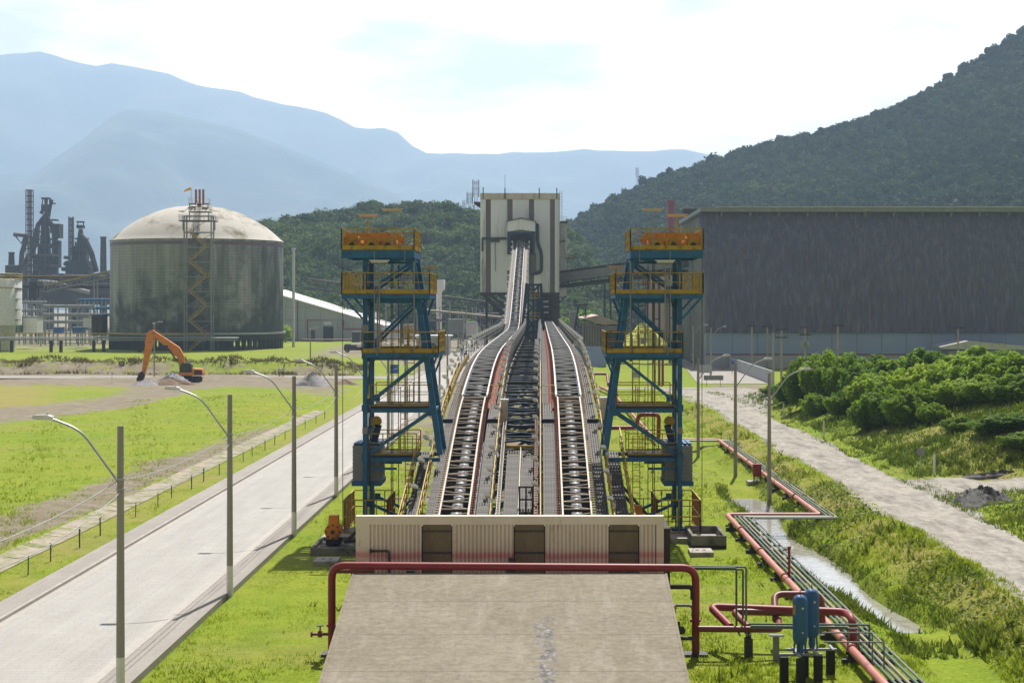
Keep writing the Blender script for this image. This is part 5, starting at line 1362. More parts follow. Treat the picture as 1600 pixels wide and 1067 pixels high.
# annexes and dark ducts on the face
ribbed(TX(788),TX(800),TZ(423),TZ(398),TY-1.2,.5).box(TX(788),TX(800),TY-1.1,TY-.08,TZ(423),TZ(398)).build('side_annex', M['clad'], tt)
d=MB(); d.tube(fillet([(TX(837),TY-1.2,TZ(352)),(TX(840),TY-1.2,TZ(352)),(TX(840),TY-1.2,TZ(380)),(TX(846),TY-1.2,TZ(395)),(TX(846),TY-1.2,TZ(426)),(TX(832),TY-1.2,TZ(428))],1.2),.42,8); d.build('duct', M['dark'], tt)
d=MB(); d.tube([(TX(753),TY-.8,TZ(373)),(TX(792),TY-.8,TZ(373))],.3,8).tube([(TX(754),TY-.7,TZ(373)),(TX(754),TY-.7,TZ(393))],.25,8).cbox((TX(774),TY-.8,TZ(377)),2.2,.6,.5).tube([(TX(774),TY-.5,TZ(378)),(TX(774),TY-.5,TZ(424))],.08,6); d.build('duct', M['dark'], tt)
MB().box(TX(830),TX(838),TY-1.0,TY-.08,TZ(428),TZ(396)).build('hatch_box', M['cladgrey'], tt)
MB().box(TX(740),TX(750.2),TY+1,TY+6,TZ(318),TZ(315)).prism([(TX(741),TZ(318)),(TX(750.2),TZ(318)),(TX(750.2),TZ(325))],'y',TY+3,TY+3.4).build('side_canopy', M['dark'], tt)
# side stair bay further back
ribbed(TX(877),TX(886.5),TZ(420),TZ(342),TY+9,.5).box(TX(875.5),TX(886.5),TY+9.1,TY+16,TZ(462),TZ(342)).build('stair_bay', M['clad'], tt)
for (x0,x1,z) in ((874.6,887,345),(874.6,884,375),(884,900,402)):
    p=MB().box(TX(x0),TX(x1),TY+5,TY+8.5,TZ(z+1.4),TZ(z)); o=p.build('balcony', M['dark'], tt)
    r=MB(); rail_run(r,[(TX(x0)+.1,TY+8.4),(TX(x0)+.1,TY+5.1),(TX(x1)-.1,TY+5.1),(TX(x1)-.1,TY+8.4)],TZ(z),1.3,1.0,.2); r.build('handrail', M['yellow'], o)
l=MB()
for x in (875,878.5): l.beam((TX(x),TY+5,TZ(405)),(TX(x),TY+5,TZ(296)),.13)
z=TZ(400)
while z<TZ(297): l.beam((TX(875),TY+5,z),(TX(878.5),TY+5,z),.08); z+=.8
l.build('cage_ladder', M['galv'], tt)
for px,top in ((755,293),(789,273),(842.5,294),(870,294)):
    m=MB().beam((TX(px),TY-.1,TZ(311)),(TX(px),TY-.1,TZ(top if top>280 else 294)),.25)
    if top<280: m.tube([(TX(px),TY-.1,TZ(294)),(TX(px),TY-.1,TZ(273))],.05,5)
    m.build('roof_mast', M['dark'], tt)
# legs and braces under the building
for px in (757,838.5,867,872):
    for y in (TY+.8,TY+16): MB().beam((TX(px),y,0),(TX(px),y,zb-.4),.8 if px>860 else .6).build('column', M['dark'], tt) if px>800 or y>TY+2 else None
def tbrace(p,q,w): MB().beam(p,q,w).build('brace', M['dark'], tt)
for y in (TY+.6,TY+16):
    tbrace((TX(753),y,zb-.4),(TX(786),y,TZ(492)),.7); tbrace((TX(763),y,zb-.4),(TX(788),y,TZ(478)),.5); tbrace((TX(776),y,zb-.4),(TX(790),y,TZ(468)),.45)
    tbrace((TX(838),y,TZ(480)),(TX(871),y,TZ(480)),.4); tbrace((TX(838),y,TZ(500)),(TX(871),y,TZ(500)),.5); tbrace((TX(838),y,TZ(480)),(TX(871),y,TZ(462)),.3)
tbrace((TX(886),TY+9,TZ(462)),(TX(872),TY+9,TZ(474)),.3)
MB().box(TX(846),TX(858),TY+4,TY+9,TZ(500),TZ(470)).build('chute', M['black'], tt)
MB().box(TX(838),TX(872),TY+15,TY+15.3,0,zb-.5).build('rear_sheeting', M['soot'], tt)
m=MB()
for px in (841,846.5,858,863): m.beam((TX(px),TY+1.2,0),(TX(px),TY+1.2,zb-.5),.45)
for py in (466,474,484,494): m.beam((TX(838),TY+1.0,TZ(py)),(TX(872),TY+1.0,TZ(py)),.35)
m.build('lower_framing', M['dark'], tt)
m=MB()
for z in (470,478,487): m.box(TX(847),TX(857),TY+.2,TY+3.8,TZ(z+2.4),TZ(z))
m.build('inner_platform', M['galv'], tt)
# dark conveyor gallery from the tower to the shed
def gallery(name,p,q,hh,label,mat='dark',wid=3.5,cat='conveyor bridge',rail='brown',top=True,legs=()):
    p,q=Vector(p),Vector(q); t=thing(name,label,cat,((p+q)/2))
    d=(q-p); n=max(6,int(d.length/3.2))
    for s in (-1,1):
        m=MB(); off=Vector((d.y,-d.x,0)).normalized()*(s*wid/2); u=Vector((0,0,1))
        m.beam(p+off,q+off,.3,.45); m.beam(p+off+u*hh,q+off+u*hh,.28,.3)
        for i in range(n):
            a=p+off+d*(i/n); b=p+off+d*((i+1)/n)
            m.beam(a,a+u*hh,.16); m.beam(a if i%2 else a+u*hh, b+u*hh if i%2 else b,.16)
        m.build('side_truss', M[mat], t)
    MB().beam(p+Vector((0,0,.35)),q+Vector((0,0,.35)),wid*.9,.5).build('belt_deck', M['soot'], t)
    if name == 'conveyor_gallery':
        for s in (-1,1):
            off=Vector((d.y,-d.x,0)).normalized()*(s*(wid/2+.2)); MB().beam(p+off+Vector((0,0,hh*.68)),q+off+Vector((0,0,hh*.68)),.12,hh*.62).build('side_sheet', M['grey'], t)
    if top: MB().beam(p+Vector((0,0,hh+.35)),q+Vector((0,0,hh+.35)),wid+.5,.35).build('roof_sheet', M[rail], t)
    for f in legs:
        a=p+d*f; w=Vector((d.y,-d.x,0)).normalized()*(wid/2)
        MB().beam((a+w)-Vector((0,0,a.z)),a+w,.5).beam((a-w)-Vector((0,0,a.z)),a-w,.5).beam(a-w-Vector((0,0,a.z*.5)),a+w-Vector((0,0,a.z*.5)),.3).build('bent', M[mat], t)
    return t
gallery('conveyor_gallery', (TX(872),TY+10,TZ(449)), (36,TY-6,TZ(426)), 3.6, 'dark sloping conveyor gallery between the white tower and the big shed','dark',3.6,rail='brown',legs=(.40,.56,.78,.9))

# ------------------------------------------------------------------ big dark storage shed
M['shed'] = mk('grey_shed_cladding', (.112,.114,.168), (.076,.078,.118), 1.5, .8, streak=.012, c3=(.138,.14,.198), s3=1.1, t3=.56, detail=8)
M['shedblue'] = mk('blue_grey_wall', (.27,.35,.52), (.23,.30,.46), .12, .6, streak=.3)
M['shedlow'] = mk('pale_grey_wall', (.40,.42,.44), (.33,.35,.37), .15, .8, streak=.5)
sh = thing('storage_shed', 'huge dark grey storage shed with a ribbed leaning face on the right', 'shed', (90,350,0))
SY=347.0
def sz(py,Y=SY): return H-(py-VY)*Y/F
sx0,sx1=37.8,150.0
zt_,zc_,zl_=36.4,7.9,3.2
rows=[]; NX=280
prof=[(zc_,SY-1.2),(14,SY-.4),(20,SY+.9),(26,SY+2.8),(31,SY+5.0),(zt_-.8,SY+7.6)]
for z,y in prof:
    row=[]
    for i in range(NX+1):
        x=sx0+(sx1-sx0)*i/NX; row.append((x-1.2*(z-zc_)/(zt_-zc_), y-(.14 if i%2 else 0), z))
    rows.append(row)
MB().grid(rows).build('ribbed_face', M['shed'], sh)
MB().box(sx0-.5,sx1,SY-.6,SY+.4,zl_,zc_-.02).build('blue_wall', M['shedblue'], sh)
m=MB(); x=sx0
while x<sx1: m.box(x-.06,x+.06,SY-.68,SY-.6,zl_,zc_-.05); x+=5.6
m.build('wall_joint', M['grey'], sh)
MB().box(sx0-.5,sx1,SY-.7,SY-.3,zl_-.28,zl_-.005).build('red_band', M['brickred'], sh)
MB().box(sx0-.5,sx1,SY-.58,SY+.4,-.3,zl_-.29).build('base_wall', M['shedlow'], sh)
MB().box(sx0-1.0,sx1,SY+6.0,SY+60,zt_-.75,zt_+.15).build('roof', M['grey'], sh)
MB().box(sx0+2.5,sx1,SY+5.6,SY+7.0,zt_+.16,zt_+.42).build('roof_edge', M['galv'], sh)
x=sx0+4
while x<sx1: MB().prism([(SY+5.6,zt_-.8),(SY+7.6,zt_-.8),(SY+7.6,zt_-2.4)],'x',x-.22,x+.22).build('eaves_bracket', M['grey'], sh); x+=6.6
pg=[(SY+.3,0),(SY+.3,zc_),(SY+1.2,20),(SY+7.6,zt_-.8),(SY+60,zt_-.8),(SY+72,zc_),(SY+72,0)]
MB().prism(pg,'x',sx0+.2,sx0+.6).build('gable_wall', M['shed'], sh)
m=MB()
for k in range(9):
    y=SY+6+k*7.2; m.box(sx0-.35,sx0+.2,y-.25,y+.25,0,zt_-1.2 if y>SY+8 else 22)
m.build('gable_column', M['shedlow'], sh)
for y in (SY+14,SY+30): MB().box(sx0-.1,sx0+.19,y,y+5,0,8).build('gable_door', M['brickred' if y<SY+20 else 'black'], sh)
MB().box(sx0-.3,sx0+.6,SY+1,SY+3.6,0,7.5).build('corner_pier', M['shedlow'], sh)
# building bits in front
heap('soil_heap', (62,338,0), 9, 3, 1.6, 'brownsoil', 'low weedy soil heap in front of the shed base', 12)
t=thing('lean_to','low pale lean-to roof above the bushes in front of the shed','lean-to',(98,335,0))
MB().prism([(86,5.2),(92,6.5),(112,4.7),(112,4.4),(86,4.8)],'y',330,340).build('roof', M['galv'], t); MB().box(88,111,331,339,0,4.35).build('walls', M['grey'], t)
def walled(pts,h,label,mat='shedlow',name='boundary_wall'):
    t=thing(name,label,'wall',(pts[0][0],pts[0][1],0))
    for i,(a,b) in enumerate(zip(pts[:-1],pts[1:])):
        MB().beam((a[0],a[1],h/2-.2),(b[0],b[1],h/2-.2),.22,h+.4).build('wall_panel', M[mat], t)
        MB().beam((a[0],a[1],h+.08),(b[0],b[1],h+.08),.3,.14).build('coping', M[mat], t)
    for a in pts: MB().box(a[0]-.2,a[0]+.2,a[1]-.2,a[1]+.2,-.3,h+.2).build('pier', M[mat], t)
a=gr(1208,601,.05); b=gr(1142,575.5,.05); c=gr(1106,560.5,.05)
walled([(a.x,a.y),(b.x,b.y),(c.x,c.y)],2.3,'pale grey boundary wall along the right edge of the side road')
# utility poles in front of the shed
def upole(px,pyt,pyb,Y,label,arms=2,tr=False):
    x=(px-VX)*Y/F; z1=H-(pyt-VY)*Y/F
    t=thing('utility_pole',label,'utility pole',(x,Y,0),'utility poles in front of the shed')
    MB().tube([(x,Y,-.3),(x,Y,z1)],[.24,.17],8).build('pole', M['pole'], t, smooth=True)
    for k in range(arms):
        z=z1-.1-k*1.5; m=MB().box(x-1.15,x+1.15,Y-.22,Y-.1,z-.1,z+.1)
        for o in (-1.05,-.55,.55,1.05): m.hcyl((x+o,Y-.16,z+.22),(0,0,1),.07,.25,6)
        m.build('crossarm', M['brown'], t)
    if tr: MB().hcyl((x-.5,Y-.3,z1-3.6),(0,0,1),.4,1.2,12).hcyl((x+.45,Y-.3,z1-3.6),(0,0,1),.35,1.0,12).build('transformer', M['grey'], t)
upole(1175,509,570,330,'utility pole with one crossarm rising behind the boundary wall on the left',1)
upole(1199,510,565,335,'utility pole with one thin crossarm second from the left before the blue wall',1)
upole(1221,514,588,290,'dark utility pole with two crossarms nearest the grey boundary wall end',2)
upole(1208,519,590,285,'bare utility pole beside the double crossarm pole',0)
upole(1258,511,572,320,'utility pole with two crossarms and transformers left of the bushes',2,True)
upole(1309,508,560,325,'slim utility pole rising behind the left end of the bushes',1)
upole(1497,512,560,325,'slim utility pole rising behind the middle of the bushes',1)
# brick chimney behind
def chimney(px,pyt,Y,r0,r1,mat,label,name='chimney'):
    x=(px-VX)*Y/F; z1=H-(pyt-VY)*Y/F; t=thing(name,label,'chimney',(x,Y,0))
    MB().lathe((x,Y,0),[(r0,-1),(r1,z1-.8)],20).build('shaft', M[mat], t, smooth=True); MB().lathe((x,Y,z1-.8),[(r1*1.15,0),(r1*1.15,.8)],20).build('rim', M[mat], t)
chimney(1048.5,313,560,2.2,1.5,'brickred','slim dusky red chimney behind the right blue tower')
t=thing('filter_house','small brown filter house rising left of the shed roof','filter house',(42,430,0)); MB().box(40,48,428,436,0,41).build('walls', M['brown'], t); MB().box(39.6,48.4,427.6,436.4,41,41.5).build('roof', M['grey'], t)

# ------------------------------------------------------------------ white van, truck, cars
def wheel(par,x,y,z,r,axis=(1,0,0)):
    w=MB().hcyl((x,y,z),axis,r,.24,16).build('wheel', M['tyre'], par); MB().hcyl((x,y,z),axis,r*.55,.26,12).build('rim', M['galv'], w)
def van(loc,rz,label,mat='white',name='parked_van',L_=4.6,Wd=1.8,Hh=1.95,cat='van',hatch=True):
    t=thing(name,label,cat,loc,None,rz)
    f=lambda pts: [(-L_/2+a*L_,b*Hh) for a,b in pts]
    up=Matrix.Identity(3)
    body=MB().prism(f([(0,.16),(1,.16),(1,.42),(.97,.52),(.80,.56),(.70,.97),(.04,1.0),(0,.9)] if hatch else [(0,.18),(1,.18),(1,.46),(.80,.55),(.66,.97),(.25,1.0),(.10,.6),(0,.55)]),'x',-Wd/2,Wd/2)
    # prism on axis x uses (y,z)
    b=bpy_build_local(body,'body',mat,t)
    g=MB()
    g.prism(f([(.05,.60),(.68,.60),(.64,.90),(.08,.92)]),'x',-Wd/2-.012,-Wd/2-.002); g.prism(f([(.05,.60),(.68,.60),(.64,.90),(.08,.92)]),'x',Wd/2+.002,Wd/2+.012)
    bpy_build_local(g,'side_windows','glass',t)
    g=MB().box(-Wd/2+.12,Wd/2-.12,-L_/2-.02,-L_/2-.004,Hh*.58,Hh*.86) if hatch else MB().quad((-Wd/2+.15,-L_/2+.10*L_,Hh*.62+.03),(Wd/2-.15,-L_/2+.10*L_,Hh*.62+.03),(Wd/2-.2,-L_/2+.235*L_,Hh*.96+.03),(-Wd/2+.2,-L_/2+.235*L_,Hh*.96+.03))
    bpy_build_local(g,'rear_window','glass',t)
    for s in (-1,1):
        bpy_build_local(MB().box(s*Wd*.44-.08,s*Wd*.44+.08,-L_/2-.03,-L_/2-.005,Hh*.35,Hh*.55),'tail_light','red',t)
        for fy in (.18,.80):
            m=MB().hcyl((s*(Wd/2-.1),-L_/2+fy*L_,.32),(1,0,0),.32,.24,14); w=bpy_build_local(m,'wheel','tyre',t)
            m=MB().hcyl((s*(Wd/2-.1),-L_/2+fy*L_,.32),(1,0,0),.18,.26,12); o=bpy_build_local(m,'rim','galv',w)
    bpy_build_local(MB().box(-Wd/2+.02,Wd/2-.02,-L_/2-.08,-L_/2-.006,Hh*.17,Hh*.30),'bumper','dark',t)
    return t
def bpy_build_local(mb,name,mat,par):
    """mesh already written in its parent's own space"""
    o=Vector((0,0,0)); q=par
    while q is not None: o+=q.location; q=q.parent
    mb.v=[(v[0]+o.x,v[1]+o.y,v[2]+o.z) for v in mb.v]
    return mb.build(name,M[mat],par)
g=gr(1085.5,566.5,.08); van((g.x,g.y,.09),-.12,'white van seen from behind driving away on the side road')
g=gr(1070,556,.08); van((g.x,g.y,.09),-.1,'pale car ahead of the white van on the side road','lampgrey','parked_car',4.2,1.7,1.5,'car',False)
g=gr(754,546,.06); van((-21.5,432,.06),.02,'small dark car at the far end of the paved road','dark','parked_car',4.2,1.7,1.5,'car',False)
van((-24.6,470,.06),.02,'blue car farther along the paved road beside the left conveyor','signblue','parked_car',4.2,1.7,1.5,'car',False)
van((-32.2,405,.06),1.2,'dark car parked below the grey site cabin by the paved road','dark','parked_car',4.3,1.8,1.5,'car',False)
def truck(loc,rz,label,mat='white'):
    t=thing('parked_truck',label,'truck',loc,None,rz)
    bpy_build_local(MB().prism([(2.6,.6),(4.4,.6),(4.4,1.5),(4.1,2.5),(2.6,2.5)],'x',-1.1,1.1),'cab',mat,t)
    bpy_build_local(MB().box(-1.0,1.0,4.30,4.36,1.5,2.2),'windscreen','glass',t)
    bpy_build_local(MB().box(-1.15,1.15,-3.6,2.4,1.0,2.3),'cargo_box',mat,t); bpy_build_local(MB().box(-.5,.5,-3.6,4.2,.6,.99),'chassis','dark',t)
    for s in (-1,1):
        for y in (3.5,-2.6,-1.4):
            w=bpy_build_local(MB().hcyl((s*.95,y,.5),(1,0,0),.5,.3,14),'wheel','tyre',t); bpy_build_local(MB().hcyl((s*.95,y,.5),(1,0,0),.25,.32,10),'rim','galv',w)
truck((-30.5,428,.05),1.5,'white truck parked beside the grey site cabin left of the conveyors')
truck((-54.5,462,.05),1.5,'dark lorry standing behind the lowest yellow platform of the left tower','dark')
t=thing('site_cabin','grey flat roofed site cabin behind the left tower platform','cabin',(-27,440,0))
MB().box(-35.5,-26.2,440,448,0,5.2).build('walls', M['shedlow'], t); MB().box(-36.2,-25.4,439.3,448.6,5.2,5.6).build('roof', M['white'], t)
for x in (-34,-31,-28.6): MB().box(x,x+1.4,439.9,439.99,1.4,3.4).build('window', M['glass'], t)

# ------------------------------------------------------------------ signs
def sign(px,pyt,pyb,pg,w,Y,mat,label,frame=True):
    x=(px-VX)*Y/F; z1=H-(pyt-VY)*Y/F; z0=H-(pyb-VY)*Y/F
    t=thing('road_sign',label,'sign',(x,Y,0))
    MB().box(x-w/2,x+w/2,Y-.05,Y+.05,z0,z1).build('board', M[mat], t)
    MB().box(x-w/2-.05,x+w/2+.05,Y+.051,Y+.09,z0-.05,z1+.05).build('frame', M['grey'], t)
    for s in (-1,1): MB().box(x+s*w*.36-.05,x+s*w*.36+.05,Y+.091,Y+.18,-.2,z1-.05).build('post', M['galv'], t)
sign(1102.5,570,582,587,2.45,300,'shedlow','pale grey sign board at the mouth of the side road')
sign(1115,587,593.5,600,3.3,268,'grey','low wide dark grey sign board at the kerb of the side road')
sign(994,580,590,598,1.5,285,'shedlow','pale grey sign board seen through the legs of the right tower')
sign(616,570,583,590,1.25,250,'signblue','blue sign board seen under the left tower platform')
sign(1146.5,564,569.5,575,.9,318,'signblue','small blue sign fixed above the grey boundary wall')
x,y=28.6,115.5; zg=gzf(x,y)
t=thing('road_sign','round grey sign on a thin post on the grass slope','sign',(x,y,zg))
MB().tube([(x,y,zg-.3),(x,y,zg+2.0)],.035,6).build('post', M['galv'], t); MB().hcyl((x,y-.05,zg+1.75),(0,1,0),.3,.03,20).build('board', M['grey'], t)
for i,(x,y,lb) in enumerate(((29.4,114.6,'white marker post beside the round sign on the slope'),(27.7,150,'white marker post on the slope near the bushes'),(27.9,176,'white marker post at the far curve of the gravel road'))):
    zg=gzf(x,y); t=thing('marker_post',lb,'marker post',(x,y,zg)); MB().box(x-.07,x+.07,y-.05,y+.05,zg-.3,zg+1.6).build('post', M['white'], t); MB().box(x-.075,x+.075,y-.055,y+.055,zg+1.6,zg+1.75).build('cap', M['grey'], t)
# ------------------------------------------------------------------ gas holder tank
M['tankwall'] = mk('stained_tank_wall', (.27,.28,.275), (.34,.335,.32), .07, .7, streak=.22, c3=(.07,.08,.06), s3=.05, t3=.58, detail=9)
def add_courses(m):
    nt,N,L=m.node_tree,m.node_tree.nodes,m.node_tree.links; b=N['Principled BSDF']; old=b.inputs['Base Color'].links[0].from_socket
    tc=N.new('ShaderNodeTexCoord'); sx=N.new('ShaderNodeSeparateXYZ'); L.new(tc.outputs['Object'],sx.inputs[0])
    at2=N.new('ShaderNodeMath'); at2.operation='ARCTAN2'; L.new(sx.outputs['Y'],at2.inputs[0]); L.new(sx.outputs['X'],at2.inputs[1])
    mu=N.new('ShaderNodeMath'); mu.operation='MULTIPLY'; mu.inputs[1].default_value=28; L.new(at2.outputs[0],mu.inputs[0])
    cb=N.new('ShaderNodeCombineXYZ'); L.new(mu.outputs[0],cb.inputs[0]); L.new(sx.outputs['Z'],cb.inputs[1])
    br=N.new('ShaderNodeTexBrick'); br.inputs['Scale'].default_value=1; br.inputs['Brick Width'].default_value=1.5; br.inputs['Row Height'].default_value=.95; br.offset=0; br.inputs['Mortar Size'].default_value=.07
    br.inputs['Color1'].default_value=(1,1,1,1); br.inputs['Color2'].default_value=(.86,.86,.86,1); br.inputs['Mortar'].default_value=(.55,.55,.55,1); L.new(cb.outputs[0],br.inputs['Vector'])
    # dirty streaks, vertical, broad
    mp=N.new('ShaderNodeMapping'); mp.inputs['Scale'].default_value=(.13,.01,1); L.new(cb.outputs[0],mp.inputs['Vector'])
    n=N.new('ShaderNodeTexNoise'); n.inputs['Scale'].default_value=3; n.inputs['Detail'].default_value=6; L.new(mp.outputs['Vector'],n.inputs['Vector'])
    cr=N.new('ShaderNodeValToRGB'); cr.color_ramp.elements[0].position=.38; cr.color_ramp.elements[1].position=.62; cr.color_ramp.elements[0].color=(.55,.57,.5,1); cr.color_ramp.elements[1].color=(1.1,1.1,1.1,1); L.new(n.outputs['Fac'],cr.inputs['Fac'])
    a=N.new('ShaderNodeMix'); a.data_type='RGBA'; a.blend_type='MULTIPLY'; a.inputs[0].default_value=.8; L.new(old,a.inputs[6]); L.new(br.outputs['Color'],a.inputs[7])
    c=N.new('ShaderNodeMix'); c.data_type='RGBA'; c.blend_type='MULTIPLY'; c.inputs[0].default_value=.9; L.new(a.outputs[2],c.inputs[6]); L.new(cr.outputs['Color'],c.inputs[7])
    nz=N.new('ShaderNodeTexNoise'); nz.inputs['Scale'].default_value=.11; nz.inputs['Detail'].default_value=10; nz.inputs['Roughness'].default_value=.68
    L.new(tc.outputs['Object'],nz.inputs['Vector'])
    zz=N.new('ShaderNodeMapRange'); zz.inputs[1].default_value=6; zz.inputs[2].default_value=34; zz.inputs[3].default_value=.16; zz.inputs[4].default_value=-.10; L.new(sx.outputs['Z'],zz.inputs[0])
    ad=N.new('ShaderNodeMath'); ad.operation='ADD'; L.new(nz.outputs['Fac'],ad.inputs[0]); L.new(zz.outputs[0],ad.inputs[1])
    mr=N.new('ShaderNodeMapRange'); mr.inputs[1].default_value=.50; mr.inputs[2].default_value=.66; L.new(ad.outputs[0],mr.inputs[0])
    st_=N.new('ShaderNodeMix'); st_.data_type='RGBA'; st_.inputs[7].default_value=(.016,.022,.014,1)
    sc_=N.new('ShaderNodeMath'); sc_.operation='MULTIPLY'; sc_.inputs[1].default_value=.86; L.new(mr.outputs[0],sc_.inputs[0])
    L.new(sc_.outputs[0],st_.inputs[0]); L.new(c.outputs[2],st_.inputs[6])
    L.new(st_.outputs[2],b.inputs['Base Color'])
add_courses(M['tankwall'])
M['dome'] = mk('tan_dome_steel', (.56,.52,.46), (.46,.425,.375), .05, .85, c3=(.19,.165,.10), s3=.06, t3=.56, spec=.15, detail=8)
M['purpleband'] = mk('purple_band', (.155,.09,.135), (.12,.075,.105), .1, .6)
TKX,TKY,TKR=-113.5,509.0,28.0
tk=thing('gas_holder','large domed gas holder tank with mossy dark stains on the left','tank',(TKX,TKY,0))
zw0,zw1,zd=5.6,35.2,47.3
MB().lathe((TKX,TKY,0),[(TKR,zw0),(TKR,zw1)],96).build('tank_wall', M['tankwall'], tk, smooth=True)
MB().lathe((TKX,TKY,0),[(TKR+.06,33.4),(TKR+.06,34.4)],96).build('painted_band', M['purpleband'], tk, smooth=True)
ch=zd-zw1; Rs=(TKR*TKR+ch*ch)/(2*ch); pr=[]
for k in range(16):
    z=ch*k/15; r=math.sqrt(max(0,Rs*Rs-(z+Rs-ch)**2)); pr.append((max(r,.05)+(.35 if k==0 else 0),zw1+z))
MB().lathe((TKX,TKY,0),pr,96).build('dome_roof', M['dome'], tk, smooth=True)
MB().lathe((TKX,TKY,0),[(TKR+.9,4.9),(TKR+.9,5.5)],96).build('base_ring', M['galv'], tk)
MB().lathe((TKX,TKY,0),[(TKR+.3,3.2),(TKR+.3,4.88)],96).build('base_slab', M['soot'], tk)
for k in range(40):
    a=math.pi*(1.0+k/39); x=TKX+(TKR-.4)*math.cos(a); y=TKY+(TKR-.4)*math.sin(a); MB().box(x-.65,x+.65,y-.65,y+.65,-.4,3.2).build('pile', M['soot'], tk)
MB().lathe((TKX,TKY,0),[(TKR-17,-.4),(TKR-17,3.2)],48).build('core_wall', M['black'], tk)
s=MB()
for k in range(3):
    pass
# stair tower in front
SY_=TKY-TKR-3.2
stx0,stx1=(289-VX)*SY_/F,(333-VX)*SY_/F
st=thing('stair_tower','tall steel stair tower with yellow zigzag flights in front of the gas holder','stair tower',((stx0+stx1)/2,SY_,0))
zt2=H-(338-VY)*SY_/F
for x in (stx0+.2,stx1-.2):
    for y in (SY_-1.8,SY_+1.6): MB().beam((x,y,0),(x,y,zt2),.38).build('leg', M['grey'], st)
lv=[0,4.6,9.2,13.8,18.4,23.0,27.6,32.2,36.8,zt2]
m=MB()
for z in lv[1:]:
    for y in (SY_-1.8,SY_+1.6): m.beam((stx0,y,z),(stx1,y,z),.24)
    for x in (stx0,stx1): m.beam((x,SY_-1.8,z),(x,SY_+1.6,z),.22)
for i in range(len(lv)-1):
    m.beam((stx0,SY_+1.62,lv[i]),(stx1,SY_+1.62,lv[i+1]),.14)
m.build('frame_beams', M['grey'], st)
f=MB()
xa_,xb_=stx0+1.6,stx1-1.8
for i in range(8):
    z0,z1=lv[i],lv[i+1]; a,b=(xa_,xb_) if i%2==0 else (xb_,xa_)
    f.beam((a,SY_-1.2,z0+.2),(b,SY_-1.2,z1+.1),.2,.4); f.beam((a,SY_-1.2,z0+1.3),(b,SY_-1.2,z1+1.2),.14); f.beam((a,SY_-1.2,z0+.8),(b,SY_-1.2,z1+.7),.09)
    e=stx1-1.9 if i%2==0 else stx0; f.box(e,e+1.9,SY_-1.7,SY_+1.2,z1,z1+.12); f.beam((e,SY_-1.7,z1+1.2),(e+1.9,SY_-1.7,z1+1.2),.12)
    for k in (0,.95,1.9): f.beam((e+k,SY_-1.7,z1),(e+k,SY_-1.7,z1+1.2),.1)
f.build('stair_flight', M['yellow'], st)
m=MB(); m.box(stx0-1.5,stx1,SY_-2.0,SY_+4,zt2-1.6,zt2-1.3); rail_run(m,[(stx0-1.5,SY_+4),(stx0-1.5,SY_-2),(stx1,SY_-2),(stx1,SY_+4)],zt2-1.3,1.7,1.3,0); m.build('top_landing', M['dark'], st)
# dome walkway and vents
VTX=TKX+2.6
vy=TKY-8; dz_=lambda y: math.sqrt(max(0,Rs*Rs-(y-TKY)**2))-(Rs-ch)+zw1
vt=thing('dome_vents','three rust red vent pipes on a yellow railed platform on the tank dome','vents',(VTX,vy,46))
pv=MB(); pv.box(VTX-3.2,VTX+3.2,vy-2.5,vy+1,dz_(vy)+.6,dz_(vy)+.9); rail_run(pv,[(VTX-3.2,vy+1),(VTX-3.2,vy-2.5),(VTX+3.2,vy-2.5),(VTX+3.2,vy+1)],dz_(vy)+.9,1.6,1.4,0)
for x in (-3.0,3.0): pv.beam((VTX+x,vy-2,dz_(vy-2)-.8),(VTX+x,vy-2,dz_(vy)+.6),.3)
pv.build('platform', M['yellow'], vt)
M['ventred']=mk('rusty_vent_red',(.36,.10,.045),(.28,.075,.035),.6,.6)
for k in (-1.2,0,1.2): MB().hcyl((VTX+k,vy-.8,dz_(vy)+2.9),(0,0,1),.38,5.0,12).build('vent_pipe', M['ventred'], vt)
m=MB(); d_=MB()
for k in range(8):
    fa,fb=k/8,(k+1)/8
    y0=SY_+2+(vy-SY_-2)*fa; y1=SY_+2+(vy-SY_-2)*fb; xa2=-107.4+(VTX+107.4)*fa; xb2=-107.4+(VTX+107.4)*fb
    za=dz_(max(y0,TKY-TKR+.3))+.7; zb2=dz_(max(y1,TKY-TKR+.3))+.7
    for o in (-.8,.8): m.beam((xa2+o,y0,za),(xb2+o,y1,zb2),.2); m.beam((xa2+o,y0,za+1.3),(xb2+o,y1,zb2+1.3),.12); m.beam((xb2+o,y1,zb2-.6),(xb2+o,y1,zb2+1.3),.1)
    d_.beam((xa2,y0,za),(xb2,y1,zb2),1.5,.08)
m.build('dome_stair', M['yellow'], vt); d_.build('stair_treads', M['dark'], vt)
m=MB()
for (x0,x1,z) in ((stx0-1.2,stx1+.4,zt2-1.3),(stx0+.8,stx1-1.5,zt2+1.6)):
    m.box(x0,x1,SY_+1.6,SY_+5.5,z-.25,z); rail_run(m,[(x0,SY_+5.5),(x0,SY_+1.6),(x1,SY_+1.6),(x1,SY_+5.5)],z,1.4,1.1,0)
    for x in (x0+.2,x1-.2): m.beam((x,SY_+1.7,z-3),(x,SY_+1.7,z),.25)
m.build('upper_catwalk', M['dark'], st)
M['sock']=mk('windsock_orange',(.78,.40,.03),(.7,.34,.02),1,.7)
t=thing('windsock','orange windsock streaming left above the tank dome','windsock',(VTX-3.0,vy,46))
MB().tube([(VTX-2.6,vy-1.5,dz_(vy)),(VTX-2.6,vy-1.5,dz_(vy)+6.0)],.09,6).build('mast', M['galv'], t)
MB().tube([(VTX-2.7,vy-1.5,dz_(vy)+5.7),(VTX-3.6,vy-1.5,dz_(vy)+5.4),(VTX-5.0,vy-1.6,dz_(vy)+4.7)],[.5,.42,.18],10).build('sock', M['sock'], t)
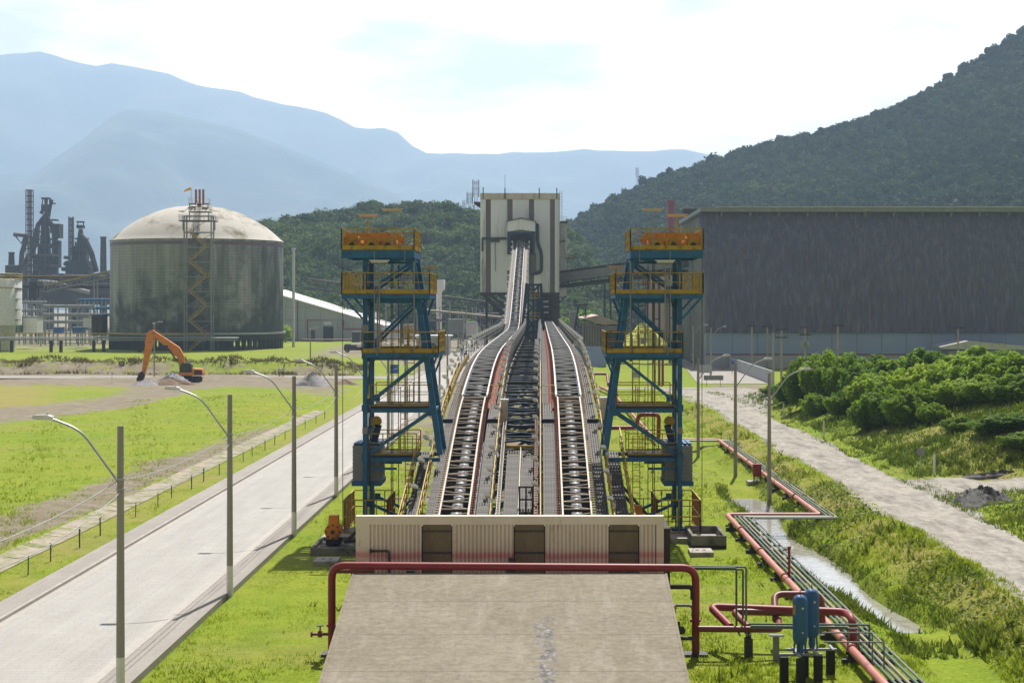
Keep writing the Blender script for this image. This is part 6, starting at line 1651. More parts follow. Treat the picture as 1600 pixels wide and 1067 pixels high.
t=thing('downpipe_mast','pale vertical pipe standing right of the gas holder','pipe',(-81.5,520,0)); MB().hcyl((-83.5,520,16.5),(0,0,1),.5,33,10).hcyl((-83.5,520,33.3),(0,0,1),.75,.6,10).build('pipe', M['lampgrey'], t)
for i,(px,pt,pb,lb) in enumerate(((441,488,530,'bushy shrub growing at the right foot of the gas holder'),)): pass

# pipe rack running left in front of the tank
RY=468.0
pr_=thing('pipe_rack','low yellow and grey pipe rack on short legs running left of the gas holder','pipe rack',(-160,RY,0))
m=MB()
for z,y in ((5.6,RY-1),(5.6,RY+1)): m.beam((-178,y,z),(-103,y,z),.25,.3)
m.build('yellow_rail', M['yellow'], pr_)
m=MB()
for k in range(5): m.tube([(-178,RY-1.4+k*.7,4.2+.1*(k%2)),(-92,RY-1.4+k*.7,4.2+.1*(k%2))],.22,6)
m.beam((-178,RY-1.5,3.6),(-92,RY-1.5,3.6),.3,.35); m.beam((-178,RY-1.4,4.75),(-103,RY-1.4,4.75),.12)
m.build('pipes', M['grey'], pr_)
for x in (-165,-161,-149,-146,-136,-133,-122,-119): MB().box(x-.3,x+.3,RY-.8,RY+.8,-.3,3.5).build('leg', M['soot'], pr_)
m=MB(); x=-178
while x<-103: m.beam((x,RY-1.5,4.4),(x,RY-1.5,5.6),.1); x+=2.6
m.build('rack_post', M['yellow'], pr_)
# yellow pipe bridge in the middle distance
b1=gallery('pipe_bridge',(-305,600,21.5),(-150,600,21.0),4.2,'long yellow and brown pipe bridge left of the gas holder','brown',4,'pipe bridge','yellow',True,(.1,.3,.5,.7,.9))
b2=gallery('pipe_bridge',(-190,590,19.5),(-150,585,28),2.0,'rising pale pipe bridge just left of the gas holder','grey',3,'pipe bridge','yellow',True,(.5,))
# white silo tank at the left frame edge
t=thing('white_tank','white tank with yellow top rails at the left edge of the photo','tank',(-176,480,0))
MB().lathe((-181,482,0),[(17.5,8),(17.5,22.0),(17.3,22.4)],48).build('shell', M['white'], t, smooth=True)
m=MB(); rr=17.6
for z in (19.6,23.2,22.5,24.0):
    m.tube([(-181+rr*math.cos(a),482+rr*math.sin(a),z) for a in [math.pi*(.9+k*.05) for k in range(25)]],.13,5)
for k in range(25): a=math.pi*(.9+k*.05); m.beam((-181+rr*math.cos(a),482+rr*math.sin(a),22),(-181+rr*math.cos(a),482+rr*math.sin(a),24),.12)
m.build('top_rail', M['yellow'], t)
m=MB()
for k in range(4): m.box(-164.0,-162.6,479,481,9.6+k*3.2,9.8+k*3.2)
m.build('ladder_landing', M['dark'], t)
MB().lathe((-181,482,0),[(15.5,0),(15.5,8)],32).build('skirt', M['lampgrey'], t)
def container(px0,px1,pyt,pyb,Y,mat,label,name='container',dep=6):
    p=at(px0,pyb,Y); q=at(px1,pyt,Y); t=thing(name,label,'container',(p.x,Y,0))
    MB().box(p.x,q.x,Y,Y+dep,max(-.2,p.z) if p.z>1 else -.1,q.z).build('box', M[mat], t)
    d=MB(); n=max(2,int((q.x-p.x)/.9))
    for k in range(n): x=p.x+(q.x-p.x)*(k+.5)/n; d.box(x-.12,x+.12,Y-.08,Y-.002,max(.1,p.z) if p.z>1 else .1,q.z-.2)
    d.build('ribs', M[mat], t); MB().box(p.x-.1,q.x+.1,Y-.15,Y+dep+.1,q.z+.002,q.z+.25).build('roof', M['grey'], t)
container(5,27,494,520,500,'pipegreen','green container under the white tank at the left edge')
container(36,58,497,520,505,'white','white container right of the green one')
container(143,160,492,524,500,'brown','dark brown box tower left of the gas holder')
container(45,58,440,478,650,'soot','dark tall hopper house beside the white tank')
container(113,128,512,522,505,'signblue','blue drum container left of the brown box','container',4)
container(84,95,512,521,510,'signblue','small blue container beyond the pipe rack','container',4)
container(130,142,497,512,515,'lampgrey','grey container on legs beyond the pipe rack')
# scaffold-like white pipe racks
for i,(px0,px1,pyt,Y,lb) in enumerate(((64,142,480,540,'white framed pipe trestle beyond the pipe rack'),(30,70,474,560,'white framed trestle near the white tank'),(120,172,470,570,'grey framed trestle close to the gas holder'))):
    t=thing('pipe_trestle',lb,'pipe trestle',((px0+px1-2*VX)/2*Y/F,Y,0)); m=MB(); z1=H-(pyt-VY)*Y/F
    n=4
    for k in range(n+1):
        x=((px0+(px1-px0)*k/n)-VX)*Y/F; m.beam((x,Y,0),(x,Y,z1+rnd.uniform(0,2)),.4); m.beam((x,Y+5,0),(x,Y+5,z1),.4)
    m.build('posts', M['grey'], t); m=MB()
    for z in (z1,z1-3,z1-5.5): m.beam(((px0-VX)*Y/F,Y,z),((px1-VX)*Y/F,Y,z),.45); m.tube([((px0-VX)*Y/F,Y+2.5,z+.5),((px1-VX)*Y/F,Y+2.5,z+.5)],.4,6)
    m.build('pipes', M['grey' if i<2 else 'blue'], t)
# ------------------------------------------------------------------ blast furnaces far behind
FY=900.0
def fp(px,py): p=at(px,py,FY); return p
def furnace(cx,label,parts,base):
    t=thing('blast_furnace',label,'blast furnace',(fp(cx,0).x,FY,0)); 
    for nm,mat,fn in parts:
        m=MB(); fn(m); m.build(nm,M[mat],t)
    return t
def T(m,pts,r,n=8,dy=0): m.tube([(fp(x,y).x,FY+dy,fp(x,y).z) for x,y in pts],r,n)
def B(m,x0,x1,y0,y1,dy=0,d=8): a=fp(x0,y1); b=fp(x1,y0); m.box(a.x,b.x,FY+dy-d/2,FY+dy+d/2,a.z,b.z)
def stack(m):
    m.lathe((fp(70,0).x,FY,0),[(13*.375,0),(13*.375,fp(0,425).z),(10*.375,fp(0,400).z),(6.5*.375,fp(0,372).z),(4.5*.375,fp(0,345).z)],16)
def f1a(m):
    B(m,58,86,398,440,0,14); B(m,86,94,350,372,2,8); B(m,83,92,376,418,2,6)
    for x in (58,64,76,82):
        m.beam(fp(x,440),fp(66+(x-66)*.55,345),.7)
    for y in (350,362,374,386):
        m.beam(fp(61,y),fp(84,y),.6); m.beam(fp(61,y),fp(82,y+12),.4); m.beam(fp(82,y),fp(62,y+12),.4)
def f1b(m):
    T(m,[(72,352),(72,336),(62,352),(55,380)],1.4,8,-3); T(m,[(74,350),(75,334),(83,352),(90,376)],1.4,8,-3); T(m,[(70,345),(73,318),(64,334)],1.2); T(m,[(75,345),(78,326),(81,312)],1.0)
    T(m,[(62,372),(52,400),(44,410),(24,434)],1.9,8,-5); T(m,[(25,367),(46,369)],1.1,6,-4); T(m,[(26,367),(37,381),(41,372)],.5,6,-4); T(m,[(46,370),(38,395),(36,420)],1.5,8,-4)
    T(m,[(80,400),(82,410)],1.5); T(m,[(79,370),(79,408)],1.1,8,-9); T(m,[(62,418),(90,432),(112,441)],1.2,8,-10)
def f1c(m):
    B(m,66,78,320,328,0,4); B(m,66,78,309,311.5,0,4.5); m.beam(fp(66,320),fp(67,309),.5); m.beam(fp(78,320),fp(77,309),.5); B(m,78,86,317,319,0,3); B(m,70,74,312,345,0,2); B(m,74,90,343,345,0,5); B(m,60,88,382,385,-7,12); B(m,56,92,398,401,-7,12); B(m,56,92,414,417,-7,14)
    for k in range(7): 
        x=56+k*5.5; m.beam(fp(x,352+abs(k-3)*3)-Vector((0,8,0)),fp(x,440)-Vector((0,8,0)),.8)
    for k in range(5): m.beam(fp(56+k*7,365+k*2)-Vector((0,8.4,0)),fp(62+k*7,395)-Vector((0,8.4,0)),.5)
furnace(72,'larger sooty blast furnace with crooked pipes at the far left',(('stack','soot',stack),('cast_house','soot',f1a),('downcomer','brown',f1b),('top_gear','brown',f1c)),0)
def f2a(m): B(m,108,142,408,440,0,14); B(m,118,136,385,410,0,9); B(m,104,150,418,424,-5,10)
def f2b(m): T(m,[(127,385),(128,365),(136,376),(145,395),(153,425)],1.6,8,-3); T(m,[(127,378),(118,400),(112,418)],1.3,8,-3); T(m,[(100,402),(118,404)],1.0); T(m,[(100,412),(118,414)],1.2)
def f2c(m):
    B(m,121,131,352,357,0,4.5); B(m,121,131,346,348,0,4.5); m.beam(fp(121.6,357),fp(121.6,346),.5); m.beam(fp(130.4,357),fp(130.4,346),.5); B(m,123,129,362,372,0,3); B(m,118,138,372,374,0,4); B(m,116,140,392,395,-4,8)
    m.lathe((fp(126,0).x,FY,0),[(12*.375,0),(12*.375,fp(0,408).z),(7*.375,fp(0,385).z),(3*.375,fp(0,358).z)],14)
    for k in range(5): m.beam(fp(117+k*5,372+abs(k-2)*6)-Vector((0,5,0)),fp(117+k*5,440)-Vector((0,5,0)),.7)
furnace(126,'smaller sooty blast furnace right of the larger one',(('cast_house','soot',f2a),('downcomer','brown',f2b),('top_gear','soot',f2c)),0)
M['stackpale'] = mk('pale_lattice_stack', (.30,.29,.28), (.2,.19,.19), .05, .8)
for px,pt,w,lb in ((51.5,298,4.4,'tall pale laddered lattice stack at the far left'),(116,340,3.0,'shorter pale lattice stack between the furnaces')):
    x=fp(px,0).x; z1=fp(0,pt).z; t=thing('lattice_stack',lb,'stack',(x,FY,0)); m=MB()
    for s in (-1,1):
        for d in (-1,1): m.beam((x+s*w*.36,FY+d*w*.36-6,0),(x+s*w*.36,FY+d*w*.36-6,z1),.45)
    z=30
    while z<z1: 
        m.box(x-w*.4,x+w*.4,FY-6-w*.4,FY-6+w*.4,z,z+.5); z+=3.4
    m.build('lattice', M['soot'], t); MB().hcyl((x,FY-6,z1/2),(0,0,1),w*.26,z1-1,10).build('flue', M['stackpale'], t)
chimney(161.5,370,890,2.4,1.6,'brown','plain brown chimney right of the smaller furnace')
chimney(18,394,900,3.2,1.6,'soot','short dark stepped chimney at the far left edge')
container(8,26,415,445,890,'soot','sooty plant block below the short chimney','plant_block',20)
container(0,172,428,470,930,'soot','long sooty plant building at the foot of the furnaces','plant_building',40)
container(55,172,448,476,860,'brown','low brown plant building with pipes before the furnaces','plant_building',25)
t=thing('slope_conveyor','pale curved conveyor sloping down before the furnaces','conveyor',(-200,820,30)); MB().tube([(at(60,440,820)),(at(85,442,820)),(at(110,449,820)),(at(140,457,820))],1.2,6).build('tube', M['stackpale'], t)
for i,(a,b) in enumerate((((100,432),(172,434)),((60,452),(172,446)))):
    t=thing('plant_pipe',('upper rusty plant pipe before the furnaces','lower rusty plant pipe before the furnaces')[i],'pipe',at(a[0],a[1],840)); MB().tube([at(a[0],a[1],840),at(b[0],b[1],840)],1.3,8).build('pipe_run', M['brown'], t)

# ------------------------------------------------------------------ grey gabled hall right of the tank
GY_=610.0
gb=thing('gabled_hall','grey concrete gabled hall with a dark doorway right of the gas holder','hall',(-90,GY_,0))
def gp(px,py): p=at(px,py,GY_); return (p.x,p.z)
a0=gp(440,461); a1=gp(600,508); 
MB().prism([(-150,-.2),(-150,12),(a0[0]-8,a0[1]+2.0),(a0[0],a0[1]-.5),(a1[0],a1[1]-.6),(a1[0],-.2)],'y',GY_,GY_+60).build('gable_wall', M['shedlow'], gb)
MB().prism([(a0[0]-8,a0[1]+2.6),(a0[0],a0[1]+.1),(a1[0]+.6,a1[1]-.1),(a1[0]+.6,a1[1]-.6),(a0[0],a0[1]-.45),(a0[0]-8,a0[1]+2.0)],'y',GY_-.8,GY_+60).build('roof_verge', M['white'], gb)
d0=gp(505,510); d1=gp(522,532)
MB().box(d0[0],d1[0],GY_-.12,GY_-.01,0,d0[1]).build('doorway', M['black'], gb); MB().box(gp(506,0)[0],gp(518,0)[0],GY_-.2,GY_-.125,gp(0,507)[1],gp(0,503)[1]).build('door_sign', M['signwhite'], gb)
MB().box(gp(486,0)[0],gp(492,0)[0],GY_-.1,GY_-.01,0,gp(0,516)[1]).build('doorway', M['dark'], gb)
m=MB()
for px,py in ((443,463),(474,478),(498,485),(524,492),(548,499)): x=gp(px,0)[0]; m.box(x-.7,x+.7,GY_-.35,GY_-.002,0,gp(0,py+2)[1])
m.build('pilaster', M['shedlow'], gb)
m=MB()
for py in (480,500): m.beam((gp(440,0)[0],GY_-.05,gp(0,py)[1]),(gp(486 if py==480 else 470,0)[0],GY_-.05,gp(0,py)[1]),.1)
m.box(gp(464.4,0)[0],gp(465.6,0)[0],GY_-.5,GY_-.36,0,gp(0,471)[1]); m.build('wall_seam', M['dark'], gb)
m=MB().tube([(gp(481,0)[0],GY_-.6,0),(gp(481,0)[0],GY_-.6,gp(0,500)[1]),(gp(537,0)[0],GY_-.6,gp(0,500)[1]),(gp(537,0)[0],GY_-.6,gp(0,514)[1]),(gp(566,0)[0],GY_-.6,gp(0,514)[1])],.22,6); m.build('red_pipe', M['red'], gb)
t=thing('red_ground_pipe','thin red pipe along the ground before the grey hall','pipe',(-90,600,.5)); MB().tube([(-103,600,.8),(-60,600,.8)],.3,6).build('pipe_run', M['brickred'], t)
container(550,562,519,532,590,'dark','dark generator box beside the grey hall','generator_box',4)
# brown conveyor bridges behind the left tower
gallery('conveyor_bridge',(-100,660,21.5),(-15,640,10.5),4.0,'brown conveyor bridge sloping down behind the left tower','brown',4,rail='brown',legs=(.2,.45,.7,.9))
gallery('conveyor_bridge',(-62,760,18.5),(-25,760,19),4.5,'level brown conveyor bridge below the wooded hill','brown',4,rail='brown',legs=(.3,.6,.9))
gallery('conveyor_bridge',(8,700,16.5),(75,690,17.5),4.0,'level brown conveyor bridge right of the transfer tower','brown',4,rail='brown',legs=(.1,.4,.7))
gallery('conveyor_bridge',(-40,520,9.5),(-13,515,7.0),3.0,'low beige conveyor bridge left of the transfer tower','grey',3,rail='beige',legs=(.2,.5,.8))
# white water tower
wx=(686-VX)*620/F
wt=thing('water_tower','white mushroom shaped water tower behind the left tower','water tower',(wx,620,0))
z=lambda py: H-(py-VY)*620/F
MB().lathe((wx,620,0),[(.55*2,0),(.55*2,z(457)),(1.25,z(455))],20).build('stem', M['white'], wt, smooth=True); MB().lathe((wx,620,0),[(1.2,z(456.5)),(2.45,z(452)),(2.45,z(438)),(2.3,z(437.3))],24).build('tank', M['white'], wt, smooth=True)
# masts and poles in the plant behind the left side
for i,(px,pt,Y) in enumerate(((729,484,500),(738,482,520),(744,480,560),(750,484,590),(716,492,480),(724,490,470),(757,482,620),(603,440,560),(652,482,520),(703,470,500))):
    x=(px-VX)*Y/F; z1=H-(pt-VY)*Y/F
    t=thing('yard_mast','%s slender grey mast in the plant yard left of the white tower' % ordn(i),'mast',(x,Y,0),'masts in the plant yard'); MB().tube([(x,Y,0),(x,Y,z1)],[.28,.18],6).build('pole', M['pole'], t); MB().cbox((x,Y,z1),1.4,.3,.2).build('crossarm', M['grey'], t)
# yellowish tank fronts and clutter under the left tower
for i,(px0,px1,pt,pb,Y,mt,lb) in enumerate(((598,612,512,530,560,'white','small white tank house behind the left tower legs'),(612,622,500,531,570,'lampgrey','grey silo house seen through the left tower'),(630,645,508,530,560,'yellow','yellow machine house seen through the left tower'),(572,590,488,500,640,'white','pale shed roof behind the left tower'),
     (700,724,500,521,470,'grey','grey plant shed left of the conveyors'),(728,745,505,525,480,'lampgrey','pale wall beyond the yard masts'),(745,790,490,510,560,'soot','dark plant shed behind the climbing conveyor'),(770,800,470,492,640,'soot','dark hopper building left of the transfer tower'),
     (890,903,488,522,450,'grey','grey plant block right of the transfer tower'))):
    container(px0,px1,pt,pb,Y,mt,lb,'plant_shed',8)
# small lattice tower, bunkers, low blue wall, sulphur pile
lx0=(907-VX)*400/F; t=thing('lattice_tower','small blue lattice watch tower right of the transfer tower','tower',(lx0,400,0))
z=lambda py: H-(py-VY)*400/F
for s in (-1,1):
    for d in (-1,1): MB().beam((lx0+s*2.3-.6,400+d*2,0),(lx0+s*.9+.4,400+d*.9,z(478)),.3).build('leg', M['navy'], t)
m=MB()
for k in range(6):
    z0,z1=z(535)+(z(478)-z(535))*k/6,z(535)+(z(478)-z(535))*(k+1)/6; w0,w1=2.2-1.3*k/6,2.2-1.3*(k+1)/6; o0,o1=-.6+k/6,-.6+(k+1)/6
    m.beam((lx0-w0+o0,398,z0),(lx0+w1+o1,398.3,z1),.18); m.beam((lx0+w0+o0,398,z0),(lx0-w1+o1,398.3,z1),.18); m.beam((lx0-w0+o0,398,z0),(lx0+w0+o0,398,z0),.16)
m.build('bracing', M['navy'], t)
m=MB().box(lx0-1.6,lx0+1.9,398,402,z(478),z(477)); rail_run(m,[(lx0-1.6,402),(lx0-1.6,398),(lx0+1.9,398),(lx0+1.9,402)],z(477),1.6,.9,.3); m.beam((lx0+1.9,398,z(498)),(lx0+1.0,398,z(506)),.2); m.box(lx0+.8,lx0+2.2,398,400,z(493.5),z(492.5)); m.build('cabin', M['dark'], t)
bk=thing('storage_bunker','row of concrete bunkers with a pinkish roof right of the lattice tower','bunker',(15,380,0))
M['pinkroof']=mk('pinkish_roof',(.50,.40,.33),(.42,.33,.27),.2,.8)  # plain pinkish colour for the bunker roof
bz=lambda py,Y=385: H-(py-VY)*Y/F
bx=lambda px,Y=385: (px-VX)*Y/F
m=MB()
MB().prism([(bx(910),bz(498)),(bx(944),bz(508)),(bx(970),bz(505)),(bx(936),bz(492.5))],'y',384,440).build('roof', M['pinkroof'], bk)
MB().box(bx(912),bx(969),386,436,0,bz(508)-.15).build('back_wall', M['brown'], bk)
for k in range(9):
    x=bx(911)+k*(bx(944)-bx(911))/8.0; MB().box(x-.25,x+.25,384.2,386,0,bz(500+k)-.25).build('pier', M['pole'], bk)
MB().box(bx(944),bx(969),384.5,386,bz(516),bz(509)).build('lintel', M['pole'], bk)
walled([(bx(893,365),365),(bx(946,352),352)],4.4,'low blue grey wall right of the level conveyor','shedblue')
M['sulphur']=mk('yellow_sulphur',(.56,.58,.10),(.50,.52,.09),.3,.9)
heap('sulphur_heap',((1004-VX)*470/F,470,0),9.5,9,8.6,'sulphur','bright yellow sulphur heap behind the right blue tower',15)
heap('sulphur_heap',((985-VX)*480/F,478,0),6,6,5.6,'sulphur','lower yellow sulphur heap left of the tall one',16)
M['clinker']=mk('pale_brown_ore',(.33,.27,.22),(.27,.22,.18),.3,.9)
t=thing('silo_row','tall pale brown silo hoppers behind the right blue tower','silo',((1030-VX)*500/F,500,0))
for k,px in enumerate((1022,1034,1046)):
    x=(px-VX)*500/F; MB().lathe((x,500,0),[(2.6,-.2),(2.1,10),(1.2,24)],16).build('silo', M['clinker'], t, smooth=True)
MB().box((1012-VX)*500/F,(1060-VX)*500/F,503,510,0,26).build('silo_house', M['brown'], t)
t=thing('red_standpipes','red and yellow standpipes on the lawn behind the right tower','pipes',(32,300,0))
for px,mt in ((1030,'brickred'),(1035.5,'red'),(1023,'yellow')):
    x=(px-VX)*270/F; MB().tube([(x,270,0),(x,270,5.2)],.22,8).build('standpipe', M[mt], t)
# red pipes on the lawn right of the conveyors
rpipe('lawn_pipe',[(9.9,255,.6),(11.6,232,.6)],.22,'pink','pale red pipe crossing the far lawn right of the conveyors')
rpipe('lawn_pipe',[(9.0,258,2.6),(11.2,258,2.6),(11.2,252,1.0)],.22,'brickred','dark red pipe bend beside the right conveyor railing')
rpipe('lawn_pipe',[(5.5,150,2.1),(9.4,150,2.1),(9.6,150,3.4),(11.6,150,3.4),(11.7,152,.6)],.2,'red','bright red pipe with a step behind the right blue tower')
rpipe('lawn_pipe',[(9.2,210,3.4),(10.4,210,3.4),(10.4,210,.3)],.18,'red','red pipe elbow under the right tower platform')
# ------------------------------------------------------------------ vegetation
M['leaf'] = leafmat('bush_leaves', (.075,.165,.010), (.29,.42,.03), .6, .09, (.38,.47,.05))
M['tree'] = leafmat('tree_leaves', (.022,.05,.010), (.105,.165,.026), .32, .02, (.17,.215,.04), spec=.06)
M['hilltree'] = leafmat('hill_forest_leaves', (.014,.031,.009), (.056,.098,.018), .26, .008, (.105,.155,.03), spec=.04)
M['blossom'] = leafmat('pink_blossom', (.36,.20,.24), (.42,.27,.3), .3, .1)
M['blade'] = leafmat('grass_blades', (.15,.235,.009), (.30,.36,.018), .5, .12, (.31,.285,.06))
M['weed'] = leafmat('bank_weeds', (.085,.14,.012), (.22,.25,.03), .42, .16, (.30,.26,.075))
M['bark'] = mk('tree_bark', (.10,.08,.06), (.07,.055,.045), 2, .9)
M['hillside'] = mk('wooded_hillside', (.028,.045,.016), (.04,.06,.02), .02, .95)
M['mountain'] = mk('mountain_slope', (.022,.042,.020), (.05,.065,.032), .004, .95, bump=6, bscale=.02)

def leafcloud(seed, n, R_=(1,1,1), leaf=.1, lobes=8, flat=.75, inner=.35):
    """crown of many small leaf faces gathered on several uneven lobes; unit crown sits with its base at z=0"""
    r = np.random.RandomState(seed)
    C = r.normal(size=(lobes,3)); C /= np.linalg.norm(C,axis=1)[:,None]; C *= r.uniform(.25,.72,(lobes,1)); C[:,2] = np.abs(C[:,2])*.8-.12
    rad = r.uniform(.28,.52,lobes)
    w = rad**2; w /= w.sum()
    k = r.choice(lobes, n, p=w)
    d = r.normal(size=(n,3)); d /= np.linalg.norm(d,axis=1)[:,None]; d[:,2] = d[:,2]*.9+.15
    rr = rad[k]*(1-inner*r.uniform(0,1,n)**2)*(1+.16*r.normal(size=n))
    P = C[k]+d*rr[:,None]
    P *= np.array(R_); 
    nrm = d+.55*r.normal(size=(n,3)); nrm /= np.linalg.norm(nrm,axis=1)[:,None]
    a = np.cross(nrm, r.normal(size=(n,3))); a /= np.linalg.norm(a,axis=1)[:,None]; b = np.cross(nrm,a)
    s = leaf*r.uniform(.6,1.3,n)
    V = np.stack([P-a*s[:,None], P-b*(s*flat*.6)[:,None], P+a*s[:,None], P+b*(s*flat*.6)[:,None]],1)
    V[:,:,2] -= P[:,2].min()
    F_ = np.arange(n*4).reshape(n,4)
    tone = np.repeat(np.clip(.5+.22*r.normal(size=n)+.25*(r.uniform(size=lobes)-.5)[k],0,1),4)
    return V.reshape(-1,3), F_, tone

# bushes on the right-hand bank
def bushcloud(seed, n, leaf):
    """many leafy sprays that rise and spread from the foot of the bush, with gaps between them"""
    r = np.random.RandomState(seed); K = 46
    a = r.uniform(0, 6.28, K); rad = np.sqrt(r.uniform(0, 1, K))*.5; zt = .28+.72*(1-(rad/.55)**2*.55)*r.uniform(.62, 1.0, K)
    k = r.randint(0, K, n); t = r.uniform(.12, 1, n)**.75
    cx = rad[k]*np.cos(a[k]); cy = rad[k]*np.sin(a[k]); w = (.055+.12*np.sin(np.pi*np.clip(t,0,1)**1.2))
    d = r.normal(size=(n,3)); d /= np.linalg.norm(d,axis=1)[:,None]
    q = r.uniform(.35, 1, n)**.5
    P = np.stack([cx*(.35+.65*t), cy*(.35+.65*t), zt[k]*t], -1)+d*(w*q)[:,None]*np.array([1,1,.75])
    P[:,2] = np.abs(P[:,2])
    nrm = d*.6+np.array([0,0,.5])+.5*r.normal(size=(n,3)); nrm /= np.linalg.norm(nrm,axis=1)[:,None]
    u = np.cross(nrm, r.normal(size=(n,3))); u /= np.linalg.norm(u,axis=1)[:,None]; v = np.cross(nrm,u)
    s_ = leaf*r.uniform(.5,1.4,n)
    V = np.stack([P-u*s_[:,None], P-v*(s_*.45)[:,None], P+u*s_[:,None], P+v*(s_*.45)[:,None]],1)
    tone = np.repeat(np.clip(.5+.18*r.normal(size=n)+.45*(r.uniform(size=K)-.5)[k],0,1),4)
    return V.reshape(-1,3), np.arange(n*4).reshape(n,4), tone
BUSH = []
for s in range(5):
    V,F_,tone = bushcloud(40+s, 13000, .034)
    V[:,2] *= 1.0/V[:,2].max(); BUSH.append((V,F_,tone))
bush_src = {}
blab = iter(['dark bush at the left end of the thicket on the bank','tall dark bush in the left clump of the thicket','dense dark bush right of the tall one in the left clump','low bush creeping toward the gravel road at the thicket end','smallest bush at the far bend of the gravel road',
 'light green bush left of the thicket gap','light green bush in front of the thicket middle','feathery green bush in the thicket middle','feathery bush right of the thicket middle','broad bush in the right half of the thicket','bush second from the right photo edge','bush at the right photo edge of the thicket','bush cut by the right photo edge',
 'rear bush behind the left gap','rear bush behind the middle of the thicket','rear bush right of the middle','rear bush second from the right','rear bush at the right photo edge',
 'small front bush below the thicket gap','small front bush below the thicket middle','small round bush lowest on the weedy slope','dark vine covered bush low at the right photo edge','lowest dark vine clump by the gravel branch','vine clump left of the right photo edge','weedy clump above the round sign',
 'scrub filling the gap between the two thicket halves','scrub on the slope crest left of the middle','scrub on the slope crest below the middle','scrub on the slope crest right of the middle','pale scrub on the slope crest toward the right edge','pale scrub at the right edge above the vines','low scrub under the left clump','low scrub right of the left clump','tall ragged scrub topping the thicket middle','tall ragged scrub topping the right half','tall ragged scrub topping the left clump','ragged scrub behind the right photo edge'])
BL = [(1258,178,553,2.6),(1290,174,547,2.9),(1325,170,549,2.7),(1232,188,592,2.0),(1208,205,618,1.8),
      (1362,158,580,2.6),(1398,152,574,2.7),(1436,150,566,2.7),(1474,148,560,2.7),(1512,146,553,2.8),(1552,142,549,2.7),(1590,139,546,2.7),(1628,137,548,2.7),
      (1365,180,552,3.2),(1432,176,548,3.4),(1500,172,546,3.2),(1560,168,544,3.2),(1610,164,546,3.2),
      (1358,146,612,1.9),(1412,140,606,2.0),(1458,137,626,1.4),(1580,121,668,2.2),(1604,117,700,2.0),(1548,122,694,1.7),(1500,128,668,1.5),
      (1345,164,565,2.4),(1385,144,600,2.3),(1440,143,592,2.4),(1490,141,588,2.4),(1535,138,582,2.5),(1585,134,580,2.5),(1275,168,612,1.9),(1318,160,606,2.0),(1450,164,541,2.6),(1530,160,537,2.6),(1300,182,543,2.4),(1640,150,538,3.0)]
for i,(px,Y,pt,hw_) in enumerate(BL):
    x = (px-VX)*Y/F; zg = gzf(x,Y); h = max(1.3, (H-(pt-VY)*Y/F)-zg)
    v = i % 5
    t = thing('bush', next(blab), 'bush', (x,Y,zg-.15), 'bushes on the right bank', rnd.uniform(0,6.28))
    if v not in bush_src:
        V,F_,tone = BUSH[v]; o = np_mesh('foliage', V, F_, M['leaf'], t, tone); bush_src[v] = o
        KIDS.setdefault(t.name, [])
    else:
        o = bush_src[v].copy(); COL.objects.link(o); o.parent = t
    o.scale = (hw_*2.05, hw_*2.05, h*1.03)
    m = MB()
    for k in range(5):
        a = k*1.3+i; m.tube([(x+.1*math.cos(a),Y+.1*math.sin(a),zg-.3),(x+hw_*.3*math.cos(a),Y+hw_*.3*math.sin(a),zg+h*.45),(x+hw_*.55*math.cos(a+.4),Y+hw_*.5*math.sin(a+.4),zg+h*.75)],[.09,.06,.02],5)
    sm_ = m.build('stem', M['bark'], t)

# ---- hills
def interp(K,x): K=np.array(K,float); return np.interp(x,K[:,0],K[:,1])
MIDK=[(330,440),(385,405),(404,378),(416,352),(430,342),(450,339),(480,338),(520,337),(560,335),(600,337),(640,333),(680,330),(700,328),(740,333),(780,337),(860,345),(890,365),(930,420),(975,478)]
def mid_z(X,Y):
    px=VX+X*F/850.0; zr=H-(interp(MIDK,px)-VY)*850.0/F-4.5
    t=np.clip((Y-655)/195,0,1.0); base=t**.8*(1-.06*np.sin(t*9+X*.05))
    return np.where(Y<=850,zr*base,zr*(1-.5*np.clip((Y-850)/150,0,1)))+2.2*wob(X,Y,.03,31)*np.clip(t*3,0,1)*np.clip((850-Y)/60,0,1)
RK=[(600,500),(760,470),(840,400),(880,352),(900,341),(930,322),(960,304),(1010,279),(1060,261),(1100,251),(1200,225),(1300,203),(1340,191),(1400,166),(1450,137),(1500,104),(1560,70),(1600,42),(1700,-30),(1900,-150),(2300,-220),(3000,-100)]
def rh_z(X,Y):
    px=VX+X*F/1250.0; zr=np.maximum(H-(interp(RK,px)-VY)*1250.0/F-3,0)
    t=np.clip((Y-640-18*np.sin(X*.02))/610,0,1)
    g=1-.10*(.5+.5*np.sin(X*.031+2.0*t))*np.sin(np.pi*t)
    return np.where(Y<=1250,zr*(t**1.05)*g,zr*(1-.4*np.clip((Y-1250)/300,0,1)))+6*wob(X,Y,.012,33)*np.sin(np.pi*np.clip(t,0,1))
def hillmesh(name,fn,x0,x1,nx_,y0,y1,ny_,mat):
    X,Y=np.meshgrid(np.linspace(x0,x1,nx_),np.linspace(y0,y1,ny_)); Z=fn(X,Y)-1.0
    i=np.arange(nx_*ny_).reshape(ny_,nx_); Fq=np.stack([i[:-1,:-1],i[:-1,1:],i[1:,1:],i[1:,:-1]],-1).reshape(-1,4)
    return tag(np_mesh(name,np.stack([X,Y,Z],-1).reshape(-1,3),Fq,mat,smooth=True),kind='structure')
hillmesh('wooded_hill',mid_z,-190,70,110,650,1000,110,M['hillside'])
hillmesh('forested_hill',rh_z,-120,1150,160,620,1560,120,M['hillside'])

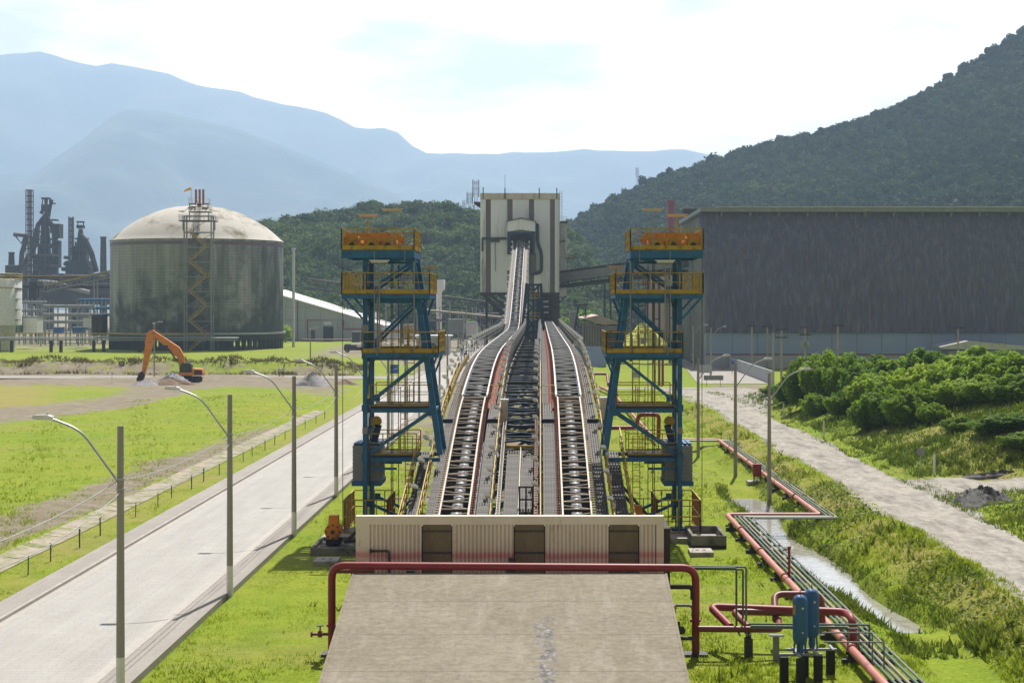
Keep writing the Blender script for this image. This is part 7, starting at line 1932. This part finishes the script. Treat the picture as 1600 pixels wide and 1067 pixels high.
# individual trees on the low hill
TREE=[]
for s in range(6):
    V,F_,tone=leafcloud(80+s,1500,(.5,.5,.52),.062,9,.85,.4); V[:,2]*=.86/V[:,2].max(); V[:,2]+=.14; TREE.append((V,F_,tone))
tree_src={}
def tree(x,y,z,h,label,grp,v,mat='tree',wd=1.0):
    t=thing('forest_tree',label,'tree',(x,y,z),grp,rnd.uniform(0,6.28))
    key=(v,mat)
    if key not in tree_src:
        V,F_,tone=TREE[v]; c=np_mesh('crown',V,F_,M[mat],t,tone)
        q=t.location.copy(); tr=MB().tube([(q.x,q.y,q.z-.08),(q.x+.02,q.y,q.z+.3),(q.x-.01,q.y+.02,q.z+.6)],[.035,.026,.01],6).build('trunk',M['bark'],t)
        tree_src[key]=(c,tr)
    else:
        for o in tree_src[key]: k=o.copy(); COL.objects.link(k); k.parent=t
    t.scale=(h*wd,h*wd,h); return t
r=np.random.RandomState(5)
zones=[(404,470,820,848,26,'tree along the hill crest right of the tank dome'),(470,560,820,850,26,'tree along the hill crest left of the left tower'),(560,660,820,850,26,'tree along the hill crest behind the left tower'),(660,755,820,850,24,'tree along the hill crest left of the white tower'),
       (440,540,690,815,34,'tree on the hill slope between tank and left tower'),(540,660,690,815,34,'tree on the hill slope behind the left tower'),(660,760,690,815,34,'tree on the hill slope left of the white tower'),(440,760,655,690,40,'tree at the foot of the low hill behind the plant')]
nt_i=0
placed=[]
for (a,b,y0,y1,n,lb) in zones:
    for k in range(n):
        px=a+(b-a)*(k+r.uniform(.1,.9))/n if y0>815 else r.uniform(a,b); y=r.uniform(y0,y1); x=(px-VX)*y/F
        z=float(mid_z(np.array([x]),np.array([y]))[0])-1.2; h=r.uniform(9,14) if y<815 else r.uniform(8.5,13)
        tree(x,y,z,h,('%s leafy tree from the left %s' % (ordn(k) if k else 'first', lb[5:]) if y0>815 else 'leafy green '+lb),lb.replace('tree ','trees '),r.randint(6),wd=r.uniform(1.0,1.3)); placed.append((x,y))
y=760; x=(648-VX)*y/F; tree(x,y,float(mid_z(np.array([x]),np.array([y]))[0])+3,7.5,'pale pink blossoming tree on the hill behind the left tower','',2,'blossom',1.1)
for i,(px,Y,h,lb) in enumerate(((446,588,7,'round green tree at the right foot of the gas holder'),(585,640,8,'round tree behind the left tower legs'),(905,520,13,'pale green tree behind the small lattice tower'),(886,540,9,'green tree right of the transfer tower base'),(930,560,9,'green tree behind the bunker row'),(705,640,8,'green tree below the brown bridge left of the white tower'),(735,650,9,'green tree below the brown bridge close to the white tower'))):
    x=(px-VX)*Y/F; tree(x,Y,0,h,lb,'',i%6,'leaf',1.1)

# forest mass: instanced crowns inside single objects
def forest(name,pts,scales,src,mat_parent=None):
    me=bpy.data.meshes.new(name); me.vertices.add(len(pts)); me.vertices.foreach_set('co',np.asarray(pts,np.float32).ravel())
    at_=me.attributes.new('size','FLOAT','POINT'); at_.data.foreach_set('value',np.asarray(scales,np.float32))
    at_=me.attributes.new('turn','FLOAT','POINT'); at_.data.foreach_set('value',np.random.RandomState(3).uniform(0,6.28,len(pts)).astype(np.float32))
    ob=bpy.data.objects.new(name,me); COL.objects.link(ob); tag(ob,kind='stuff')
    ng=bpy.data.node_groups.new(name+'_scatter','GeometryNodeTree')
    ng.interface.new_socket('Geometry',in_out='INPUT',socket_type='NodeSocketGeometry'); ng.interface.new_socket('Geometry',in_out='OUTPUT',socket_type='NodeSocketGeometry')
    N=ng.nodes; L=ng.links; gi=N.new('NodeGroupInput'); go=N.new('NodeGroupOutput')
    mp_=N.new('GeometryNodeMeshToPoints'); L.new(gi.outputs[0],mp_.inputs[0])
    ip=N.new('GeometryNodeInstanceOnPoints'); L.new(mp_.outputs[0],ip.inputs['Points'])
    jn=N.new('GeometryNodeJoinGeometry')
    for o in src:
        oi=N.new('GeometryNodeObjectInfo'); oi.inputs['Object'].default_value=o; oi.inputs['As Instance'].default_value=True; oi.transform_space='ORIGINAL'
        L.new(oi.outputs['Geometry'],jn.inputs[0])
    L.new(jn.outputs[0],ip.inputs['Instance']); ip.inputs['Pick Instance'].default_value=True
    a=N.new('GeometryNodeInputNamedAttribute'); a.data_type='FLOAT'; a.inputs['Name'].default_value='size'
    b=N.new('GeometryNodeInputNamedAttribute'); b.data_type='FLOAT'; b.inputs['Name'].default_value='turn'
    cx=N.new('ShaderNodeCombineXYZ'); L.new(b.outputs['Attribute'],cx.inputs[2]); L.new(cx.outputs[0],ip.inputs['Rotation'])
    cs=N.new('ShaderNodeCombineXYZ')
    mu=N.new('ShaderNodeMath'); mu.operation='MULTIPLY'; mu.inputs[1].default_value=1.25; L.new(a.outputs['Attribute'],mu.inputs[0])
    L.new(mu.outputs[0],cs.inputs[0]); L.new(mu.outputs[0],cs.inputs[1]); L.new(a.outputs['Attribute'],cs.inputs[2]); L.new(cs.outputs[0],ip.inputs['Scale'])
    L.new(ip.outputs[0],go.inputs[0])
    md=ob.modifiers.new('scatter','NODES'); md.node_group=ng
    return ob
srcs=[tree_src[k][0] for k in tree_src if k[1]=='tree'][:5]
pts=[];sc=[]
for _ in range(2600):
    y=r.uniform(660,850); px=r.uniform(395,955); x=(px-VX)*y/F
    pts.append((x,y,float(0))); sc.append(r.uniform(8,12))
P=np.array(pts); P[:,2]=mid_z(P[:,0],P[:,1])-2.5
tag(forest('low_hill_forest',P,sc,srcs),kind='stuff')
# hill forest uses its own darker, coarser crown: kept as a real tree near the foot of the hill
hc=[]
for s in range(4):
    V,F_,tone=leafcloud(120+s,520,(.5,.5,.5),.10,8,.9,.35); V[:,2]*=.9/V[:,2].max(); V[:,2]+=.08; x=(930+s*26-VX)*700/F
    t=thing('forest_tree','leafy tree at the foot of the big hill right of the white tower','tree',(x,690+8*s,float(rh_z(np.array([x]),np.array([690.]))[0])-1),'trees at the foot of the big hill'); hc.append(np_mesh('crown',V,F_,M['hilltree'],t,tone)); t.scale=(13,13,12)
    MB().tube([(x,690+8*s,t.location.z-.05),(x,690+8*s,t.location.z+.5)],[.03,.012],5).build('trunk',M['bark'],t)
pts=[];sc=[]
gx=np.arange(-40,640,5.6); gy=np.arange(640,1256,6.2)
X,Y=np.meshgrid(gx,gy); X=X+r.uniform(-2.8,2.8,X.shape); Y=Y+r.uniform(-3.0,3.0,Y.shape); Z=rh_z(X,Y)
px=VX+X*F/Y; py=VY-(Z-H)*F/Y
ok=(px>860)&(px<1680)&((py<352)|(px<1125))&(Z>1.5)
pts=np.stack([X[ok],Y[ok],Z[ok]-2.5],-1); sc=r.uniform(4.6,9.5,len(pts))*(1+.25*(r.uniform(size=len(pts))>.95))
forest('big_hill_forest',pts,sc,hc)

# far mountains
def range_mesh(name,K,Yr,Y0,seed,amp,wx=(-2200,3600),back=700):
    n=260; rows=[]; pxs=np.linspace(wx[0],wx[1],n); zr=H-(interp(K,pxs)-VY)*Yr/F
    X=(pxs-VX)*Yr/F; R_=[]
    ts=np.concatenate([np.linspace(0,1,46),1+np.linspace(.06,1,10)])
    for t in ts:
        if t<=1:
            y=Y0+(Yr-Y0)*t; g=(t**.95)*(1-amp*np.sin(np.pi*t)*(.5+.5*np.sin(X*.0045+2.6*np.sin(t*2+seed)+seed)))
            z=zr*g+wob(X,np.full(n,y),.0035,seed)*48*np.sin(np.pi*t)+wob(X,np.full(n,y),.010,seed+1)*40*min(1,4*(1-t)+.25)*min(1,t*4)
        else:
            y=Yr+back*(t-1); z=zr*(1-.45*(t-1))
        R_.append(np.stack([X,np.full(n,y),z-2],-1))
    V=np.concatenate(R_); m=len(ts); i=np.arange(n*m).reshape(m,n); Fq=np.stack([i[:-1,:-1],i[:-1,1:],i[1:,1:],i[1:,:-1]],-1).reshape(-1,4)
    return tag(np_mesh(name,V,Fq,M['mountain'],smooth=True),kind='structure')
FAR=[(-2200,200),(-1200,150),(-600,60),(-200,100),(-60,96),(0,88),(30,86),(62,79),(85,84),(110,92),(150,103),(180,102),(215,107),(250,108),(275,118),(300,130),(340,141),(360,141),(400,150),(430,160),(460,168),(490,171),(520,178),(545,192),(560,199),(590,200),(612,203),(630,217),(650,236),(672,239),(700,236),(740,238),(770,242),(800,241),(840,237),(880,235),(920,232),(950,236),(1000,236),(1060,234),(1110,240),(1200,250),(1400,260),(1700,200),(2200,150),(3600,200)]
range_mesh('far_mountains',FAR,9000,5600,3,.42,back=1500)
SPUR=[(-2200,420),(-900,320),(-300,300),(-100,282),(0,271),(30,266),(65,262),(85,245),(105,232),(130,216),(150,200),(175,182),(195,172),(230,172),(280,178),(330,190),(380,205),(440,226),(520,258),(600,296),(700,345),(900,430),(1300,478),(3600,478)]
range_mesh('mountain_spur',SPUR,6800,4900,9,.34,back=1000)

# masts on the hills
def hillmast(px,pt,pb,Y,label,w):
    p=at(px,pb,Y); q=at(px,pt,Y); t=thing('radio_mast',label,'mast',(p.x,Y,p.z),'radio masts on the hills'); m=MB()
    for s in (-1,1):
        for d in (-1,1): m.beam((p.x+s*w,Y+d*w,p.z-6),(p.x+s*w*.5,Y+d*w*.5,q.z),w*.2)
    n=10
    for k in range(n):
        z0=p.z+(q.z-p.z)*k/n; z1=p.z+(q.z-p.z)*(k+1)/n; m.beam((p.x-w,Y-w,z0),(p.x+w,Y-w,z1),w*.09); m.beam((p.x-w,Y-w,z1),(p.x+w,Y-w,z1),w*.09)
    m.build('lattice', M['grey'], t)
    a=MB()
    for k in (0,.22,.4): 
        for s in (-1,1): a.hcyl((p.x+s*w*1.6,Y-w,q.z-(q.z-p.z)*k-1),(0,0,1),w*.35,3.2,6); a.beam((p.x-w*1.6,Y-w,q.z-(q.z-p.z)*k-1),(p.x+w*1.6,Y-w,q.z-(q.z-p.z)*k-1),w*.2)
    a.build('antenna', M['galv'], t)
hillmast(743.5,283,328,846,'taller antenna mast on the hill left of the white tower',1.0)
hillmast(734,302,328,846,'shorter antenna mast left of the taller one on the hill',.9)
hillmast(725,314,328,846,'smallest antenna mast on the hill crest',.4)
hillmast(995.5,263,284,1240,'pylon on the shoulder of the big forested hill',.6)
hillmast(1095,285,306,1150,'faint pylon on the slope above the big shed',.6)

# ---- grass blades
def blades(name,mat,regs,seed):
    r=np.random.RandomState(seed); PX_=[];HH=[];TT=[]
    for (x0,x1,y0,y1,dens,h0,h1,cond) in regs:
        n=int((x1-x0)*(y1-y0)*dens); x=r.uniform(x0,x1,n); 
        y=1/(r.uniform(1/y1,1/y0,n)) if y1/y0>1.6 else r.uniform(y0,y1,n)
        z=gz(x,y); k=cond(x,y,z); x,y,z=x[k],y[k],z[k]
        PX_.append(np.stack([x,y,z],-1)); HH.append(r.uniform(h0,h1,len(x))*(.55+.45*np.clip(wob(x,y,.5,2)+.6,0,1.6)))
        TT.append(np.clip(.5+.2*r.normal(size=len(x)),0,1))
    P=np.concatenate(PX_); Hh=np.concatenate(HH); Tt=np.concatenate(TT); B_=4
    n=len(P); P=np.repeat(P,B_,0); Hh=np.repeat(Hh,B_)*r.uniform(.6,1.2,n*B_); Tt=np.repeat(Tt,B_)
    a=r.uniform(0,6.28,n*B_); off=r.normal(size=(n*B_,2))*.09; w=Hh*r.uniform(.10,.2,n*B_); lean=r.normal(size=(n*B_,2))*(Hh*.45)[:,None]
    base=P+np.concatenate([off,np.full((n*B_,1),-.03)],1); d=np.stack([np.cos(a)*w,np.sin(a)*w,np.zeros_like(a)],-1)
    tip=base+np.concatenate([lean,Hh[:,None]],1)
    V=np.stack([base-d,base+d,tip],1).reshape(-1,3); Fq=np.arange(len(V)).reshape(-1,3)
    tag(np_mesh(name,V,Fq,M[mat],col=np.repeat(Tt,3)),kind='stuff'); return len(Fq)
def c_right(x,y,z): 
    return (np.abs(x-ditch_x(y))>1.25)&(x<20.9)&~((x>8.1)&(x<11.4)&(y>86)&(y<96))&~((x<5.2)&(y<75))
yes=lambda x,y,z: np.ones(x.shape,bool)
blades('grass','blade',[(5.6,17.0,50,165,17,.07,.22,c_right),(17.0,21.9,50,230,18,.08,.28,lambda x,y,z: c_right(x,y,z)|(x>20.8)),(-14.9,-8.3,50,112,16,.06,.17,lambda x,y,z:~((x>-13.1)&(y>86)&(y<95.5))),
    (-28.4,-25.5,55,160,12,.06,.15,yes),(-60,-30.2,75,230,3.2,.10,.28,lambda x,y,z: r.uniform(size=x.shape)<.8),(-12.9,-6,96,240,3,.1,.25,yes),(9,22,160,250,3,.12,.3,lambda x,y,z:x<20.8)],1)
blades('bank_weeds','weed',[(27.6,46,92,106,7,.12,.4,lambda x,y,z:x>28.2),(26.6,28.6,58,250,9,.10,.34,yes),(27.4,40,60,96,8,.12,.38,yes),(28.2,50,114,215,7.5,.18,.6,yes),(13.0,18.6,62,122,26,.15,.5,lambda x,y,z:(np.abs(np.abs(x-ditch_x(y))-1.55)<.45)&(wob(x,y,.6,51)>-.5)),(14.6,18,62,80,14,.1,.4,lambda x,y,z:wob(x,y,.8,52)>.25)],2)
M['hay'] = leafmat('dry_hay', (.10,.095,.03), (.24,.20,.085), .3, .3, (.30,.25,.12))
blades('hay','hay',[(-150,-38,313,345,3.2,.35,.95,yes)],4)
blades('tall_weeds','weed',[(5.8,14,50,160,.18,.25,.45,c_right),(-14.6,-8.6,52,112,.12,.2,.35,lambda x,y,z:~((x>-13.1)&(y>86)&(y<95.5))),(17.5,21,50,200,.8,.35,.7,c_right)],8)
# broadleaf ground cover on the ditch bank
def cover(name,mat,regs,seed):
    r=np.random.RandomState(seed); Ps=[]
    for (x0,x1,y0,y1,dens,cond) in regs:
        n=int((x1-x0)*(y1-y0)*dens); x=r.uniform(x0,x1,n); y=r.uniform(y0,y1,n); z=gz(x,y); k=cond(x,y,z); Ps.append(np.stack([x[k],y[k],z[k]+r.uniform(.02,.25,k.sum())],-1))
    P=np.concatenate(Ps); n=len(P); nr_=r.normal(size=(n,3))*.6+np.array([0,0,1]); nr_/=np.linalg.norm(nr_,axis=1)[:,None]
    a=np.cross(nr_,r.normal(size=(n,3))); a/=np.linalg.norm(a,axis=1)[:,None]; b=np.cross(nr_,a); s=r.uniform(.05,.13,n)
    V=np.stack([P-a*s[:,None],P-b*(s*.7)[:,None],P+a*s[:,None],P+b*(s*.7)[:,None]],1).reshape(-1,3)
    tag(np_mesh(name,V,np.arange(n*4).reshape(n,4),M[mat],col=np.repeat(np.clip(.5+.25*r.normal(size=n),0,1),4)),kind='stuff')
patch=lambda x,y,z: wob(x,y,.45,44)>-.1
cover('creeping_plants','weed',[(16.4,21.2,55,130,26,lambda x,y,z:patch(x,y,z)&(x>ditch_x(y)+1.3)),(12.8,14.6,62,110,14,patch),(28,50,112,190,9,patch),(28.5,46,90,104,12,patch)],6)
